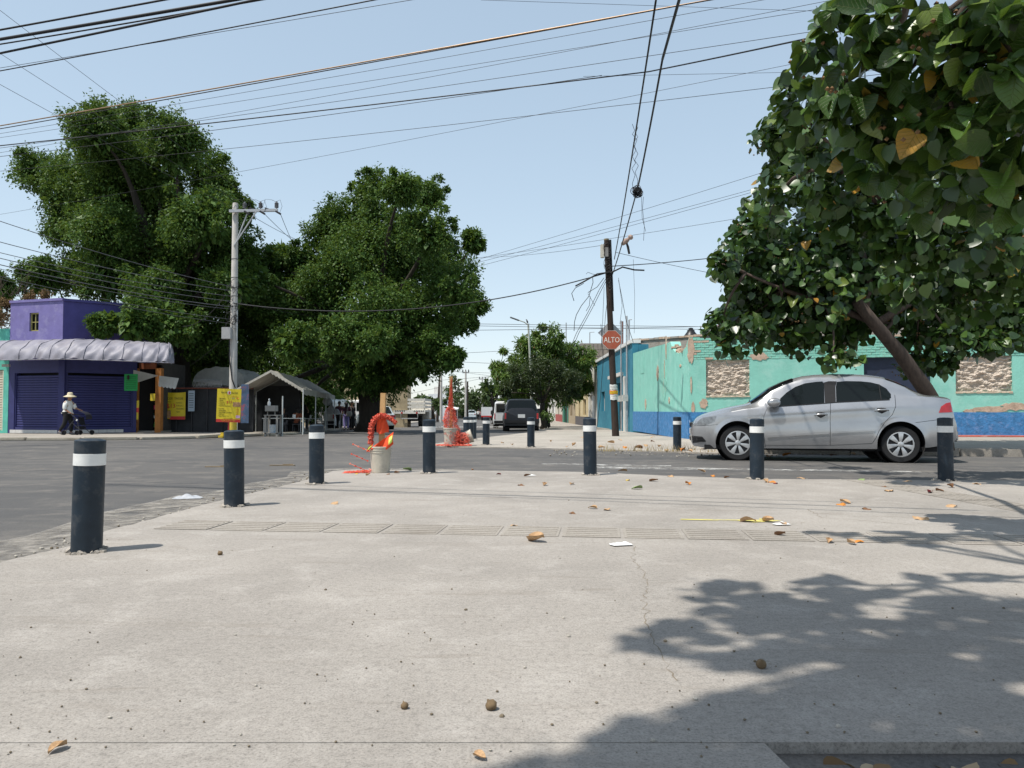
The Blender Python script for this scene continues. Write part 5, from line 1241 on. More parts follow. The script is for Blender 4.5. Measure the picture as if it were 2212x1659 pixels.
far_pole(1006, 801, 100, 'far pole with one crossarm left of the mango tree', 14); far_pole(1010, 824, 110, 'short brown far pole close behind the single crossarm pole', 0, 0, m_wp); far_pole(1042, 816, 130, 'farthest pole with two crossarms in the middle of the street end', 14, 10)

# ------------------------------------------------------------------ overhead cables
ctr = [0]
def cable(p0, p1, r, sag, lab, mat=None, n=24, name='cable', group='overhead cables crossing the street'):
    pts_ = [p0.lerp(p1, i/n)-Vector((0, 0, sag*4*(i/n)*(1-i/n))) for i in range(n+1)]
    o = MB().tube(pts_, r, 6).build(name, mat or m_cable, None, fix=False, smooth='all'); tag(o, lab, 'cable', group); return o
def cab(x0, y0, x1, y1, h, r, lab, sag=0, mat=None, e0=.9, e1=.9, h1=None):
    a = P(x0, y0, Yh(y0, h)); b = P(x1, y1, Yh(y1, h1 or h)); d = b-a
    return cable(a-d*e0, b+d*e1, r, sag, lab, mat)
thick, thin = 'thick black overhead cable', 'thin overhead wire'
cab(0, 62, 330, 0, 4.9, .011, thick+' cutting the extreme top left corner', .02, e1=2.5)
cab(0, 150, 430, 62, 4.7, .017, thick+' with frayed bundle ties, second from the top left corner', .05, e1=2.2) if False else None
c2 = cab(0, 82, 430, 0+8, 4.6, .017, 'frayed thick bundle of black cables, second from the top left corner', .02, e1=2.2)
cab(0, 87, 440, 8, 4.62, .008, 'slack strand hanging just under the frayed thick bundle', .06, e1=2.2)
cab(0, 112, 500, 6, 4.5, .012, 'plain thick black cable just under the frayed bundle at the top left', .02, e1=1.8)
cab(0, 147, 770, 0, 6.0, .009, 'medium black cable, fourth from the top left corner', .05)
cab(0, 142, 830, 4, 6.1, .004, thin+' crossing the fourth cable at the top left', .04)
cab(0, 263, 1420, 8, 7.0, .013, 'sunlit copper coloured heavy cable rising across the whole sky', .10, m_cable2)
cab(0, 267, 1420, 5, 7.02, .010, 'black cable running close along the sunlit copper coloured one', .13)
cab(0, 270, 1500, 0, 7.1, .004, thin+' directly below the copper coloured cable', .22); cab(0, 281, 1740, 0, 7.2, .004, thin+', second below the copper coloured cable', .2)
cab(0, 300, 1720, 45, 7.2, .005, thin+', third below the copper coloured cable', .25); cab(0, 299, 1500, 12, 7.4, .004, thin+' crossing the three wires below the copper coloured cable', .4)
a = P(0, 304, 18); b = P(1400, 155, 14.5); c = P(2000, 22, 9)
cable(a-(b-a)*.9, b, .013, .12, 'straight heavy black cable passing in front of both ficus tree tops'); cable(b, c+(c-b)*.5, .013, .03, 'heavy black cable continuing from the crossing point into the right hand tree')
cab(0, 320, 1300, 163, 7.0, .006, thin+' below the heavy black cable in front of the ficus tops', .2, e1=.0); cab(0, 335, 1720, 135, 7.0, .005, 'faint wire sloping to the right hand tree below the heavy black cable', .45)
cab(0, 428, 1740, 70, 7.6, .004, 'long faint wire rising from the left edge across the ficus crowns', .6)
cab(1400, 12, 1790, 25, 9, .004, 'faint short wire at the top right sloping down to the tree', 0, e1=.1); cab(1260, 165, 1720, 156, 8, .004, 'faint flat wire running into the tree at the right', 0, e0=0)
# primary conductors of the concrete pole
for k, (x0, y0, u) in enumerate(((0, 0, 592.4), (0, 93, 558.3), (0, 160, 524.5))):
    a = Vector((pb.x+(u-502)*YP/F-.4, YP-.1, pb.z+za+.1)); cable(P(x0, y0, 18)+(P(x0, y0, 18)-a)*1.2, a, .006, .25, ('topmost','middle','lowest')[k]+' of three bare conductors descending from the upper left to the crossarm', m_dsteel)
    a2 = Vector((pb.x+(u-502)*YP/F+.2, YP-.2, pb.z+za-.15)); cable(a2, P(645+16*k, 548-8*k, 46), .010, .1, ('nearest','middle','farthest')[2-k]+' of three bare conductors running from the crossarm into the broad ficus', m_dsteel)
for k, (y0, y1, r) in enumerate(((437, 619, .010), (482, 628, .010), (505, 640, .009), (517, 651, .010), (531, 663, .012), (540, 668, .007), (556, 690, .007), (562, 699, .006))):
    cable(P(0, y0, 20)+(P(0, y0, 20)-P(500, y1, YP-.1))*1.1, P(500, y1, YP-.1), r, .5, ('highest','second','third','fourth','fifth','sixth','seventh','lowest')[k]+' of the bundle of cables sagging from the left edge to the concrete pole', M('cable_grey', (.10, .10, .11), .5))
cable(P(502, 655, YP-.1), P(1308, 590, YW-.1), .020, .75, 'long drooping cable from the concrete pole to the leaning wooden pole')
cable(P(502, 650, YP-.1), P(740, 690, 40), .008, .1, 'short cable going from the concrete pole into the broad ficus'); cable(P(488, 636, YP-.2), P(395, 705, 30), .012, .3, 'slack drop cable hanging left of the concrete pole'); cable(P(500, 712, YP-.2), P(410, 790, 31), .006, .1, 'thin drop wire from the cabinet pole to the snack shop')
cable(P(1322, 575, YW-.1), P(1700, 535, YW+6), .016, .1, 'cable from the leaning wooden pole to the right hand tree'); cable(P(1330, 545, YW-.1), P(1620, 605, YW+4), .009, .05, 'thin wire from the wooden pole sloping down to the right')
cable(P(1300, 520+10, YW), P(1040, 556, 45), .007, .1, 'thin wire from the wooden pole top going left to the broad ficus')
a = P(1327, 560, YW-.1); cable(a, P(1417, 0, 10.5), .016, .15, 'left one of two heavy cables climbing steeply from the wooden pole', name='cable'); 
a = P(1322, 596, YW-.1); b = P(1379, 400, 18.5); c = P(1431, 128, 13.3); d = P(1467, 0, 11)
cable(a, b, .017, .08, 'lower length of the right heavy cable climbing from the wooden pole'); cable(b, c, .020, .05, 'middle length of the right heavy cable above the wire tangle'); cable(c, d+(d-c)*.6, .024, .0, 'top length of the right heavy cable leaving at the upper edge')
# coil of loose wire hung on the steep cables, and a splice closure
mb = MB()
for k in range(26):
    cc = P(1377+R.gauss(0, 3), 415+R.gauss(0, 4), 19); rr = R.uniform(.03, .11); a0_ = R.uniform(0, 6); tl_ = R.uniform(-1, 1)
    mb.tube([cc+Vector((rr*math.cos(a0_+t*.7), rr*tl_*math.sin(t*.7)*.5, rr*math.sin(a0_+t*.7))) for t in range(10)], .008, 4)
tag(mb.build('wire_coil', m_cable), 'tangled coil of loose black wire hanging on the steep cables', 'wire coil'); mb = MB()
hx = [(1366, 268), (1371, 282), (1366, 290), (1376, 302), (1370, 318), (1378, 332), (1371, 346), (1379, 358), (1372, 372), (1378, 390), (1375, 410)]
mb.tube([P(x, y, 17.5) for x, y in hx], .006, 4); mb.tube([P(2*1372-x, y+6, 17.5) for x, y in hx], .006, 4); tag(mb.build('dangling_wire', m_cable), 'thin twisted wire spiralling down the steep cable above the coil', 'wire'); mb = MB(); mb.tube([P(x, y, 19) for x, y in ((1390, 425), (1388, 450), (1392, 490), (1390, 520))], .005, 4); mb.tube([P(x, y, 19) for x, y in ((1386, 425), (1387, 470), (1395, 500))], .005, 4)
tag(mb.build('dangling_wire', m_cable), 'pair of thin wires hanging straight down below the coil', 'wire')
sp = thing('splice_closure', 'pale and dark lump of splice sleeve hanging on the steep cable above the wooden pole', 'cable splice', tuple(P(1353, 520, 24)))
MB().lathe([(.02, -.2), (.06, -.16), (.09, -.02), (.05, .1), (.09, .16), (.07, .22), (.01, .25)], 10, m=Matrix.Rotation(.9, 4, 'Y') @ Matrix.Rotation(.3, 4, 'X')).build('sleeve', M('bandaged_sleeve', (.33, .24, .2), .9, .4, 14), sp, smooth=True)
MB().tube([(0, 0, -.05), (.05, 0, -.2), (.09, 0, -.42)], [.03, .04, .035], 8).build('tail', m_black, sp)
# low wires across the street end
for k, (x0, y0, x1, y1, Y0_, Y1_) in enumerate(((930, 696, 1560, 703, 44, 40), (930, 700, 1560, 709, 44, 40), (930, 712, 1330, 706, 44, 40), (940, 778, 1130, 786, 80, 70), (960, 763, 1075, 757, 80, 70), (930, 800, 1110, 806, 95, 85), (930, 822, 1110, 808, 100, 90), (940, 838, 1100, 803, 100, 90), (940, 795, 1115, 818, 100, 90), (1030, 560, 1640, 372, 40, 30), (1030, 566, 1640, 402, 40, 30), (1040, 572, 1640, 408, 40, 30), (1060, 552, 1600, 468, 40, 32))):
    ea, eb = P(x0, y0, Y0_), P(x1, y1, Y1_); ex = .9 if k < 9 else .35
    cable(ea-(eb-ea)*ex*.6, eb+(eb-ea)*ex, .012 if k < 3 else .016 if k < 9 else .008, .08, ('highest','second','third','fourth','fifth','sixth','seventh','eighth','ninth','steepest upper','steepest lower','third sloping','flattest')[k]+(' of the thin wires strung across the street end' if k < 9 else ' of the faint sky wires between the broad ficus and the right hand tree'), m_cable, group='wires over the far street')
# ------------------------------------------------------------------ vehicles
def paint(name, c, metal=0.0, rough=0.35, coat=0.6):
    m, n, l, b = new_mat(name); b.inputs['Base Color'].default_value = (*c, 1); b.inputs['Metallic'].default_value = metal
    f = noise(n, l, tc(n), 3, 5, .6); l.new(ramp(n, l, f, [(.3, tuple(x*.92 for x in c)), (.7, tuple(min(1, x*1.05) for x in c))]), b.inputs['Base Color'])
    b.inputs['Roughness'].default_value = rough; b.inputs['Coat Weight'].default_value = coat; b.inputs['Coat Roughness'].default_value = .08; return m
def tab(t):
    xs, ys = zip(*t); return lambda x: float(np.interp(x, xs, ys))
m_lampr = M('tail_lamp_red', (.42, .012, .015), .15, .2, 12, spec=.6, coat=.5); m_lampw = M('lamp_clear', (.16, .17, .18), .12, .5, 14, spec=.6, coat=.6)
m_chrome = M('hubcap_silver', (.55, .56, .57), .35, .06, 5, metal=.6); m_trim = M('grey_trim', (.022, .022, .024), .6, .1, 9, spec=.15); m_plate = M('plate_white', (.6, .6, .6), .5, .05, 5)
class Car:
    def __init__(s, sp):
        s.sp = sp; s.top, s.belt, s.W, s.rw, s.sill = (tab(sp[k]) for k in ('top', 'belt', 'W', 'rw', 'sill')); s.x0, s.x1 = sp['top'][0][0], sp['top'][-1][0]
        s.wh = sp['wheels']; s.R = sp['R']; s.zc = sp['zc']; s.rd = sp.get('round', .07)
    def zbot(s, x):
        z = s.sill(x)
        for xc in s.wh:
            if abs(x-xc) < s.R: z = max(z, s.zc+math.sqrt(max(0, s.R**2-(x-xc)**2)))
        return z
    def ys(s, x, z):
        zm = s.sp.get('zm', .55); d = z-zm; w = s.W(x)
        y = w*(1-.10*(d/.4)**2 if d < 0 else 1-.06*(d/.4)**2)
        cz = s.sp.get('crease')
        if cz:
            e = z-cz(x); k = min(1, max(0, (x-s.x0-.3)/.5))*min(1, max(0, (s.x1-.1-x)/.4)); y += k*(.012-(.22*e if e > 0 else .13*min(-e, .16)-.06*max(0, -e-.16)))
        for xc in s.wh:
            r = math.hypot(x-xc, z-s.zc)
            if r < s.R+.07: y += .018*max(0, 1-(r-s.R)/.07)
        return y
    def section(s, x, n1=16, n2=14):
        zb, bl, tp = s.zbot(x), s.belt(x), s.top(x); bl = min(bl, tp-.012); zb = min(zb, bl-.02)
        side = [(s.ys(x, zb+(bl-zb)*j/n1), zb+(bl-zb)*j/n1) for j in range(n1+1)]
        yA = side[-1][0]; yE = min(s.rw(x)*yA, yA-.01); rd = min(s.rd, (tp-bl)*.45); zE = tp-rd*.5
        up = []; L = Vector((yE-yA, zE-bl)); e0 = Vector((yA, bl))+L*(1-min(.9, rd/max(L.length, 1e-4)*1.0)) ; E = Vector((yE, zE)); e1 = Vector((yE*.82, tp-rd*.12))
        for j in range(1, n2+1):
            t = j/n2
            if t < .45: p = Vector((yA, bl)).lerp(e0, t/.45)
            elif t < .7: q = (t-.45)/.25; p = e0.lerp(E, q).lerp(E.lerp(e1, q), q)
            else: q = (t-.7)/.3; p = Vector((e1.x*(1-q), e1.y+(tp-e1.y)*(1-(1-q)**2)))
            up.append((p.x, p.y))
        return side+up
    def body(s, name, mat, root, n=110):
        xs = set(np.linspace(s.x0, s.x1, n))
        for xc in s.wh:
            xs |= {xc-s.R-.0005, xc-s.R+.0005, xc+s.R-.0005, xc+s.R+.0005} | {xc+s.R*math.sin(a) for a in np.linspace(-PI/2+.05, PI/2-.05, 21)}
        xs = sorted(x for x in xs if s.x0 <= x <= s.x1); mb = MB()
        secs = [s.section(x) for x in xs]; k = len(secs[0])
        for sg in (-1, 1):
            mb.add([(x, sg*p[0], p[1]) for x, sc2 in zip(xs, secs) for p in sc2], [(i*k+j, (i+1)*k+j, (i+1)*k+j+1, i*k+j+1) for i in range(len(xs)-1) for j in range(k-1)])
        for i in (0, -1):
            sc2 = secs[i]; pl = [(xs[i], -p[0], p[1]) for p in sc2]+[(xs[i], p[0], p[1]) for p in reversed(sc2)]; mb.add(pl, [tuple(range(len(pl)))])
        me = bpy.data.meshes.new(name); me.from_pydata(mb.v, [], mb.f); bm = bmesh.new(); bm.from_mesh(me)
        bmesh.ops.remove_doubles(bm, verts=bm.verts, dist=.0008); bmesh.ops.recalc_face_normals(bm, faces=bm.faces); bm.to_mesh(me); bm.free()
        me.polygons.foreach_set('use_smooth', [True]*len(me.polygons)); me.set_sharp_from_angle(angle=.75); me.materials.append(mat)
        o = link(name, me, None, root)
        ub = MB(); zz = min(s.sp['sill'][len(s.sp['sill'])//2][1]+.02, .4)
        ub.box(s.x0+.25, s.x1-.2, -s.W((s.x0+s.x1)/2)*.88, s.W((s.x0+s.x1)/2)*.88, zz-.06, zz+.02)
        for xc in s.wh:
            for sg in (-1, 1): ub.lathe([(s.R+.012, 0), (s.R+.012, .30), (.01, .31)], 24, m=Matrix.Translation((xc, sg*(s.W(xc)*.97), s.zc)) @ Matrix.Rotation(sg*PI/2, 4, 'X'), cap=False)
        ub.build('underbody', m_dark, root); return o
    def at(s, x, z, off=0, sg=-1):
        sc2 = s.section(x); zs = [p[1] for p in sc2]; yv = [p[0] for p in sc2]
        return Vector((x, sg*(float(np.interp(z, zs, yv))+off), z))
    def patch(s, poly, name, mat, root, off=.005, sg=-1, rings=6, per=72, thick=.012):
        P_ = [Vector(p) for p in poly]; per_l = sum((P_[i]-P_[i-1]).length for i in range(len(P_))); out = []
        for i in range(len(P_)):
            a, b = P_[i], P_[(i+1) % len(P_)]; n = max(1, round(per*(b-a).length/per_l)); out += [a.lerp(b, j/n) for j in range(n)]
        c = sum(out, Vector((0, 0)))/len(out); n = len(out); vs = [s.at(p.x, p.y, off-thick, sg) for p in out]
        for r in range(rings): vs += [s.at(*(p.lerp(c, r/rings)), off, sg) for p in out]
        vs.append(s.at(c.x, c.y, off, sg)); fs = []
        for r in range(rings):
            for i in range(n): fs.append((r*n+i, r*n+(i+1) % n, (r+1)*n+(i+1) % n, (r+1)*n+i))
        for i in range(n): fs.append((rings*n+i, rings*n+(i+1) % n, (rings+1)*n))
        mb = MB(); mb.add(vs, fs); return mb.build(name, mat, root, smooth=True)
    def line(s, pts, r=.004, off=.001, sg=-1, n=14):
        P_ = []
        for a, b in zip(pts[:-1], pts[1:]): P_ += [Vector(a).lerp(Vector(b), i/n) for i in range(n)]
        P_.append(Vector(pts[-1])); return [s.at(p.x, p.y, off, sg) for p in P_]
    def top_patch(s, xa, xb, ta, tb, name, mat, root, off=.006, nx=14, ny=16):
        """patch over the roof line side: section parameter range ta..tb mirrored across the middle"""
        rows = []
        for i in range(nx+1):
            x = xa+(xb-xa)*i/nx; sc2 = s.section(x); up = sc2[16:]
            arc = [up[min(len(up)-1, int(round(t*(len(up)-1))))] for t in np.linspace(ta, 1, ny)]
            rows.append([Vector((x, -p[0], p[1]+off)) for p in arc]+[Vector((x, p[0], p[1]+off)) for p in reversed(arc)])
        k = len(rows[0]); mb = MB(); mb.add([v for r in rows for v in r], [(i*k+j, i*k+j+1, (i+1)*k+j+1, (i+1)*k+j) for i in range(nx) for j in range(k-1)])
        return mb.build(name, mat, root, smooth='all', fix=False)
def wheel(root, x, y, r, w, sg, hub='spoke', rimr=None, rot=0.):
    rr = rimr or r*.72; m = Matrix.Translation((x, y, r)) @ Matrix.Rotation(-sg*PI/2, 4, 'X') @ Matrix.Rotation(rot, 4, 'Z')
    o = MB().lathe([(rr*.98, .02), (rr*1.02, .0), (r*.93, -.002), (r*.98, .012), (r, .035), (r, w-.035), (r*.98, w-.01), (rr, w)], 40, m=m @ Matrix.Translation((0, 0, 0)), cap=False).build('wheel', m_black, root, smooth=True)
    MB().lathe([(rr, .045), (rr*.3, .05), (.001, .05)], 32, m=m, cap=False).build('rim_back', m_dsteel, o)
    if hub == 'spoke':
        mb = MB(); mb.lathe([(rr*1.0, .004), (rr*1.0, -.002), (rr*.93, -.006), (rr*.90, .012)], 36, m=m, cap=False)
        for k in range(7):
            a = 2*PI*k/7; mm = m @ Matrix.Rotation(a, 4, 'Z')
            for dd in (1,):
                mb.add([mm @ Vector(p) for p in ((rr*.14, -rr*.05, -.004), (rr*.14, rr*.05, -.004), (rr*.60, rr*.15, -.012), (rr*.94, rr*.20, -.002), (rr*.94, -rr*.20, -.002), (rr*.60, -rr*.15, -.012), (rr*.5, 0, -.022),
                        (rr*.14, -rr*.05, .03), (rr*.14, rr*.05, .03), (rr*.60, rr*.15, .03), (rr*.94, rr*.20, .03), (rr*.94, -rr*.20, .03), (rr*.60, -rr*.15, .03))],
                       [(0, 1, 6), (1, 2, 6), (2, 3, 6), (3, 4, 6), (4, 5, 6), (5, 0, 6)]+[(i, 7+i, 7+(i+1) % 6, (i+1) % 6) for i in range(6)])
        mb.lathe([(rr*.22, .02), (rr*.22, -.012), (rr*.17, -.018), (.001, -.018)], 20, m=m, cap=False); mb.build('hubcap', m_chrome, o, smooth=True)
    else: MB().lathe([(rr, .02), (rr*.9, .0), (rr*.4, .02), (rr*.3, -.005), (.001, -.005)], 24, m=m, cap=False).build('hubcap', m_trim if hub == 'dark' else m_chrome, o, smooth=True)
    return o
# --- silver sedan, placed askew like the street
YAW = math.radians(-14.0); XFh, YFh = 4.02, 13.62
cth, sth = math.cos(-YAW), math.sin(-YAW)
def cp(c, cz, dep=0.0):
    px, py = c/2.8157+1426.4, cz/2.8157+685.7; u, b = ray(px, py); ox, oy = XFh+dep*sth, YFh+dep*cth
    t = (u*oy-ox)/(cth+u*sth); Y = oy-t*sth; return (t, CAMZ+b*Y+.03)
silver = paint('silver_paint', (.40, .405, .415), .62, .26, 1.0)
HWY = .84
car = thing('car', 'silver four door sedan driving left past the green wall', 'car', (XFh+HWY*sth, YFh+HWY*cth, -.03), YAW)
topc = [(180, 680), (184, 655), (195, 640), (215, 612), (250, 592), (300, 575), (370, 555), (440, 540), (520, 526), (546, 518), (600, 482), (680, 432), (760, 395), (820, 374), (880, 359), (960, 349), (1080, 345), (1200, 346), (1290, 351), (1380, 364), (1450, 388), (1520, 417), (1580, 443), (1620, 462), (1660, 471), (1720, 474), (1775, 481), (1797, 490), (1806, 540), (1812, 600), (1834, 628), (1840, 670)]
topt = [cp(*q) for q in topc]; xq = lambda c, cz=600: cp(c, cz)[0]
topt[0] = (topt[0][0], topt[0][1]); e_ = 1e-3; fixed = []; last = -9
for t, z in topt:
    t = max(t, last+e_); fixed.append((t, z+(.03 if z > 1.25 else 0))); last = t
x0, x1 = fixed[0][0], fixed[-1][0]
beltc = [(180, 700), (195, 655), (250, 612), (340, 592), (520, 556), (640, 545), (735, 540), (1003, 521), (1075, 515), (1405, 498), (1440, 492), (1600, 480), (1700, 486), (1790, 500), (1812, 610), (1840, 680)]
beltt = [cp(*q) for q in beltc]
sp = dict(top=fixed, belt=beltt, W=[(x0, .50), (x0+.04, .60), (x0+.12, .69), (x0+.3, .765), (x0+.6, .815), (x0+1.0, .835), (x1-1.2, .835), (x1-.6, .81), (x1-.3, .77), (x1-.12, .70), (x1-.03, .62), (x1, .56)],
          rw=[(x0, .8), (xq(300), .80), (xq(520), .82), (xq(640), .80), (xq(820), .70), (xq(1000), .675), (xq(1300), .68), (xq(1450), .74), (xq(1620), .82), (x1, .82)],
          sill=[(x0, .36), (x0+.05, .25), (x0+.3, .21), (xq(640, 805), .225), (xq(1310, 795), .235), (x1-.5, .27), (x1-.12, .33), (x1, .44)], wheels=[0.0, 2.66], R=.375, zc=.335, zm=.56)
cr_ = tab([cp(640, 600), cp(1040, 572), cp(1430, 545), cp(1690, 540), cp(1800, 545)]); sp['crease'] = cr_
SC = Car(sp); SC.body('body', silver, car, 150)
WR = .315
for xw in (0.0, 2.66):
    for sg in (-1, 1): wheel(car, xw, sg*(SC.W(xw)-.035), WR, .19, 1 if sg < 0 else -1, 'spoke', .215, .3+xw)
fw = [cp(*q) for q in ((722, 538), (735, 492), (775, 455), (830, 420), (890, 398), (960, 388), (1000, 386), (1010, 396), (1003, 519))]
rw_ = [cp(*q) for q in ((1076, 513), (1081, 420), (1090, 388), (1150, 383), (1240, 385), (1300, 391), (1350, 404), (1392, 430), (1416, 465), (1414, 488), (1400, 497))]
for sg in (-1, 1):
    SC.patch(fw, 'window', m_glass, car, .004, sg); SC.patch(rw_, 'window', m_glass, car, .004, sg)
    SC.patch([cp(*q) for q in ((1010, 392), (1040, 384), (1090, 385), (1078, 420), (1073, 514), (1006, 520))], 'pillar_trim', m_trim, car, .003, sg)
    MB().tube(SC.line([cp(1350, 404), cp(1352, 500)], off=.007, sg=sg), .008, 6).build('window_bar', m_trim, car)
    MB().tube(SC.line([cp(722, 541), cp(1003, 522), cp(1076, 516), cp(1405, 500)], off=.005, sg=sg), .007, 6).build('window_seal', m_blackp, car)
    gaps = MB()
    gaps.tube(SC.line([cp(648, 560), cp(630, 600), cp(628, 700), cp(640, 790)], off=-.001, sg=sg), .0045, 5).tube(SC.line([cp(1040, 524), cp(1034, 600), cp(1034, 778)], off=-.001, sg=sg), .0045, 5)
    gaps.tube(SC.line([cp(1440, 470), cp(1437, 540), cp(1415, 590), cp(1365, 640), cp(1330, 690), cp(1310, 735), cp(1290, 765)], off=-.001, sg=sg), .0045, 5).tube(SC.line([cp(640, 778), cp(1034, 778), cp(1290, 766)], off=-.001, sg=sg), .004, 5)
    gaps.build('door_gap', m_blackp, car)
    for (a, b) in (((650, 724), (1030, 700)), ((1040, 699), (1308, 684))):
        pl = [cp(a[0], a[1]-7), cp(b[0], b[1]-7), cp(b[0], b[1]+7), cp(a[0], a[1]+7)]; SC.patch(pl, 'side_moulding', silver, car, .016, sg, 2, 60, .02)
    for (c1, c2, z) in ((938, 1016, 594), (1307, 1391, 567)):
        SC.patch([cp(c1+14, z-14), cp((c1+c2)/2, z-18), cp(c2-14, z-14), cp(c2-10, z+4), cp((c1+c2)/2, z+18), cp(c1+12, z+4)], 'handle_recess', m_trim, car, .0035, sg, 3, 30)
        h = [SC.at(*cp(c1, z+3), .012, sg), SC.at(*cp(c1+20, z-4), .035, sg), SC.at(*cp(c2-20, z-6), .035, sg), SC.at(*cp(c2, z-2), .012, sg)]; MB().tube(h, [.013, .016, .016, .013], 8).build('door_handle', silver, car, smooth='all')
    SC.patch([cp(*q) for q in ((205, 655), (217, 628), (245, 611), (340, 600), (330, 632), (275, 655))], 'headlight', m_lampw, car, .004, sg, 4, 40)
    SC.patch([cp(*q) for q in ((1704, 580), (1720, 542), (1758, 520), (1796, 514), (1804, 545), (1806, 576))], 'tail_lamp', m_lampr, car, .006, sg, 4, 40)
    SC.patch([cp(*q) for q in ((190, 722), (254, 726), (279, 754), (196, 768))], 'fog_grille', m_blackp, car, .004, sg, 3, 30)
    for k in range(3): MB().tube(SC.line([cp(194, 734+11*k), cp(258+8*k, 736+11*k)], off=.008, sg=sg), .005, 5).build('fog_grille_bar', m_trim, car)
    MB().tube(SC.line([cp(1555, 640), cp(1700, 622), cp(1812, 612)], off=-.001, sg=sg), .004, 5).tube(SC.line([cp(350, 650), cp(300, 657), cp(205, 660)], off=-.001, sg=sg), .004, 5).build('bumper_gap', m_blackp, car)
    # mirror
    mp = SC.at(*cp(690, 525), 0, sg); out_ = sg
    mr_ = MB().lathe([(.01, -.10), (.06, -.09), (.085, -.04), (.088, .02), (.075, .07), (.05, .085), (.01, .09)], 16, m=Matrix.Translation(mp+Vector((.0, out_*.13, .02))) @ Matrix.Rotation(PI/2, 4, 'X') @ Matrix.Rotation(.1, 4, 'Z') @ Matrix.Diagonal((1.35, .95, 1.0, 1))).build('mirror', silver, car, smooth='all')
    MB().tube([mp+Vector((.02, 0, -.04)), mp+Vector((.02, out_*.08, -.03))], .022, 6).build('mirror_stalk', m_blackp, mr_)
SC.top_patch(xq(556), xq(822), .52, 1, 'windscreen', m_glass, car); SC.top_patch(xq(1400), xq(1590), .55, 1, 'rear_window', m_glass, car)
xg = x0+.03; gr = MB()
gr.box(x0-.012, x0+.05, -.42, .42, cp(190, 660)[1]-.03, cp(195, 635)[1]-.02).box(x0-.012, x0+.06, -.5, .5, .34, .42); gr.build('grille', m_blackp, car, bevel=.01)
MB().lathe([(.05, -.016), (.05, -.02), (.001, -.022)], 18, m=Matrix.Translation((x0, 0, cp(190, 645)[1])) @ Matrix.Rotation(PI/2, 4, 'Y'), cap=False).build('badge', m_chrome, car)
MB().box(x0-.018, x0-.004, -.17, .17, .46, .56).build('number_plate', m_plate, car)
a = cp(1352, 356); b = cp(1415, 305); MB().tube([(a[0], .05, a[1]+.02), (b[0], .05, b[1]+.02)], [.006, .003], 6).build('antenna', m_blackp, car)
MB().box(x1-.03, x1+.02, -.55, .55, .36, .56).build('rear_bumper', silver, car, bevel=.03)
MB().box(x1-.10, x1-.005, -.28, .28, .66, .78).build('number_plate', m_plate, car)
# driver silhouette is hidden by the dark glass; wipers
MB().tube([(xq(548), -.5, cp(548, 514)[1]+.02), (xq(560), -.1, cp(556, 508)[1]+.03)], .008, 5).build('wiper', m_blackp, car)

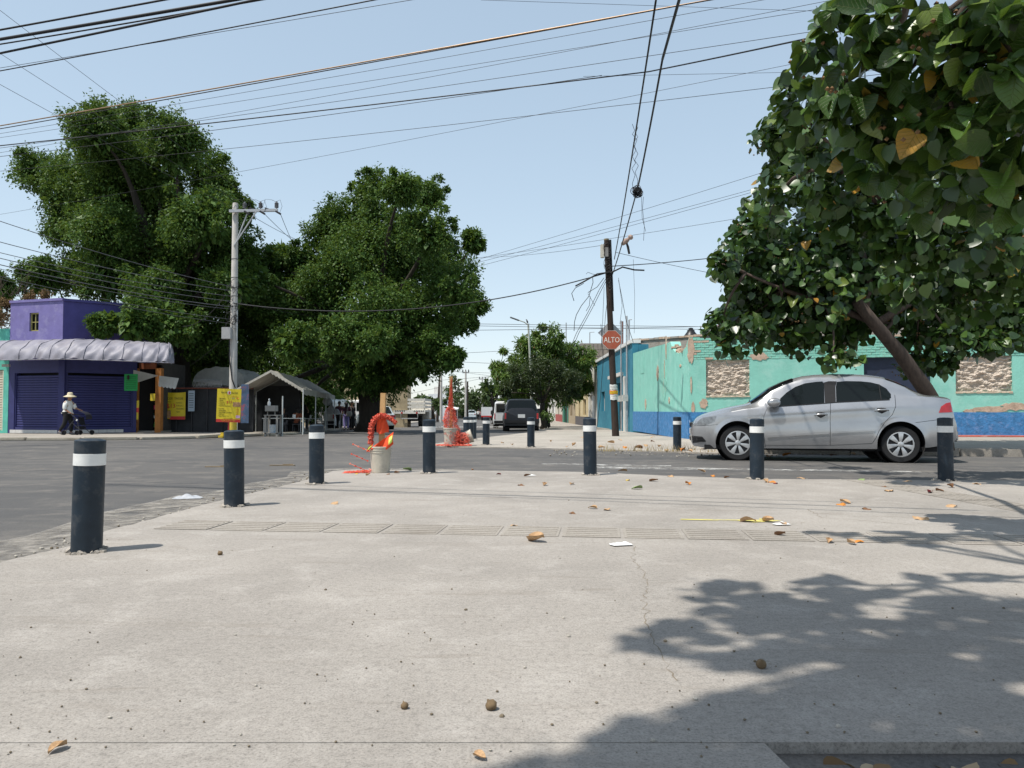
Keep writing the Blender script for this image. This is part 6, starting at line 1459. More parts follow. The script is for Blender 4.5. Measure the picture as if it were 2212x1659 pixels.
# --- vehicles seen from behind; x runs from the nose to the tail, the tail faces the camera
def rear_vehicle(label, cat, px, Y, W, H, L, col, kind, rz=0.0, group='vehicles parked or driving in the far street', name='parked_car', wr=.33, det=True, dark=False):
    root = thing(name, label, cat, (XW(px, Y), Y, gz(Y)), -PI/2+rz, group)
    hw = W/2; bl = {'suv': .60, 'van': .55, 'sedan': .62, 'hatch': .62, 'pickup': .58}[kind]*H
    hood = bl*1.02
    T = {'suv': [(0, .55*H), (.05, hood), (.26*L, hood*1.04), (.38*L, H*.97), (.45*L, H), (.9*L, H*.985), (.97*L, H*.955), (.985*L, bl+.02), (L, bl)],
         'van': [(0, .42*H), (.04, .50*H), (.17*L, .56*H), (.30*L, .97*H), (.36*L, H), (.96*L, H), (.99*L, H*.97), (L, H*.95)],
         'sedan': [(0, .5*H), (.03, .6*H), (.27*L, .66*H), (.42*L, .97*H), (.5*L, H), (.66*L, .97*H), (.82*L, .72*H), (.97*L, .70*H), (L, .62*H)],
         'hatch': [(0, .5*H), (.03, .58*H), (.25*L, .66*H), (.42*L, .96*H), (.52*L, H), (.84*L, .95*H), (.95*L, .66*H), (L, .62*H)],
         'pickup': [(0, .5*H), (.03, .6*H), (.25*L, .62*H), (.36*L, .97*H), (.42*L, H), (.58*L, .98*H), (.62*L, .62*H), (L, .61*H)]}[kind]
    c = Car(dict(top=T, belt=[(0, T[0][1]-.03), (.05*L, bl*.95), (.9*L, bl), (L, bl*.99)], W=[(0, hw*.8), (.06*L, hw*.94), (.15*L, hw), (.92*L, hw), (L, hw*.93)],
             rw=[(0, .85), (.25*L, .85), (.42*L, .80 if kind != 'van' else .9), (L, .80 if kind != 'van' else .92)], sill=[(0, .3), (.1*L, .22), (.9*L, .24), (L, .34)], wheels=[.19*L, .80*L], R=wr+.05, zc=wr, zm=.6, round=.10))
    c.body('body', col, root, 46)
    for xw in (.19*L, .80*L):
        for sg in (-1, 1): wheel(root, xw, sg*(hw-.01), wr, .2, 1 if sg < 0 else -1, 'dark' if dark else 'plain')
    zw0, zw1 = bl+.04, T[-3][1]-.06 if kind in ('suv',) else H*.93
    if kind == 'suv':
        MB().add([(.985*L+.02, -hw*.80, bl+.05), (.985*L+.02, hw*.80, bl+.05), (.972*L+.012, hw*.70, H*.94), (.972*L+.012, -hw*.70, H*.94), (.96*L, -hw*.80, bl+.05), (.96*L, hw*.80, bl+.05), (.95*L, hw*.70, H*.94), (.95*L, -hw*.70, H*.94)], [(0, 1, 2, 3), (4, 7, 6, 5), (0, 4, 5, 1), (1, 5, 6, 2), (2, 6, 7, 3), (3, 7, 4, 0)]).build('rear_window', m_glass, root)
        for sg in (-1, 1): MB().box(.985*L, L+.012, sg*hw*.93-.09*(sg > 0), sg*hw*.93+.09*(sg < 0), bl-.36, bl-.06).build('tail_lamp', m_lampr, root, bevel=.01)
        MB().box(L-.02, L+.10, -hw*.95, hw*.95, .45, .62).build('rear_bumper', m_trim if dark else col, root, bevel=.03)
        MB().box(L+.001, L+.016, -.18, .18, bl-.30, bl-.12).build('number_plate', m_plate, root)
        for sg in (-1, 1): MB().tube([(.45*L, sg*hw*.66, H+.04), (.92*L, sg*hw*.66, H+.03)], .02, 6).build('roof_rail', m_blackp, root); MB().cbox((.36*L, sg*(hw+.10), bl+.10), (.12, .20, .16)).build('mirror', m_blackp, root, bevel=.03)
    elif kind == 'van':
        for sg in (-1, 1):
            MB().box(L+.001, L+.015, sg*.06 if sg > 0 else -hw*.74, hw*.74 if sg > 0 else -.06, .60*H, .90*H).build('rear_window', m_glass, root, bevel=.004)
            MB().box(L-.02, L+.02, sg*hw*.90-.07*(sg > 0), sg*hw*.90+.07*(sg < 0), .36*H, .56*H).build('tail_lamp', m_lampr, root, bevel=.01)
            MB().cbox((.28*L, sg*(hw+.12), .58*H), (.12, .22, .3)).build('mirror', m_blackp, root, bevel=.03)
        MB().tube([(L+.004, 0, .3*H), (L+.004, 0, .93*H)], .008, 5).build('door_gap', m_blackp, root)
        MB().box(L-.02, L+.08, -hw*.92, hw*.92, .38, .55).build('rear_bumper', m_trim, root, bevel=.03); MB().box(L+.08, L+.09, -.2, .2, .42, .52).build('number_plate', m_plate, root)
    else:
        if kind == 'hatch': xa, za, xb, zb2 = .955*L, .68*H, .855*L, .93*H
        elif kind == 'sedan': xa, za, xb, zb2 = .81*L, .74*H, .68*L, .945*H
        else: xa, za, xb, zb2 = .61*L, .68*H, .585*L, .93*H
        MB().add([(xa+.03, -hw*.70, za), (xa+.03, hw*.70, za), (xb+.03, hw*.60, zb2), (xb+.03, -hw*.60, zb2), (xa-.05, -hw*.70, za), (xa-.05, hw*.70, za), (xb-.05, hw*.60, zb2), (xb-.05, -hw*.60, zb2)], [(0, 1, 2, 3), (4, 7, 6, 5), (0, 4, 5, 1), (1, 5, 6, 2), (2, 6, 7, 3), (3, 7, 4, 0)]).build('rear_window', m_glass, root)
        for sg in (-1, 1): MB().box(L-.05, L+.012, sg*hw*.9-.28*(sg > 0), sg*hw*.9+.28*(sg < 0), .50*H, .59*H).build('tail_lamp', m_lampr, root, bevel=.01)
        MB().box(L-.03, L+.06, -hw*.9, hw*.9, .28, .5).build('rear_bumper', col, root, bevel=.03); MB().box(L+.005, L+.015, -.2, .2, .50*H, .57*H).build('number_plate', m_plate, root)
    for sg in (-1, 1):
        a, b = (.44*L, .88*L) if kind in ('suv', 'hatch') else (.30*L, .36*L) if kind == 'van' else (.42*L, .66*L) if kind == 'sedan' else (.38*L, .56*L)
        c.patch([(a-.10*L*(kind != 'van'), bl+.03), (a, min(c.top(a)-.10, H*.90)), (b-.05*L, min(c.top(b-.05*L)-.10, H*.90)), (b, bl+.03)], 'window', m_glass, root, .004, sg, 4, 40)
    return root
white = paint('white_vehicle_paint', (.66, .67, .68)); navy = paint('dark_blue_black_paint', (.008, .010, .016), .1, .5, .15); orangep = paint('orange_taxi_paint', (.55, .20, .02)); bluew = paint('bluish_white_paint', (.55, .60, .62))
rear_vehicle('dark blue-black off-roader parked with its tail to the camera at the right kerb', 'off-roader', 1121, 43.5, 1.86, 1.74, 4.5, navy, 'suv', 0.02, wr=.37, dark=True)
rear_vehicle('small white van parked directly in front of the dark off-roader', 'van', 1093.5, 55, 1.7, 1.85, 4.2, white, 'van', name='parked_van'); rear_vehicle('tall white panel van parked ahead of the small white van', 'van', 1094, 70, 2.0, 2.6, 5.6, white, 'van', name='parked_van', wr=.36)
rear_vehicle('orange taxi hatchback driving away beside the stake truck', 'taxi', 929, 105, 1.68, 1.55, 3.8, orangep, 'hatch', name='taxi'); rear_vehicle('white sedan driving away right of the orange taxi', 'car', 952, 135, 1.75, 1.45, 4.4, bluew, 'sedan')
rear_vehicle('white minivan ahead of the white sedan in the middle distance', 'van', 956, 160, 1.85, 2.1, 4.6, white, 'van', name='van'); rear_vehicle('silver white pickup parked in shade near the end of the street', 'pickup truck', 1021, 148, 1.8, 1.7, 5.0, bluew, 'pickup', name='pickup_truck')
rear_vehicle('white van with two dark rear windows parked left of the stake truck', 'van', 801, 60, 1.72, 2.05, 4.7, white, 'van', -.05, name='parked_van', wr=.34); rear_vehicle('pale green-white saloon parked at an angle beside the shoppers and the tent', 'car', 791, 49, 1.7, 1.5, 4.2, paint('pale_green_white_paint', (.50, .55, .54)), 'hatch', .42)
rear_vehicle('white roofed dark glazed van half hidden by the end of the tent', 'van', 744, 50, 1.7, 1.9, 4.3, white, 'van', -.1, name='parked_van')
# box delivery vehicle
Y = 112; t = thing('delivery_box_truck', 'little white box truck with a red lower edge near the street end', 'truck', (XW(1051, Y), Y, gz(Y)))
MB().box(-.78, .78, 0, 2.6, .5, 1.95).build('cargo_box', white, t, bevel=.02); MB().box(-.79, .79, -.015, -.001, .48, .70).build('red_edge', m_red, t); MB().box(-.72, .72, 2.62, 4.0, .4, 1.5).build('cab', white, t, bevel=.08)
for sg in (-1, 1):
    for y in (.6, 3.3): MB().lathe([(.3, -.1), (.3, .1)], 16, m=Matrix.Translation((sg*.68, y, .3)) @ Matrix.Rotation(PI/2, 4, 'Y')).build('wheel', m_black, t)
MB().box(-.7, .7, .1, 2.5, .42, .5).build('chassis', m_dark, t)
# stake bed truck
Y = 56.0; s_ = Y/F; t = thing('stake_truck', 'cream white stake bed truck parked with slatted tail and striped bumper', 'truck', (XW(884.5, Y), Y, gz(Y)))
zb_ = P(884, 886, Y).z-gz(Y); ztp = P(884, 861, Y).z-gz(Y); hw = 33.5*s_; m_stk = M('worn_cream_white_paint', (.68, .66, .61), .7, .12, 5, dirt=(.42, .38, .32), dscale=4)
MB().box(-hw, hw, 0, 4.2, zb_-.12, zb_).build('bed_floor', m_stk, t); hs_ = ztp-zb_
for k, (a, b) in enumerate(((.80, 1.0), (.50, .68), (.20, .36))): MB().box(-hw, hw, .01, .05, zb_+hs_*a, zb_+hs_*b).build('slat', m_stk, t)
for u in (-hw+.05, 0, hw-.05): MB().box(u-.04, u+.04, .052, .11, zb_+.003, ztp+.01).build('stake', m_stk, t)
for sg in (-1, 1):
    for k, (a, b) in enumerate(((.80, 1.0), (.50, .68), (.20, .36))): MB().box(sg*hw-.02, sg*hw+.02, .12, 4.1, zb_+hs_*a, zb_+hs_*b).build('slat', m_stk, t)
MB().box(-hw, hw, 4.12, 4.18, zb_+.003, ztp).build('headboard', m_stk, t)
MB().tube([(-.8, 4.0, ztp-.45), (-.6, 4.0, ztp-.1), (.6, 4.0, ztp-.1), (.8, 4.0, ztp-.45)], .05, 6).build('cab_guard', m_stk, t)
MB().box(-hw-.02, hw+.02, -.08, -.002, zb_-.26, zb_-.02).build('rear_beam', m_stk, t)
for sg in (-1, 1):
    for k in range(6): MB().cbox((sg*(hw-.12-.13*k), -.085, zb_-.07), (.05, .006, .11), 0, 0, .5).build('stripe', m_text, t)
    MB().lathe([(.07, 0), (.06, -.02), (.001, -.025)], 12, m=Matrix.Translation((sg*.55, -.082, zb_-.2)) @ Matrix.Rotation(-PI/2, 4, 'X')).build('tail_lamp', m_lampr, t)
    MB().lathe([(.42, -.28), (.42, .0), (.3, .02)], 20, m=Matrix.Translation((sg*(hw-.28), .9, .42)) @ Matrix.Rotation(PI/2, 4, 'Y')).build('wheel', m_black, t); MB().lathe([(.42, -.28), (.42, .0)], 20, m=Matrix.Translation((sg*(hw-.35), 4.9, .42)) @ Matrix.Rotation(PI/2, 4, 'Y')).build('wheel', m_black, t)
MB().tube([(-.6, -.12, zb_-.3), (-.6, -.12, zb_-.62), (.62, -.12, zb_-.62), (.62, -.12, zb_-.3)], .04, 6).build('tow_frame', m_steel, t)
MB().box(-.5, .5, .1, 4.0, .45, zb_-.13).build('chassis', m_dark, t); MB().box(-.98, .98, 4.3, 6.0, .5, 2.1).build('cab', m_stk, t, bevel=.1); MB().box(-.8, .8, 4.285, 4.31, 1.35, 1.9).build('rear_window', m_glass, t)
# ------------------------------------------------------------------ taco tent
YT0, YT1 = 32.0, 42.0
tent = thing('tent', 'greyish white gabled canopy tent of the taco stand on thin white posts', 'tent', (XW(590, 32), 32, gz(32)))
m_tent = M('tent_canvas', (.42, .40, .35), .8, .15, 2.5, .2, 12, dirt=(.27, .25, .21), dscale=1.3, damt=.5)
fl, fr_, rg = P(513, 838, YT0), P(655, 840, YT0), P(585.5, 799, YT0)
dv = lambda p, v: p+Vector((-.10*10*v, 10*v, -.09*v))
def slope(a, b):
    def f(u, v):
        p = dv(a.lerp(b, u), v); sg = .10*math.sin(u*PI)*abs(math.sin(v*PI*3))+.03*math.sin(u*PI)+.015*math.sin(v*40+u*7)
        return p-Vector((0, 0, sg))
    return f
mb = MB(); mb.grid(slope(rg, fr_), 14, 40); mb.grid(slope(fl, rg), 14, 40); mb.build('roof', m_tent, tent, world=True, smooth='all', fix=False)
mb = MB()
mb.grid(lambda u, v: dv(fr_, u)+Vector((.01, -.0, -.24*v+.02*math.sin(u*60)*v)), 60, 4); mb.grid(lambda u, v: dv(fl, u)+Vector((-.01, 0, -.22*v)), 30, 4)
mb.grid(lambda u, v: rg.lerp(fr_, u)+Vector((0, -.02, -.10*v-.06*v*abs(math.sin(u*31)))), 40, 3); mb.grid(lambda u, v: rg.lerp(fl, u)+Vector((0, -.02, -.10*v)), 30, 3); mb.build('valance', m_tent, tent, world=True, smooth='all', fix=False)
m_wpost = M('white_painted_pipe', (.55, .57, .55), .5, .12, 9)
for v in (0, 1/3, 2/3, 1):
    for p in (fr_, fl):
        q = dv(p, v); MB().tube([q-Vector((0, 0, .02)), (q.x, q.y, gz(q.y))], .025, 6).build('post', m_wpost, tent, world=True)
    MB().tube([dv(fl, v)-Vector((0, 0, .05)), dv(rg, v)-Vector((0, 0, .06)), dv(fr_, v)-Vector((0, 0, .05))], .022, 6).build('rafter', m_wpost, tent, world=True)
def table(label, px0, px1, Y, py, dep, name='table', mat=None, legs=m_steel):
    a, b = P(px0, py, Y), P(px1, py, Y); t = thing(name, label, 'table', ((a.x+b.x)/2, Y+dep/2, gz(Y)))
    MB().box(a.x, b.x, Y, Y+dep, a.z-.03, a.z).build('table_top', mat or m_wpost, t, world=True)
    for x in (a.x+.06, b.x-.06):
        for y in (Y+.06, Y+dep-.06): MB().tube([(x, y, gz(Y)), (x, y, a.z-.03)], .018, 6).build('leg', legs, t, world=True)
    return a.z
zt1 = table('long pale folding table along the front of the taco tent', 566, 652, 33.0, 903, .6); zt2 = table('short pale table under the right eave of the taco tent', 657, 691, 37.5, 903.5, .6)
zt3 = table('grey table with plastic bags beyond the rear tent post', 699, 737, 40, 894, .6)
for k, (px, z, Y, lab, c) in enumerate(((634, zt1, 33.3, 'left of two small white sauce pots on the long tent table', m_white), (637, zt1, 33.25, 'right of two small white sauce pots on the long tent table', m_white), (671, zt2, 37.8, 'single white cup on the short table under the tent eave', m_white))):
    o = MB().lathe([(.03, 0), (.04, .08), (.038, .14), (.03, .15)], 12, (XW(px, Y), Y, z+.002)).build('cup', c, None, smooth=True); tag(o, lab, 'cup')
for k, (px, w_, h_, lab) in enumerate(((708, .16, .30, 'left white plastic bag standing on the grey table'), (716, .2, .5, 'tall white plastic bag in the middle of the grey table'), (727, .18, .26, 'right squat plastic bag on the grey table'))):
    def bag(u, v, w_=w_, h_=h_): a = u*2*PI; r = w_*(1-.75*v**2.2)*(1+.18*math.sin(5*a+7*v)); return Vector((r*math.cos(a), r*.7*math.sin(a), h_*v))
    o = MB().grid(bag, 18, 8).build('plastic_bag', M('bag_plastic', (.42, .43, .45), .35, .15, 12), None, smooth='all', fix=False); o.location = (XW(px, 40.3), 40.3, zt3+.002); tag(o, lab, 'bag')
o = MB().grid(lambda u, v: Vector((.22*math.cos(u*2*PI)*(math.sin(v*PI)**.5+.1), .12*math.sin(u*2*PI)*(math.sin(v*PI)**.5+.1), -.45*v)), 16, 8).build('plastic_bag', MATS['bag_plastic'], None, smooth='all', fix=False); p = P(707, 858, 39.5); o.location = p; tag(o, 'white plastic bag hanging from the tent frame above the grey table', 'bag')
# wash stand
Y = 28.6; a = P(571, 898, Y); b = P(600, 898, Y); ws_ = thing('wash_stand', 'grey metal wash stand on legs at the front left of the tent', 'wash stand', ((a.x+b.x)/2, Y+.3, gz(Y)+.002))
m_sheet = M('grey_sheet_steel', (.26, .25, .235), .55, .15, 6)
MB().box(a.x-.02, b.x+.02, Y-.02, Y+.55, a.z, a.z+.03).box(a.x, b.x, Y, Y+.5, gz(Y)+.10, gz(Y)+.13).build('shelf', m_sheet, ws_, world=True)
for x in (a.x+.0, b.x-.07):
    for y in (Y, Y+.45): MB().box(x, x+.07, y, y+.06, gz(Y), a.z-.001).build('leg', m_sheet, ws_, world=True)
c = P(571, 892, Y); d = P(594, 876, Y); MB().box(c.x, d.x, Y+.05, Y+.4, c.z+.06, d.z).build('basin', m_sheet, ws_, world=True, bevel=.01)
MB().tube([(c.x+.06, Y+.2, a.z+.03), (c.x+.06, Y+.2, c.z+.06)], .02, 6).tube([(d.x-.06, Y+.2, a.z+.03), (d.x-.06, Y+.2, c.z+.06)], .02, 6).build('bracket', m_sheet, ws_, world=True)
e = P(602, 855, Y); MB().tube([(e.x, Y+.5, gz(Y)), (e.x, Y+.5, e.z)], .025, 6).build('back_post', m_wpost, ws_, world=True)
p = P(581, 876, Y+.2); o = MB().lathe([(.05, 0), (.055, .02), (.055, .12), (.02, .17), (.018, .2), (.03, .205), (.028, .25), (.01, .26)], 14, (p.x, Y+.22, d.z+.001)).build('soap_bottle', m_white, None, smooth=True); tag(o, 'white pump bottle standing on top of the wash stand basin', 'bottle')
pk = thing('paint_bucket', 'white printed paint bucket on the lower shelf of the wash stand', 'bucket', ((P(585, 900, Y).x, Y+.24, gz(Y)+.132))); bucket(pk, .95); pk.children[0].data.materials[0] = M('printed_white_plastic', (.55, .57, .58), .4, .3, 9, dirt=(.12, .25, .38), dscale=9, damt=.8)
hp = thing('poster', 'tall blue and red printed strip hanging at the left front post of the tent', 'poster', tuple(P(529, 872, 31.5)))
MB().cbox((0, 0, 0), (.32, .015, 1.6), .05).build('sheet', M('blue_red_print', (.05, .09, .16), .6, .5, 3, dirt=(.30, .05, .06), dscale=3.4, damt=.9), hp)

# ------------------------------------------------------------------ people
def skin(name, pts, edges, rad, mat, root, sub=2):
    me = bpy.data.meshes.new(name); me.from_pydata([tuple(p) for p in pts], edges, [])
    ob = bpy.data.objects.new(name, me); COL.objects.link(ob)
    md = ob.modifiers.new('s', 'SKIN'); md.branch_smoothing = .6; md.use_smooth_shade = True
    for i, r in enumerate(rad):
        r = r if isinstance(r, tuple) else (r, r); me.skin_vertices[0].data[i].radius = r; me.skin_vertices[0].data[i].use_root = (i == 0)
    ss = ob.modifiers.new('u', 'SUBSURF'); ss.levels = sub; ss.render_levels = sub
    dg = bpy.context.evaluated_depsgraph_get(); nm = bpy.data.meshes.new_from_object(ob.evaluated_get(dg)); bpy.data.objects.remove(ob); bpy.data.meshes.remove(me)
    nm.name = name; nm.materials.clear(); nm.materials.append(mat); return link(name, nm, None, root)
m_skin = M('skin_brown', (.30, .155, .095), .6, .1, 6); m_hair = M('hair_black', (.012, .010, .009), .6, .3, 20)
def person(label, loc, rz, H, J, shirt, pants, hair=m_hair, shoe=m_blackp, head_turn=0.0, group=None, sleeve=.5, hat=None, long_hair=False, loose=1.0, fingers=True):
    """J: joints in metres for a 1.0 m tall figure facing +x; y is to the left of the figure"""
    root = thing('person', label, 'person', loc, rz, group); V = {k: Vector(v)*H for k, v in J.items()}
    k = ['pelvis', 'belly', 'chest', 'neck', 'jaw', 'crown', 'shL', 'elL', 'wrL', 'haL', 'shR', 'elR', 'wrR', 'haR', 'hiL', 'knL', 'anL', 'toL', 'hiR', 'knR', 'anR', 'toR']
    ix = {a: i for i, a in enumerate(k)}
    E = [('pelvis','belly'),('belly','chest'),('chest','neck'),('neck','jaw'),('jaw','crown'),('chest','shL'),('shL','elL'),('elL','wrL'),('wrL','haL'),('chest','shR'),('shR','elR'),('elR','wrR'),('wrR','haR'),
         ('pelvis','hiL'),('hiL','knL'),('knL','anL'),('anL','toL'),('pelvis','hiR'),('hiR','knR'),('knR','anR'),('anR','toR')]
    Rr = dict(pelvis=.075, belly=.07, chest=.075, neck=.034, jaw=.050, crown=.050, shL=.040, elL=.025, wrL=.017, haL=.020, shR=.040, elR=.025, wrR=.017, haR=.020, hiL=.058, knL=.038, anL=.023, toL=.022, hiR=.058, knR=.038, anR=.023, toR=.022)
    skin('body', [V[a] for a in k], [(ix[a], ix[b]) for a, b in E], [Rr[a]*H for a in k], m_skin, root)
    L = loose
    ks = ['belly', 'chest', 'neckb', 'pelvis', 'shL', 'slL', 'shR', 'slR']; V['neckb'] = V['chest'].lerp(V['neck'], .62)
    V['slL'] = V['shL'].lerp(V['elL'], min(1, sleeve*2)) if sleeve <= .5 else V['elL'].lerp(V['wrL'], (sleeve-.5)*2); V['slR'] = V['shR'].lerp(V['elR'], min(1, sleeve*2)) if sleeve <= .5 else V['elR'].lerp(V['wrR'], (sleeve-.5)*2)
    ps = [V['belly'], V['chest'], V['neckb'], V['pelvis']+Vector((0, 0, -.01*H)), V['shL'], V['elL'] if sleeve > .5 else V['slL'], V['shR'], V['elR'] if sleeve > .5 else V['slR']]
    es = [(0,1),(1,2),(0,3),(1,4),(4,5),(1,6),(6,7)]; rs = [.088*L, .090*L, .048, .092*L, .054*L, .042*L, .054*L, .042*L]
    if sleeve > .5: ps += [V['slL'], V['slR']]; es += [(5,8),(7,9)]; rs += [.036*L, .036*L]
    skin('shirt', ps, es, [r*H for r in rs], shirt, root)
    skin('trousers', [V['pelvis'], V['hiL'], V['knL'], V['anL']+Vector((0,0,.01*H)), V['hiR'], V['knR'], V['anR']+Vector((0,0,.01*H))], [(0,1),(1,2),(2,3),(0,4),(4,5),(5,6)], [r*H for r in (.085, .070, .050, .038, .070, .050, .038)], pants, root)
    for s in 'LR':
        a, b = V['an'+s], V['to'+s]; d = (b-a); d.z = 0; d = d.normalized() if d.length > 1e-4 else Vector((1,0,0))
        mb = MB(); q = a-d*.03*H; q2 = b+d*.015*H
        mb.tube([q+Vector((0,0,-.012*H)), a.lerp(b, .4)+Vector((0,0,-.012*H)), q2+Vector((0,0,-.010*H))], [.030*H, .031*H, .022*H], 10).build('shoe', shoe, root, smooth='all')
    hc = V['jaw'].lerp(V['crown'], .5); hd = Matrix.Translation(hc) @ Matrix.Rotation(head_turn, 4, 'Z'); u = H*.0105
    fm = MB()
    fm.lathe([(.1*u, -1.2*u), (1.1*u, -1.0*u), (.7*u, .5*u), (.2*u, 1.6*u)], 8, m=hd @ Matrix.Translation((5.6*u, 0, -.6*u))).build('nose', m_skin, root, smooth='all')
    for sg in (-1, 1):
        MB().lathe([(.05*u, -.5*u), (.75*u, 0), (.05*u, .5*u)], 8, m=hd @ Matrix.Translation((5.0*u, sg*2.0*u, 1.0*u))).build('eye', m_text, root); MB().lathe([(.1*u, -1.4*u), (.8*u, 0), (.1*u, 1.4*u)], 8, m=hd @ Matrix.Translation((0, sg*5.2*u, 0))).build('ear', m_skin, root)
    MB().cbox(hd @ Vector((5.0*u, 0, -2.8*u)), (.8*u, 2.6*u, .5*u), head_turn).build('mouth', M('lips', (.20, .07, .06), .6), root)
    hb_ = MB(); hb_.grid(lambda a, b: hd @ Vector(((-1.0+(6.2+.3*math.sin(a*40))*math.cos(a*2*PI)*math.cos(b*PI/2)*(.9 if math.cos(a*2*PI) > .3 else 1.08))*u, 5.9*math.sin(a*2*PI)*math.cos(b*PI/2)*u, (1.6-(3.2 if math.cos(a*2*PI) < .2 else 0)*(1-b)+6.4*math.sin(b*PI/2))*u)), 22, 7)
    if long_hair: hb_.grid(lambda a, b: hd @ Vector(((-2.5-3.6*math.cos((a-.5)*PI)*(1-.2*b)-b)*u, 5.6*math.sin((a-.5)*PI)*u*(1-.15*b), (2-17*b)*u)), 14, 8)
    hb_.build('hair', hair, root, smooth='all', fix=False)
    if hat:
        MB().lathe([(.001, .085*H*1.0), (.045*H, .083*H), (.062*H, .06*H), (.066*H, .015*H), (.10*H, -.004*H), (.145*H, -.022*H), (.147*H, -.019*H), (.10*H, .002*H), (.066*H, .021*H)], 26, m=hd @ Matrix.Translation((0, 0, .028*H)) @ Matrix.Rotation(.10, 4, 'Y'), cap=False).build('hat', hat, root, smooth='all', fix=False)
    if fingers:
        for s in 'LR':
            a, b = V['wr'+s], V['ha'+s]; d = (b-a).normalized(); sd = d.cross(Vector((0,0,1))); sd = sd.normalized() if sd.length > .01 else Vector((0,1,0)); fg = MB()
            for j, (o_, l_) in enumerate(((-.012, .040), (-.004, .046), (.004, .043), (.011, .034))):
                p0 = b+sd*o_*H+d*.012*H; p1 = p0+d*l_*.5*H-Vector((0,0,.006*H)); fg.tube([p0, p1, p1+d*l_*.25*H-Vector((0,0,.022*H))], [.0055*H, .005*H, .0035*H], 6)
            p0 = a.lerp(b, .6)+sd*-.016*H; fg.tube([p0, p0+d*.016*H-sd*.014*H, p0+d*.036*H-sd*.016*H], [.006*H, .0055*H, .004*H], 6)
            fo = fg.build('fingers', m_skin, root, smooth='all'); fo['kind'] = 'stuff'
    return root
def stand(**kw):
    J = dict(pelvis=(0,0,.53), belly=(.005,0,.62), chest=(0,0,.735), neck=(0,0,.845), jaw=(.012,0,.885), crown=(.006,0,.95), shL=(0,.105,.80), elL=(-.015,.135,.635), wrL=(.03,.13,.50), haL=(.045,.125,.46), shR=(0,-.105,.80), elR=(-.015,-.135,.635), wrR=(.03,-.13,.50), haR=(.045,-.125,.46),
             hiL=(0,.048,.50), knL=(.012,.055,.285), anL=(-.01,.055,.05), toL=(.09,.065,.018), hiR=(0,-.048,.50), knR=(.012,-.055,.285), anR=(-.01,-.055,.05), toR=(.09,-.065,.018)); J.update(kw); return J
def sit(**kw):
    return stand(pelvis=(0,0,.30), belly=(.01,0,.39), chest=(.02,0,.505), neck=(.04,0,.615), jaw=(.06,0,.655), crown=(.065,0,.72), shL=(.02,.105,.57), elL=(.08,.13,.42), wrL=(.20,.08,.42), haL=(.235,.06,.43), shR=(.02,-.105,.57), elR=(.08,-.13,.42), wrR=(.20,-.08,.42), haR=(.235,-.06,.43),
                 hiL=(.02,.05,.285), knL=(.24,.06,.285), anL=(.22,.06,.05), toL=(.31,.065,.018), hiR=(.02,-.05,.285), knR=(.24,-.06,.285), anR=(.22,-.06,.05), toR=(.31,-.065,.018), **kw)
m_wsh = M('white_blouse', (.62, .62, .60), .8, .08, 6); m_blk = M('black_cloth', (.014, .014, .016), .9, .2, 6); m_lav = M('lavender_cloth', (.27, .23, .48), .85, .1, 6); m_plum = M('plum_cloth', (.09, .03, .05), .85, .2, 6)
m_gr = M('grey_cloth', (.10, .10, .11), .9, .2, 5); m_red2 = M('rust_cloth', (.20, .06, .03), .9, .2, 5); m_straw = M('straw', (.55, .48, .33), .85, .12, 25, .3, 60)
Yw = 28.2; zw_ = gz(Yw)+.07+.003
pw_ = Vector((XW(146, Yw), Yw, zw_))
person('woman in straw hat and white blouse pushing a stroller past the purple shop', tuple(pw_), 0.0, 1.52,
       stand(chest=(.015,0,.735), neck=(.04,-.005,.845), jaw=(.062,-.012,.885), crown=(.058,-.010,.95), shL=(.035,.10,.80), elL=(.11,.12,.66), wrL=(.235,.10,.605), haL=(.27,.09,.60), shR=(.0,-.105,.80), elR=(.005,-.135,.63), wrR=(.125,-.125,.535), haR=(.16,-.11,.525), 
             knL=(.075,.05,.285), anL=(.06,.05,.055), toL=(.15,.05,.02), knR=(-.03,-.055,.28), anR=(-.15,-.06,.085), toR=(-.07,-.06,.02)), m_wsh, m_blk, hat=m_straw, head_turn=-1.0, sleeve=.62, loose=1.18, shoe=M('grey_shoe', (.12, .12, .13), .7))
# stroller
so_ = pw_+Vector((.0, 0, 0)); stl = thing('stroller', 'dark folding stroller pushed by the woman in the straw hat', 'stroller', tuple(so_))
kk = lambda x, z, y=0: Vector(((x-400)/880+.02, y, max(0, (1560-z)/880)))
for (x, z, y) in ((405, 1482, -.24), (825, 1482, -.24), (690, 1472, .24), (1070, 1476, .24)):
    c = kk(x, 1560, y); r = .086; w = MB().lathe([(r-.012, -.02), (r, -.014), (r, .014), (r-.012, .02)], 20, m=Matrix.Translation((c.x, y, r)) @ Matrix.Rotation(PI/2, 4, 'X'), cap=False).build('wheel', m_black, stl, smooth=True)
    MB().lathe([(r-.012, .012), (r-.014, -.012), (.012, -.02), (.001, -.02)], 20, m=Matrix.Translation((c.x, y, r)) @ Matrix.Rotation(PI/2, 4, 'X'), cap=False).build('rim', m_trim, w, smooth=True)
fr2 = MB()
for y in (-.22, .22):
    fr2.tube([kk(610, 900, y), kk(700, 960, y), kk(800, 1080, y), kk(890, 1390, y), kk(1000 if y > 0 else 850, 1475, y)], .013, 6); fr2.tube([kk(780, 1000, y), kk(640, 1160, y), kk(480, 1400, y), kk(405 if y < 0 else 690, 1478, y)], .013, 6); fr2.tube([kk(640, 1160, y), kk(890, 1380, y)], .010, 6)
fr2.tube([kk(610, 900, -.22), kk(590, 890, -.1), kk(590, 890, .1), kk(610, 900, .22)], .014, 6).tube([kk(890, 1380, -.22), kk(890, 1380, .22)], .012, 6); fr2.build('frame', m_dsteel, stl)
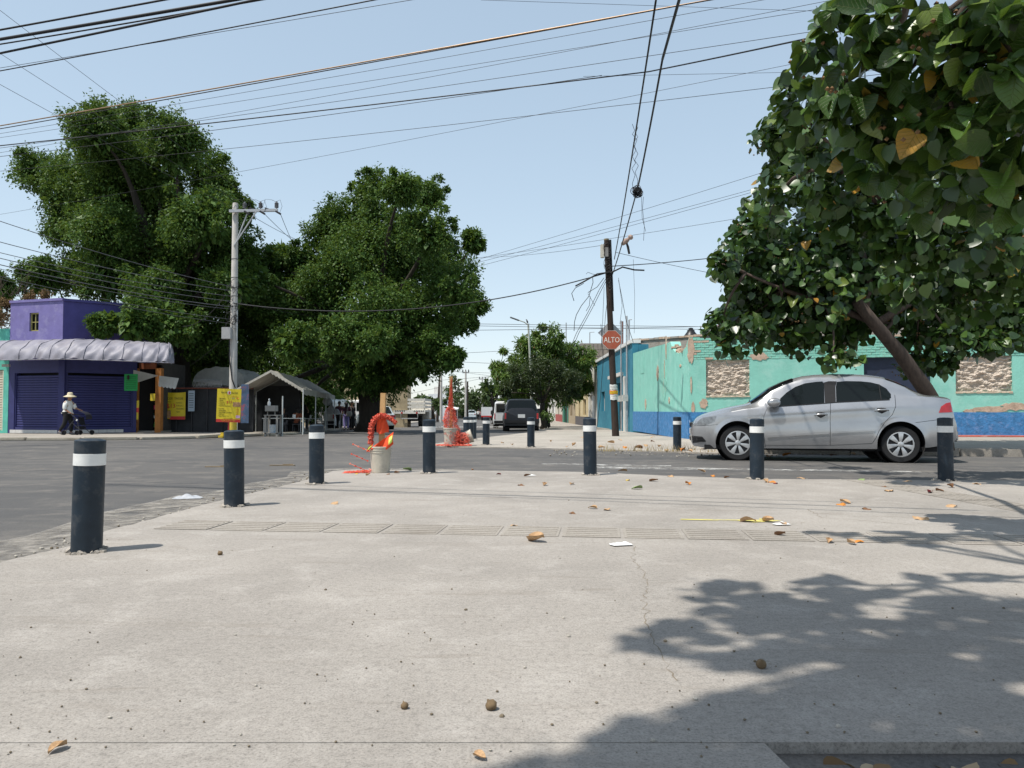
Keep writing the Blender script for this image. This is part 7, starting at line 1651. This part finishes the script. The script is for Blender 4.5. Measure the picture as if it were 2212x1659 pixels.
m_navyc = M('dark_navy_cloth', (.012, .013, .022), .85, .2, 8)
MB().grid(lambda u, v: kk(830+260*math.sin(u*PI*.62), 1000-190*math.cos(u*PI*.62)-20*math.sin(v*PI), -.2+.4*v), 14, 8).build('canopy', m_navyc, stl, smooth='all', fix=False)
MB().grid(lambda u, v: kk(820+90*u+150*max(0, u-.55)*2, 980+250*min(1, u*1.7)+20*math.sin(v*PI), -.19+.38*v), 14, 6).build('seat', m_navyc, stl, smooth='all', fix=False); MB().box(*(lambda a, b: (a.x, b.x, -.17, .17, b.z, a.z))(kk(690, 1280), kk(880, 1370))).build('basket', m_navyc, stl, bevel=.02)
MB().cbox(kk(800, 1080, -.225), (.05, .02, .06), 0, 0, .5).build('buckle', m_plate, stl)
# people round the tent
def on(px, Y, dz=0): return (XW(px, Y), Y, gz(Y)+dz)
person('seated diner in black top, back to the street, left at the tent table', on(612, 34.6), PI/2+.3, 1.66, sit(), m_blk, m_gr); person('seated diner in a rust coloured top, right one at the tent table', on(641, 34.8), PI/2-.2, 1.55, sit(), m_red2, m_blk, long_hair=True)
for k, (px, Y) in enumerate(((612, 34.6), (641, 34.8))):
    x = XW(px, Y); st_ = thing('stool', ('left','right')[k]+' dark plastic stool under a seated diner in the tent', 'stool', on(px, Y)); MB().box(-.17, .17, -.17, .17, .39, .42).build('seat', m_gr, st_, bevel=.008)
    for sx in (-.13, .13):
        for sy in (-.13, .13): MB().tube([(sx*1.15, sy*1.15, 0), (sx, sy, .39)], .016, 6).build('leg', m_gr, st_)
person('cook in dark clothes leaning forward behind the tent tables', on(664, 39), PI+.2, 1.7, stand(chest=(.08,0,.725), neck=(.14,0,.82), jaw=(.17,0,.855), crown=(.18,0,.915), shL=(.08,.105,.78), elL=(.15,.13,.62), wrL=(.26,.1,.55), haL=(.3,.09,.54), shR=(.08,-.105,.78), elR=(.15,-.13,.62), wrR=(.26,-.1,.55), haR=(.3,-.09,.54)), m_blk, m_blk)
pv = person('woman in plum top and lavender trousers beside the tent, with pale handbag', on(748, 43.5), PI/2+.5, 1.62, stand(elR=(.03,-.15,.66), wrR=(.09,-.13,.60), haR=(.11,-.11,.60)), m_plum, m_lav, long_hair=True)
hbg = thing('handbag', 'pale handbag on the shoulder of the woman in lavender trousers', 'bag', (pv.location.x+.20, pv.location.y-.18, pv.location.z+.78)); MB().grid(lambda u, v: Vector((.17*math.cos(u*2*PI)*(.75+.3*math.sin(v*PI)), .07*math.sin(u*2*PI)*(.6+.6*math.sin(v*PI)), .30*v)), 18, 6).build('pouch', M('pale_leather', (.36, .34, .31), .7, .12, 8), hbg, smooth='all', fix=False)
MB().tube([(-.12, 0, .29), (-.10, .06, .5), (0, .1, .62), (.10, .06, .5), (.12, 0, .29)], .010, 6).build('strap', MATS['pale_leather'], hbg)
person('person in black standing just right of the woman in lavender trousers', on(760, 43.8), -.6, 1.66, stand(), m_blk, m_blk); person('dark clothed person standing deep in shade left of the lavender trousers woman', on(733, 45), PI/2, 1.7, stand(), m_plum, m_blk)
person('passer by in a white shirt and dark shorts walking far down the street', on(1033, 120), PI/2, 1.68, stand(knL=(.08,.05,.29), anL=(.10,.05,.06), toL=(.19,.05,.03), anR=(-.12,-.05,.07), toR=(-.03,-.05,.02)), m_wsh, m_blk); person('passer by in a pinkish top walking far down the street beside the white box truck', on(1037, 122), PI/2+.2, 1.6, stand(), M('pink_cloth', (.45, .25, .24), .9), m_gr)

# ------------------------------------------------------------------ litter: fallen leaves, pebbles, bag, twigs
def fleaf(c1, c2):
    n = 9
    mb = MB(); mb.grid(lambda u, v: Vector((u-.5, (v-.5)*.62*math.sin(PI*min(1, .06+u*.98))**.7, .10*math.sin(u*PI*c1)+.16*c2*(2*v-1)**2+.05*math.sin(v*7+u*5))), 8, 6)
    return mb
fm = {}
for nm, st in (('tan', (.44, .28, .15)), ('brown', (.17, .085, .04)), ('orange', (.52, .20, .035)), ('maroon', (.15, .02, .02)), ('green', (.22, .30, .12)), ('yellow', (.55, .38, .06))):
    m = M('fallen_leaf_'+nm, st, .8, .25, 6, .3, 14); fm[nm] = [fleaf(a, b).mesh('fallen_leaf', m, smooth='all', fix=False) for a, b in ((1, .9), (1.6, -.5), (.6, 1.4))]
lf = [(124,1622,'tan',.065),(1036,1640,'tan',.055),(722,1089,'tan',.13),(1160,1170,'tan',.17),(1345,1019,'tan',.16),(1126,1049,'brown',.13),(1176,1049,'tan',.12),(1235,1047,'tan',.13),(1139,1029,'brown',.12),(1077,1026,'maroon',.08),(1485,1047,'orange',.14),(1412,1040,'brown',.12),(1356,1038,'yellow',.10),(1376,1057,'green',.18),(1450,1030,'tan',.15),(1515,1019,'tan',.13),(1540,1028,'orange',.12),
      (1664,1042,'orange',.15),(1675,1045,'maroon',.10),(1655,1042,'tan',.10),(1860,1038,'green',.17),(1817,1091,'orange',.16),(1826,1087,'tan',.15),(1872,1100,'brown',.14),(1987,1121,'tan',.20),(2052,1095,'tan',.18),(2008,1066,'maroon',.11),(1920,1061,'tan',.2),(1910,1052,'brown',.1),(2053,1053,'brown',.12),(1280,1099,'tan',.11),(1310,1102,'tan',.11),(1238,1110,'brown',.09),(1616,1128,'tan',.15),(1660,1128,'tan',.13),(1690,1134,'tan',.09),
      (1685,1158,'brown',.1),(1850,1171,'orange',.12),(1838,1176,'tan',.1),(1790,1172,'tan',.1),(1110,1136,'tan',.08),(880,1017,'green',.14),(838,1025,'brown',.09),(857,1023,'brown',.09),(770,1024,'yellow',.09),(795,1027,'tan',.07),(1020,1016,'orange',.06),
      (1280,955,'tan',.2),(1320,958,'tan',.2),(1395,962,'tan',.22),(1410,955,'brown',.2),(1425,966,'tan',.2),(1350,966,'orange',.2),(1240,962,'tan',.18),(1300,968,'tan',.2),(1440,972,'tan',.2),(1475,974,'orange',.2),(1490,976,'tan',.18),(1380,970,'brown',.2),(1225,966,'tan',.2),(1190,955,'tan',.16),(1340,950,'tan',.2),(1500,962,'tan',.22),(1520,970,'brown',.2),(1768,974,'orange',.25),(1800,983,'brown',.2),(1840,982,'tan',.2),(1980,975,'brown',.2),(2150,978,'orange',.22),(1660,985,'tan',.2),(1700,984,'orange',.2),
      (1260,944,'tan',.2),(1410,944,'tan',.2),(1106,962,'tan',.15),(1085,958,'tan',.15),(1730,1033,'tan',.12),(1570,1033,'brown',.1),(2110,1046,'tan',.13),(1960,1040,'tan',.12),(2030,1062,'brown',.12)]
where = {'tan': 'pale tan curled fallen leaf lying on the concrete near the street corner', 'brown': 'dark brown curled fallen leaf lying on the concrete near the street corner', 'orange': 'orange fallen leaf lying on the concrete near the street corner', 'maroon': 'small dark red fallen leaf lying on the concrete near the street corner', 'green': 'pale green fresh fallen leaf lying on the near pavement', 'yellow': 'bright yellow fallen leaf lying on the near pavement'}
LM = [(187,1200,'the nearest bollard'),(506,1095,'the second nearest bollard'),(684,1046,'the third bollard from the left'),(822,1022,'the bucket with the orange vest'),(927,1024,'the bollard by the bucket'),(1275,1028,'the bollard before the stop sign'),(1635,1036,'the bollard at the front wheel'),(2043,1038,'the bollard at the sedan tail'),
      (1050,961,'the far middle bollard'),(1147,966,'the bollard before the off-roader'),(1330,945,'the wooden pole foot'),(1463,973,'the bollard before the bonnet'),(1650,1126,'the yellow painted arrow'),(1341,1178,'the white paper scrap'),(1850,1165,'the tactile tiles in shadow'),(1640,1585,'the tree pit corner'),(150,1640,'the bottom left picture corner'),(1590,990,'the sedan front tyre'),(1945,995,'the sedan rear tyre')]
adj = {'tan': 'pale tan curled', 'brown': 'dark brown curled', 'orange': 'orange', 'maroon': 'small dark red', 'green': 'pale green fresh', 'yellow': 'bright yellow'}; used = {}
def leaf_label(o, x, y, c):
    for near in sorted(LM, key=lambda q: math.hypot(q[0]-x, (q[1]-y)*5))[:4]:
        dx, dy = x-near[0], (y-near[1])*5
        w = ('right of ' if dx > 0 else 'left of ') if abs(dx) > abs(dy) else ('in front of ' if dy > 0 else 'behind ')
        for dist in ('close ', 'farther '):
            lab = adj[c]+' fallen leaf lying '+dist+w+near[2]
            if lab not in used: used[lab] = 1; tag(o, lab, 'leaf', 'fallen leaves on the pavements'); return
    tag(o, lab, 'leaf', 'fallen leaves on the pavements')
for x, y, c, s in lf:
    p = G(x, y, .03 if y > 1010 else .05); o = link('fallen_leaf', R.choice(fm[c]), None, None); s *= R.uniform(.7, .9)
    o.location = (p.x, p.y, p.z+.004+.02*s); o.rotation_euler = (R.uniform(-.25, .25), R.uniform(-.2, .2), R.uniform(0, 6)); o.scale = (s, s, s*R.uniform(.7, 1.3)); leaf_label(o, x, y, c)
mb = MB(); mc = MB()
def peb(b, p, s): b.lathe([(.001, -.6*s), (s*R.uniform(.7, 1), -.2*s), (s*R.uniform(.6, 1), .35*s), (.001, .65*s)], 6, p, cap=False)
for k in range(260):
    y = R.uniform(1.6, 1.0)**1; px = R.uniform(0, 2212); py = 1040+600*R.random()**.8
    p = G(px, py, .03)
    if p.x < -2.8 or py < 1110 and px < 450 or py < 1200-px*.25: continue
    if p.y < 2.05 and p.x > .6: continue
    peb(mb if R.random() < .6 else mc, (p.x, p.y, .003), R.uniform(.002, .005)*(1.0 if R.random() < .9 else 1.8))
for e1, e2 in zip(edge[2:-3], edge[3:-2]):
    for k in range(int((e2-e1).length*26)):
        p = e1.lerp(e2, R.random())+Vector((R.gauss(-.05, .1), R.gauss(.08, .09), 0)); peb(mb if R.random() < .4 else mc, (p.x, p.y, -.02 if True else 0), R.uniform(.004, .016))
for k in range(260):
    p = G(R.uniform(1180, 1900), R.uniform(967, 986), .02); peb(mc if R.random() < .6 else mb, (p.x, p.y, p.z), R.uniform(.006, .022))
m_pb = M('pebble_brown', (.16, .13, .09), .9, .4, 30); m_pc = M('pebble_pale', (.40, .37, .32), .9, .3, 30)
tag(mb.build('pebbles', m_pb, None, fix=False), kind='stuff'); tag(mc.build('mortar_crumbs', m_pc, None, fix=False), kind='stuff')
# dry grass tufts on the far kerb
gb_ = MB()
for px in (1310, 1320, 1405, 1440, 1490, 1370, 1530, 1465):
    c = G(px, 972+R.uniform(0, 5), .03)
    for k in range(26):
        a = R.uniform(0, 6.28); l = R.uniform(.06, .20); b = c+Vector((R.gauss(0, .12), R.gauss(0, .04), 0)); d = Vector((math.cos(a)*.5, math.sin(a)*.5, 1))*l
        gb_.add([b, b+Vector((.008, 0, 0)), b+d], [(0, 1, 2)])
tag(gb_.build('dry_grass', M('straw_grass', (.35, .27, .12), .9, .3, 8), None, fix=False), kind='stuff')
# leaf litter in the tree pit
pr = []
for k in range(170):
    pr.append((R.uniform(.74, 2.2), R.uniform(1.0, 1.99) if k < 80 else R.uniform(1.82, 1.98)))
pp = np.array([(x, y, -.05+R.uniform(0, .03)) for x, y in pr]); V, Fs = leaves(pp, rdir(len(pp))*np.array([1, 1, .2]), unit(NR.normal(size=(len(pp), 3))*.5+np.array([0, 0, 1])), np.full(len(pp), .055), np.full(len(pp), .05), HEART)
tag(link('leaf_litter', np_mesh('leaf_litter', V, Fs, leaf_mat('litter', [(0, (.10, .06, .03)), (.6, (.30, .20, .11)), (.9, (.42, .36, .26)), (1, (.15, .18, .05))], .8, .1, .2))), kind='stuff')
# crumpled white paper / plastic scraps, flattened bag, seed pod, flat sticks
for (x, y, s, lab) in ((405, 1077, .30, 'flattened clear plastic bag lying on the dusty road left of the second bollard'), (1341, 1178, .15, 'flat white scrap of paper on the pavement below the tactile tiles'), (1688, 1134, .13, 'crumpled white wrapper beside the yellow painted arrow'), (1150, 1028, .10, 'small crumpled grey wrapper near the bollard at the stop sign pole')):
    p = G(x, y, 0 if x < 500 else .03); nzs = [R.uniform(0, 6) for _ in range(4)]
    o = MB().grid(lambda u, v: Vector(((u-.5)*s*(1-.3*abs(v-.5)), (v-.5)*s*.6, .008+.16*s*(.5+.5*math.sin(u*9+nzs[0])*math.cos(v*8+nzs[1]))*math.sin(u*PI)*math.sin(v*PI))), 14, 10).build('litter_scrap', MATS['bag_plastic'] if x < 500 else m_white, None, smooth='all', fix=False)
    o.location = p; o.rotation_euler = (0, 0, R.uniform(-.4, .4)); tag(o, lab, 'litter')
for (x, y, s, lab) in ((1067, 1532, .018, 'round brown dry seed pod lying on the sunlit pavement'), (876, 1532, .012, 'small greenish seed pod left of the brown one on the pavement'), (1643, 1441, .018, 'round brown seed pod lying inside the tree shadow'), (478, 1199, .016, 'black crumpled seed husk lying on the pavement near the nearest bollard')):
    p = G(x, y, .03); o = MB().lathe([(.001, -.9*s), (.6*s, -.7*s), (1.0*s, -.1*s), (.85*s, .5*s), (.3*s, .85*s), (.12*s, 1.15*s), (.001, 1.2*s)], 12, (0, 0, .8*s)).build('seed_pod', M('pod_brown', (.16, .11, .06), .9, .4, 40), None, smooth='all'); o.location = p; o.rotation_euler = (.5, .3, R.random()*6); tag(o, lab, 'seed pod')
for (x, y, w, lab) in ((800, 1006, .4, 'right of two flat splinters of wood lying on the asphalt'), (565+30, 1017-8, .45, 'left of two flat splinters of wood lying on the asphalt')):
    p = G(x*1.0-190 if x > 700 else x-120, y, 0); o = MB().cbox((0, 0, .008), (w, .07, .014)).cbox((w*.2, .03, .02), (w*.4, .04, .012), .3).build('wood_splinter', M('grey_wood', (.22, .17, .11), .9, .3, 6), None); o.location = p; tag(o, lab, 'wood')
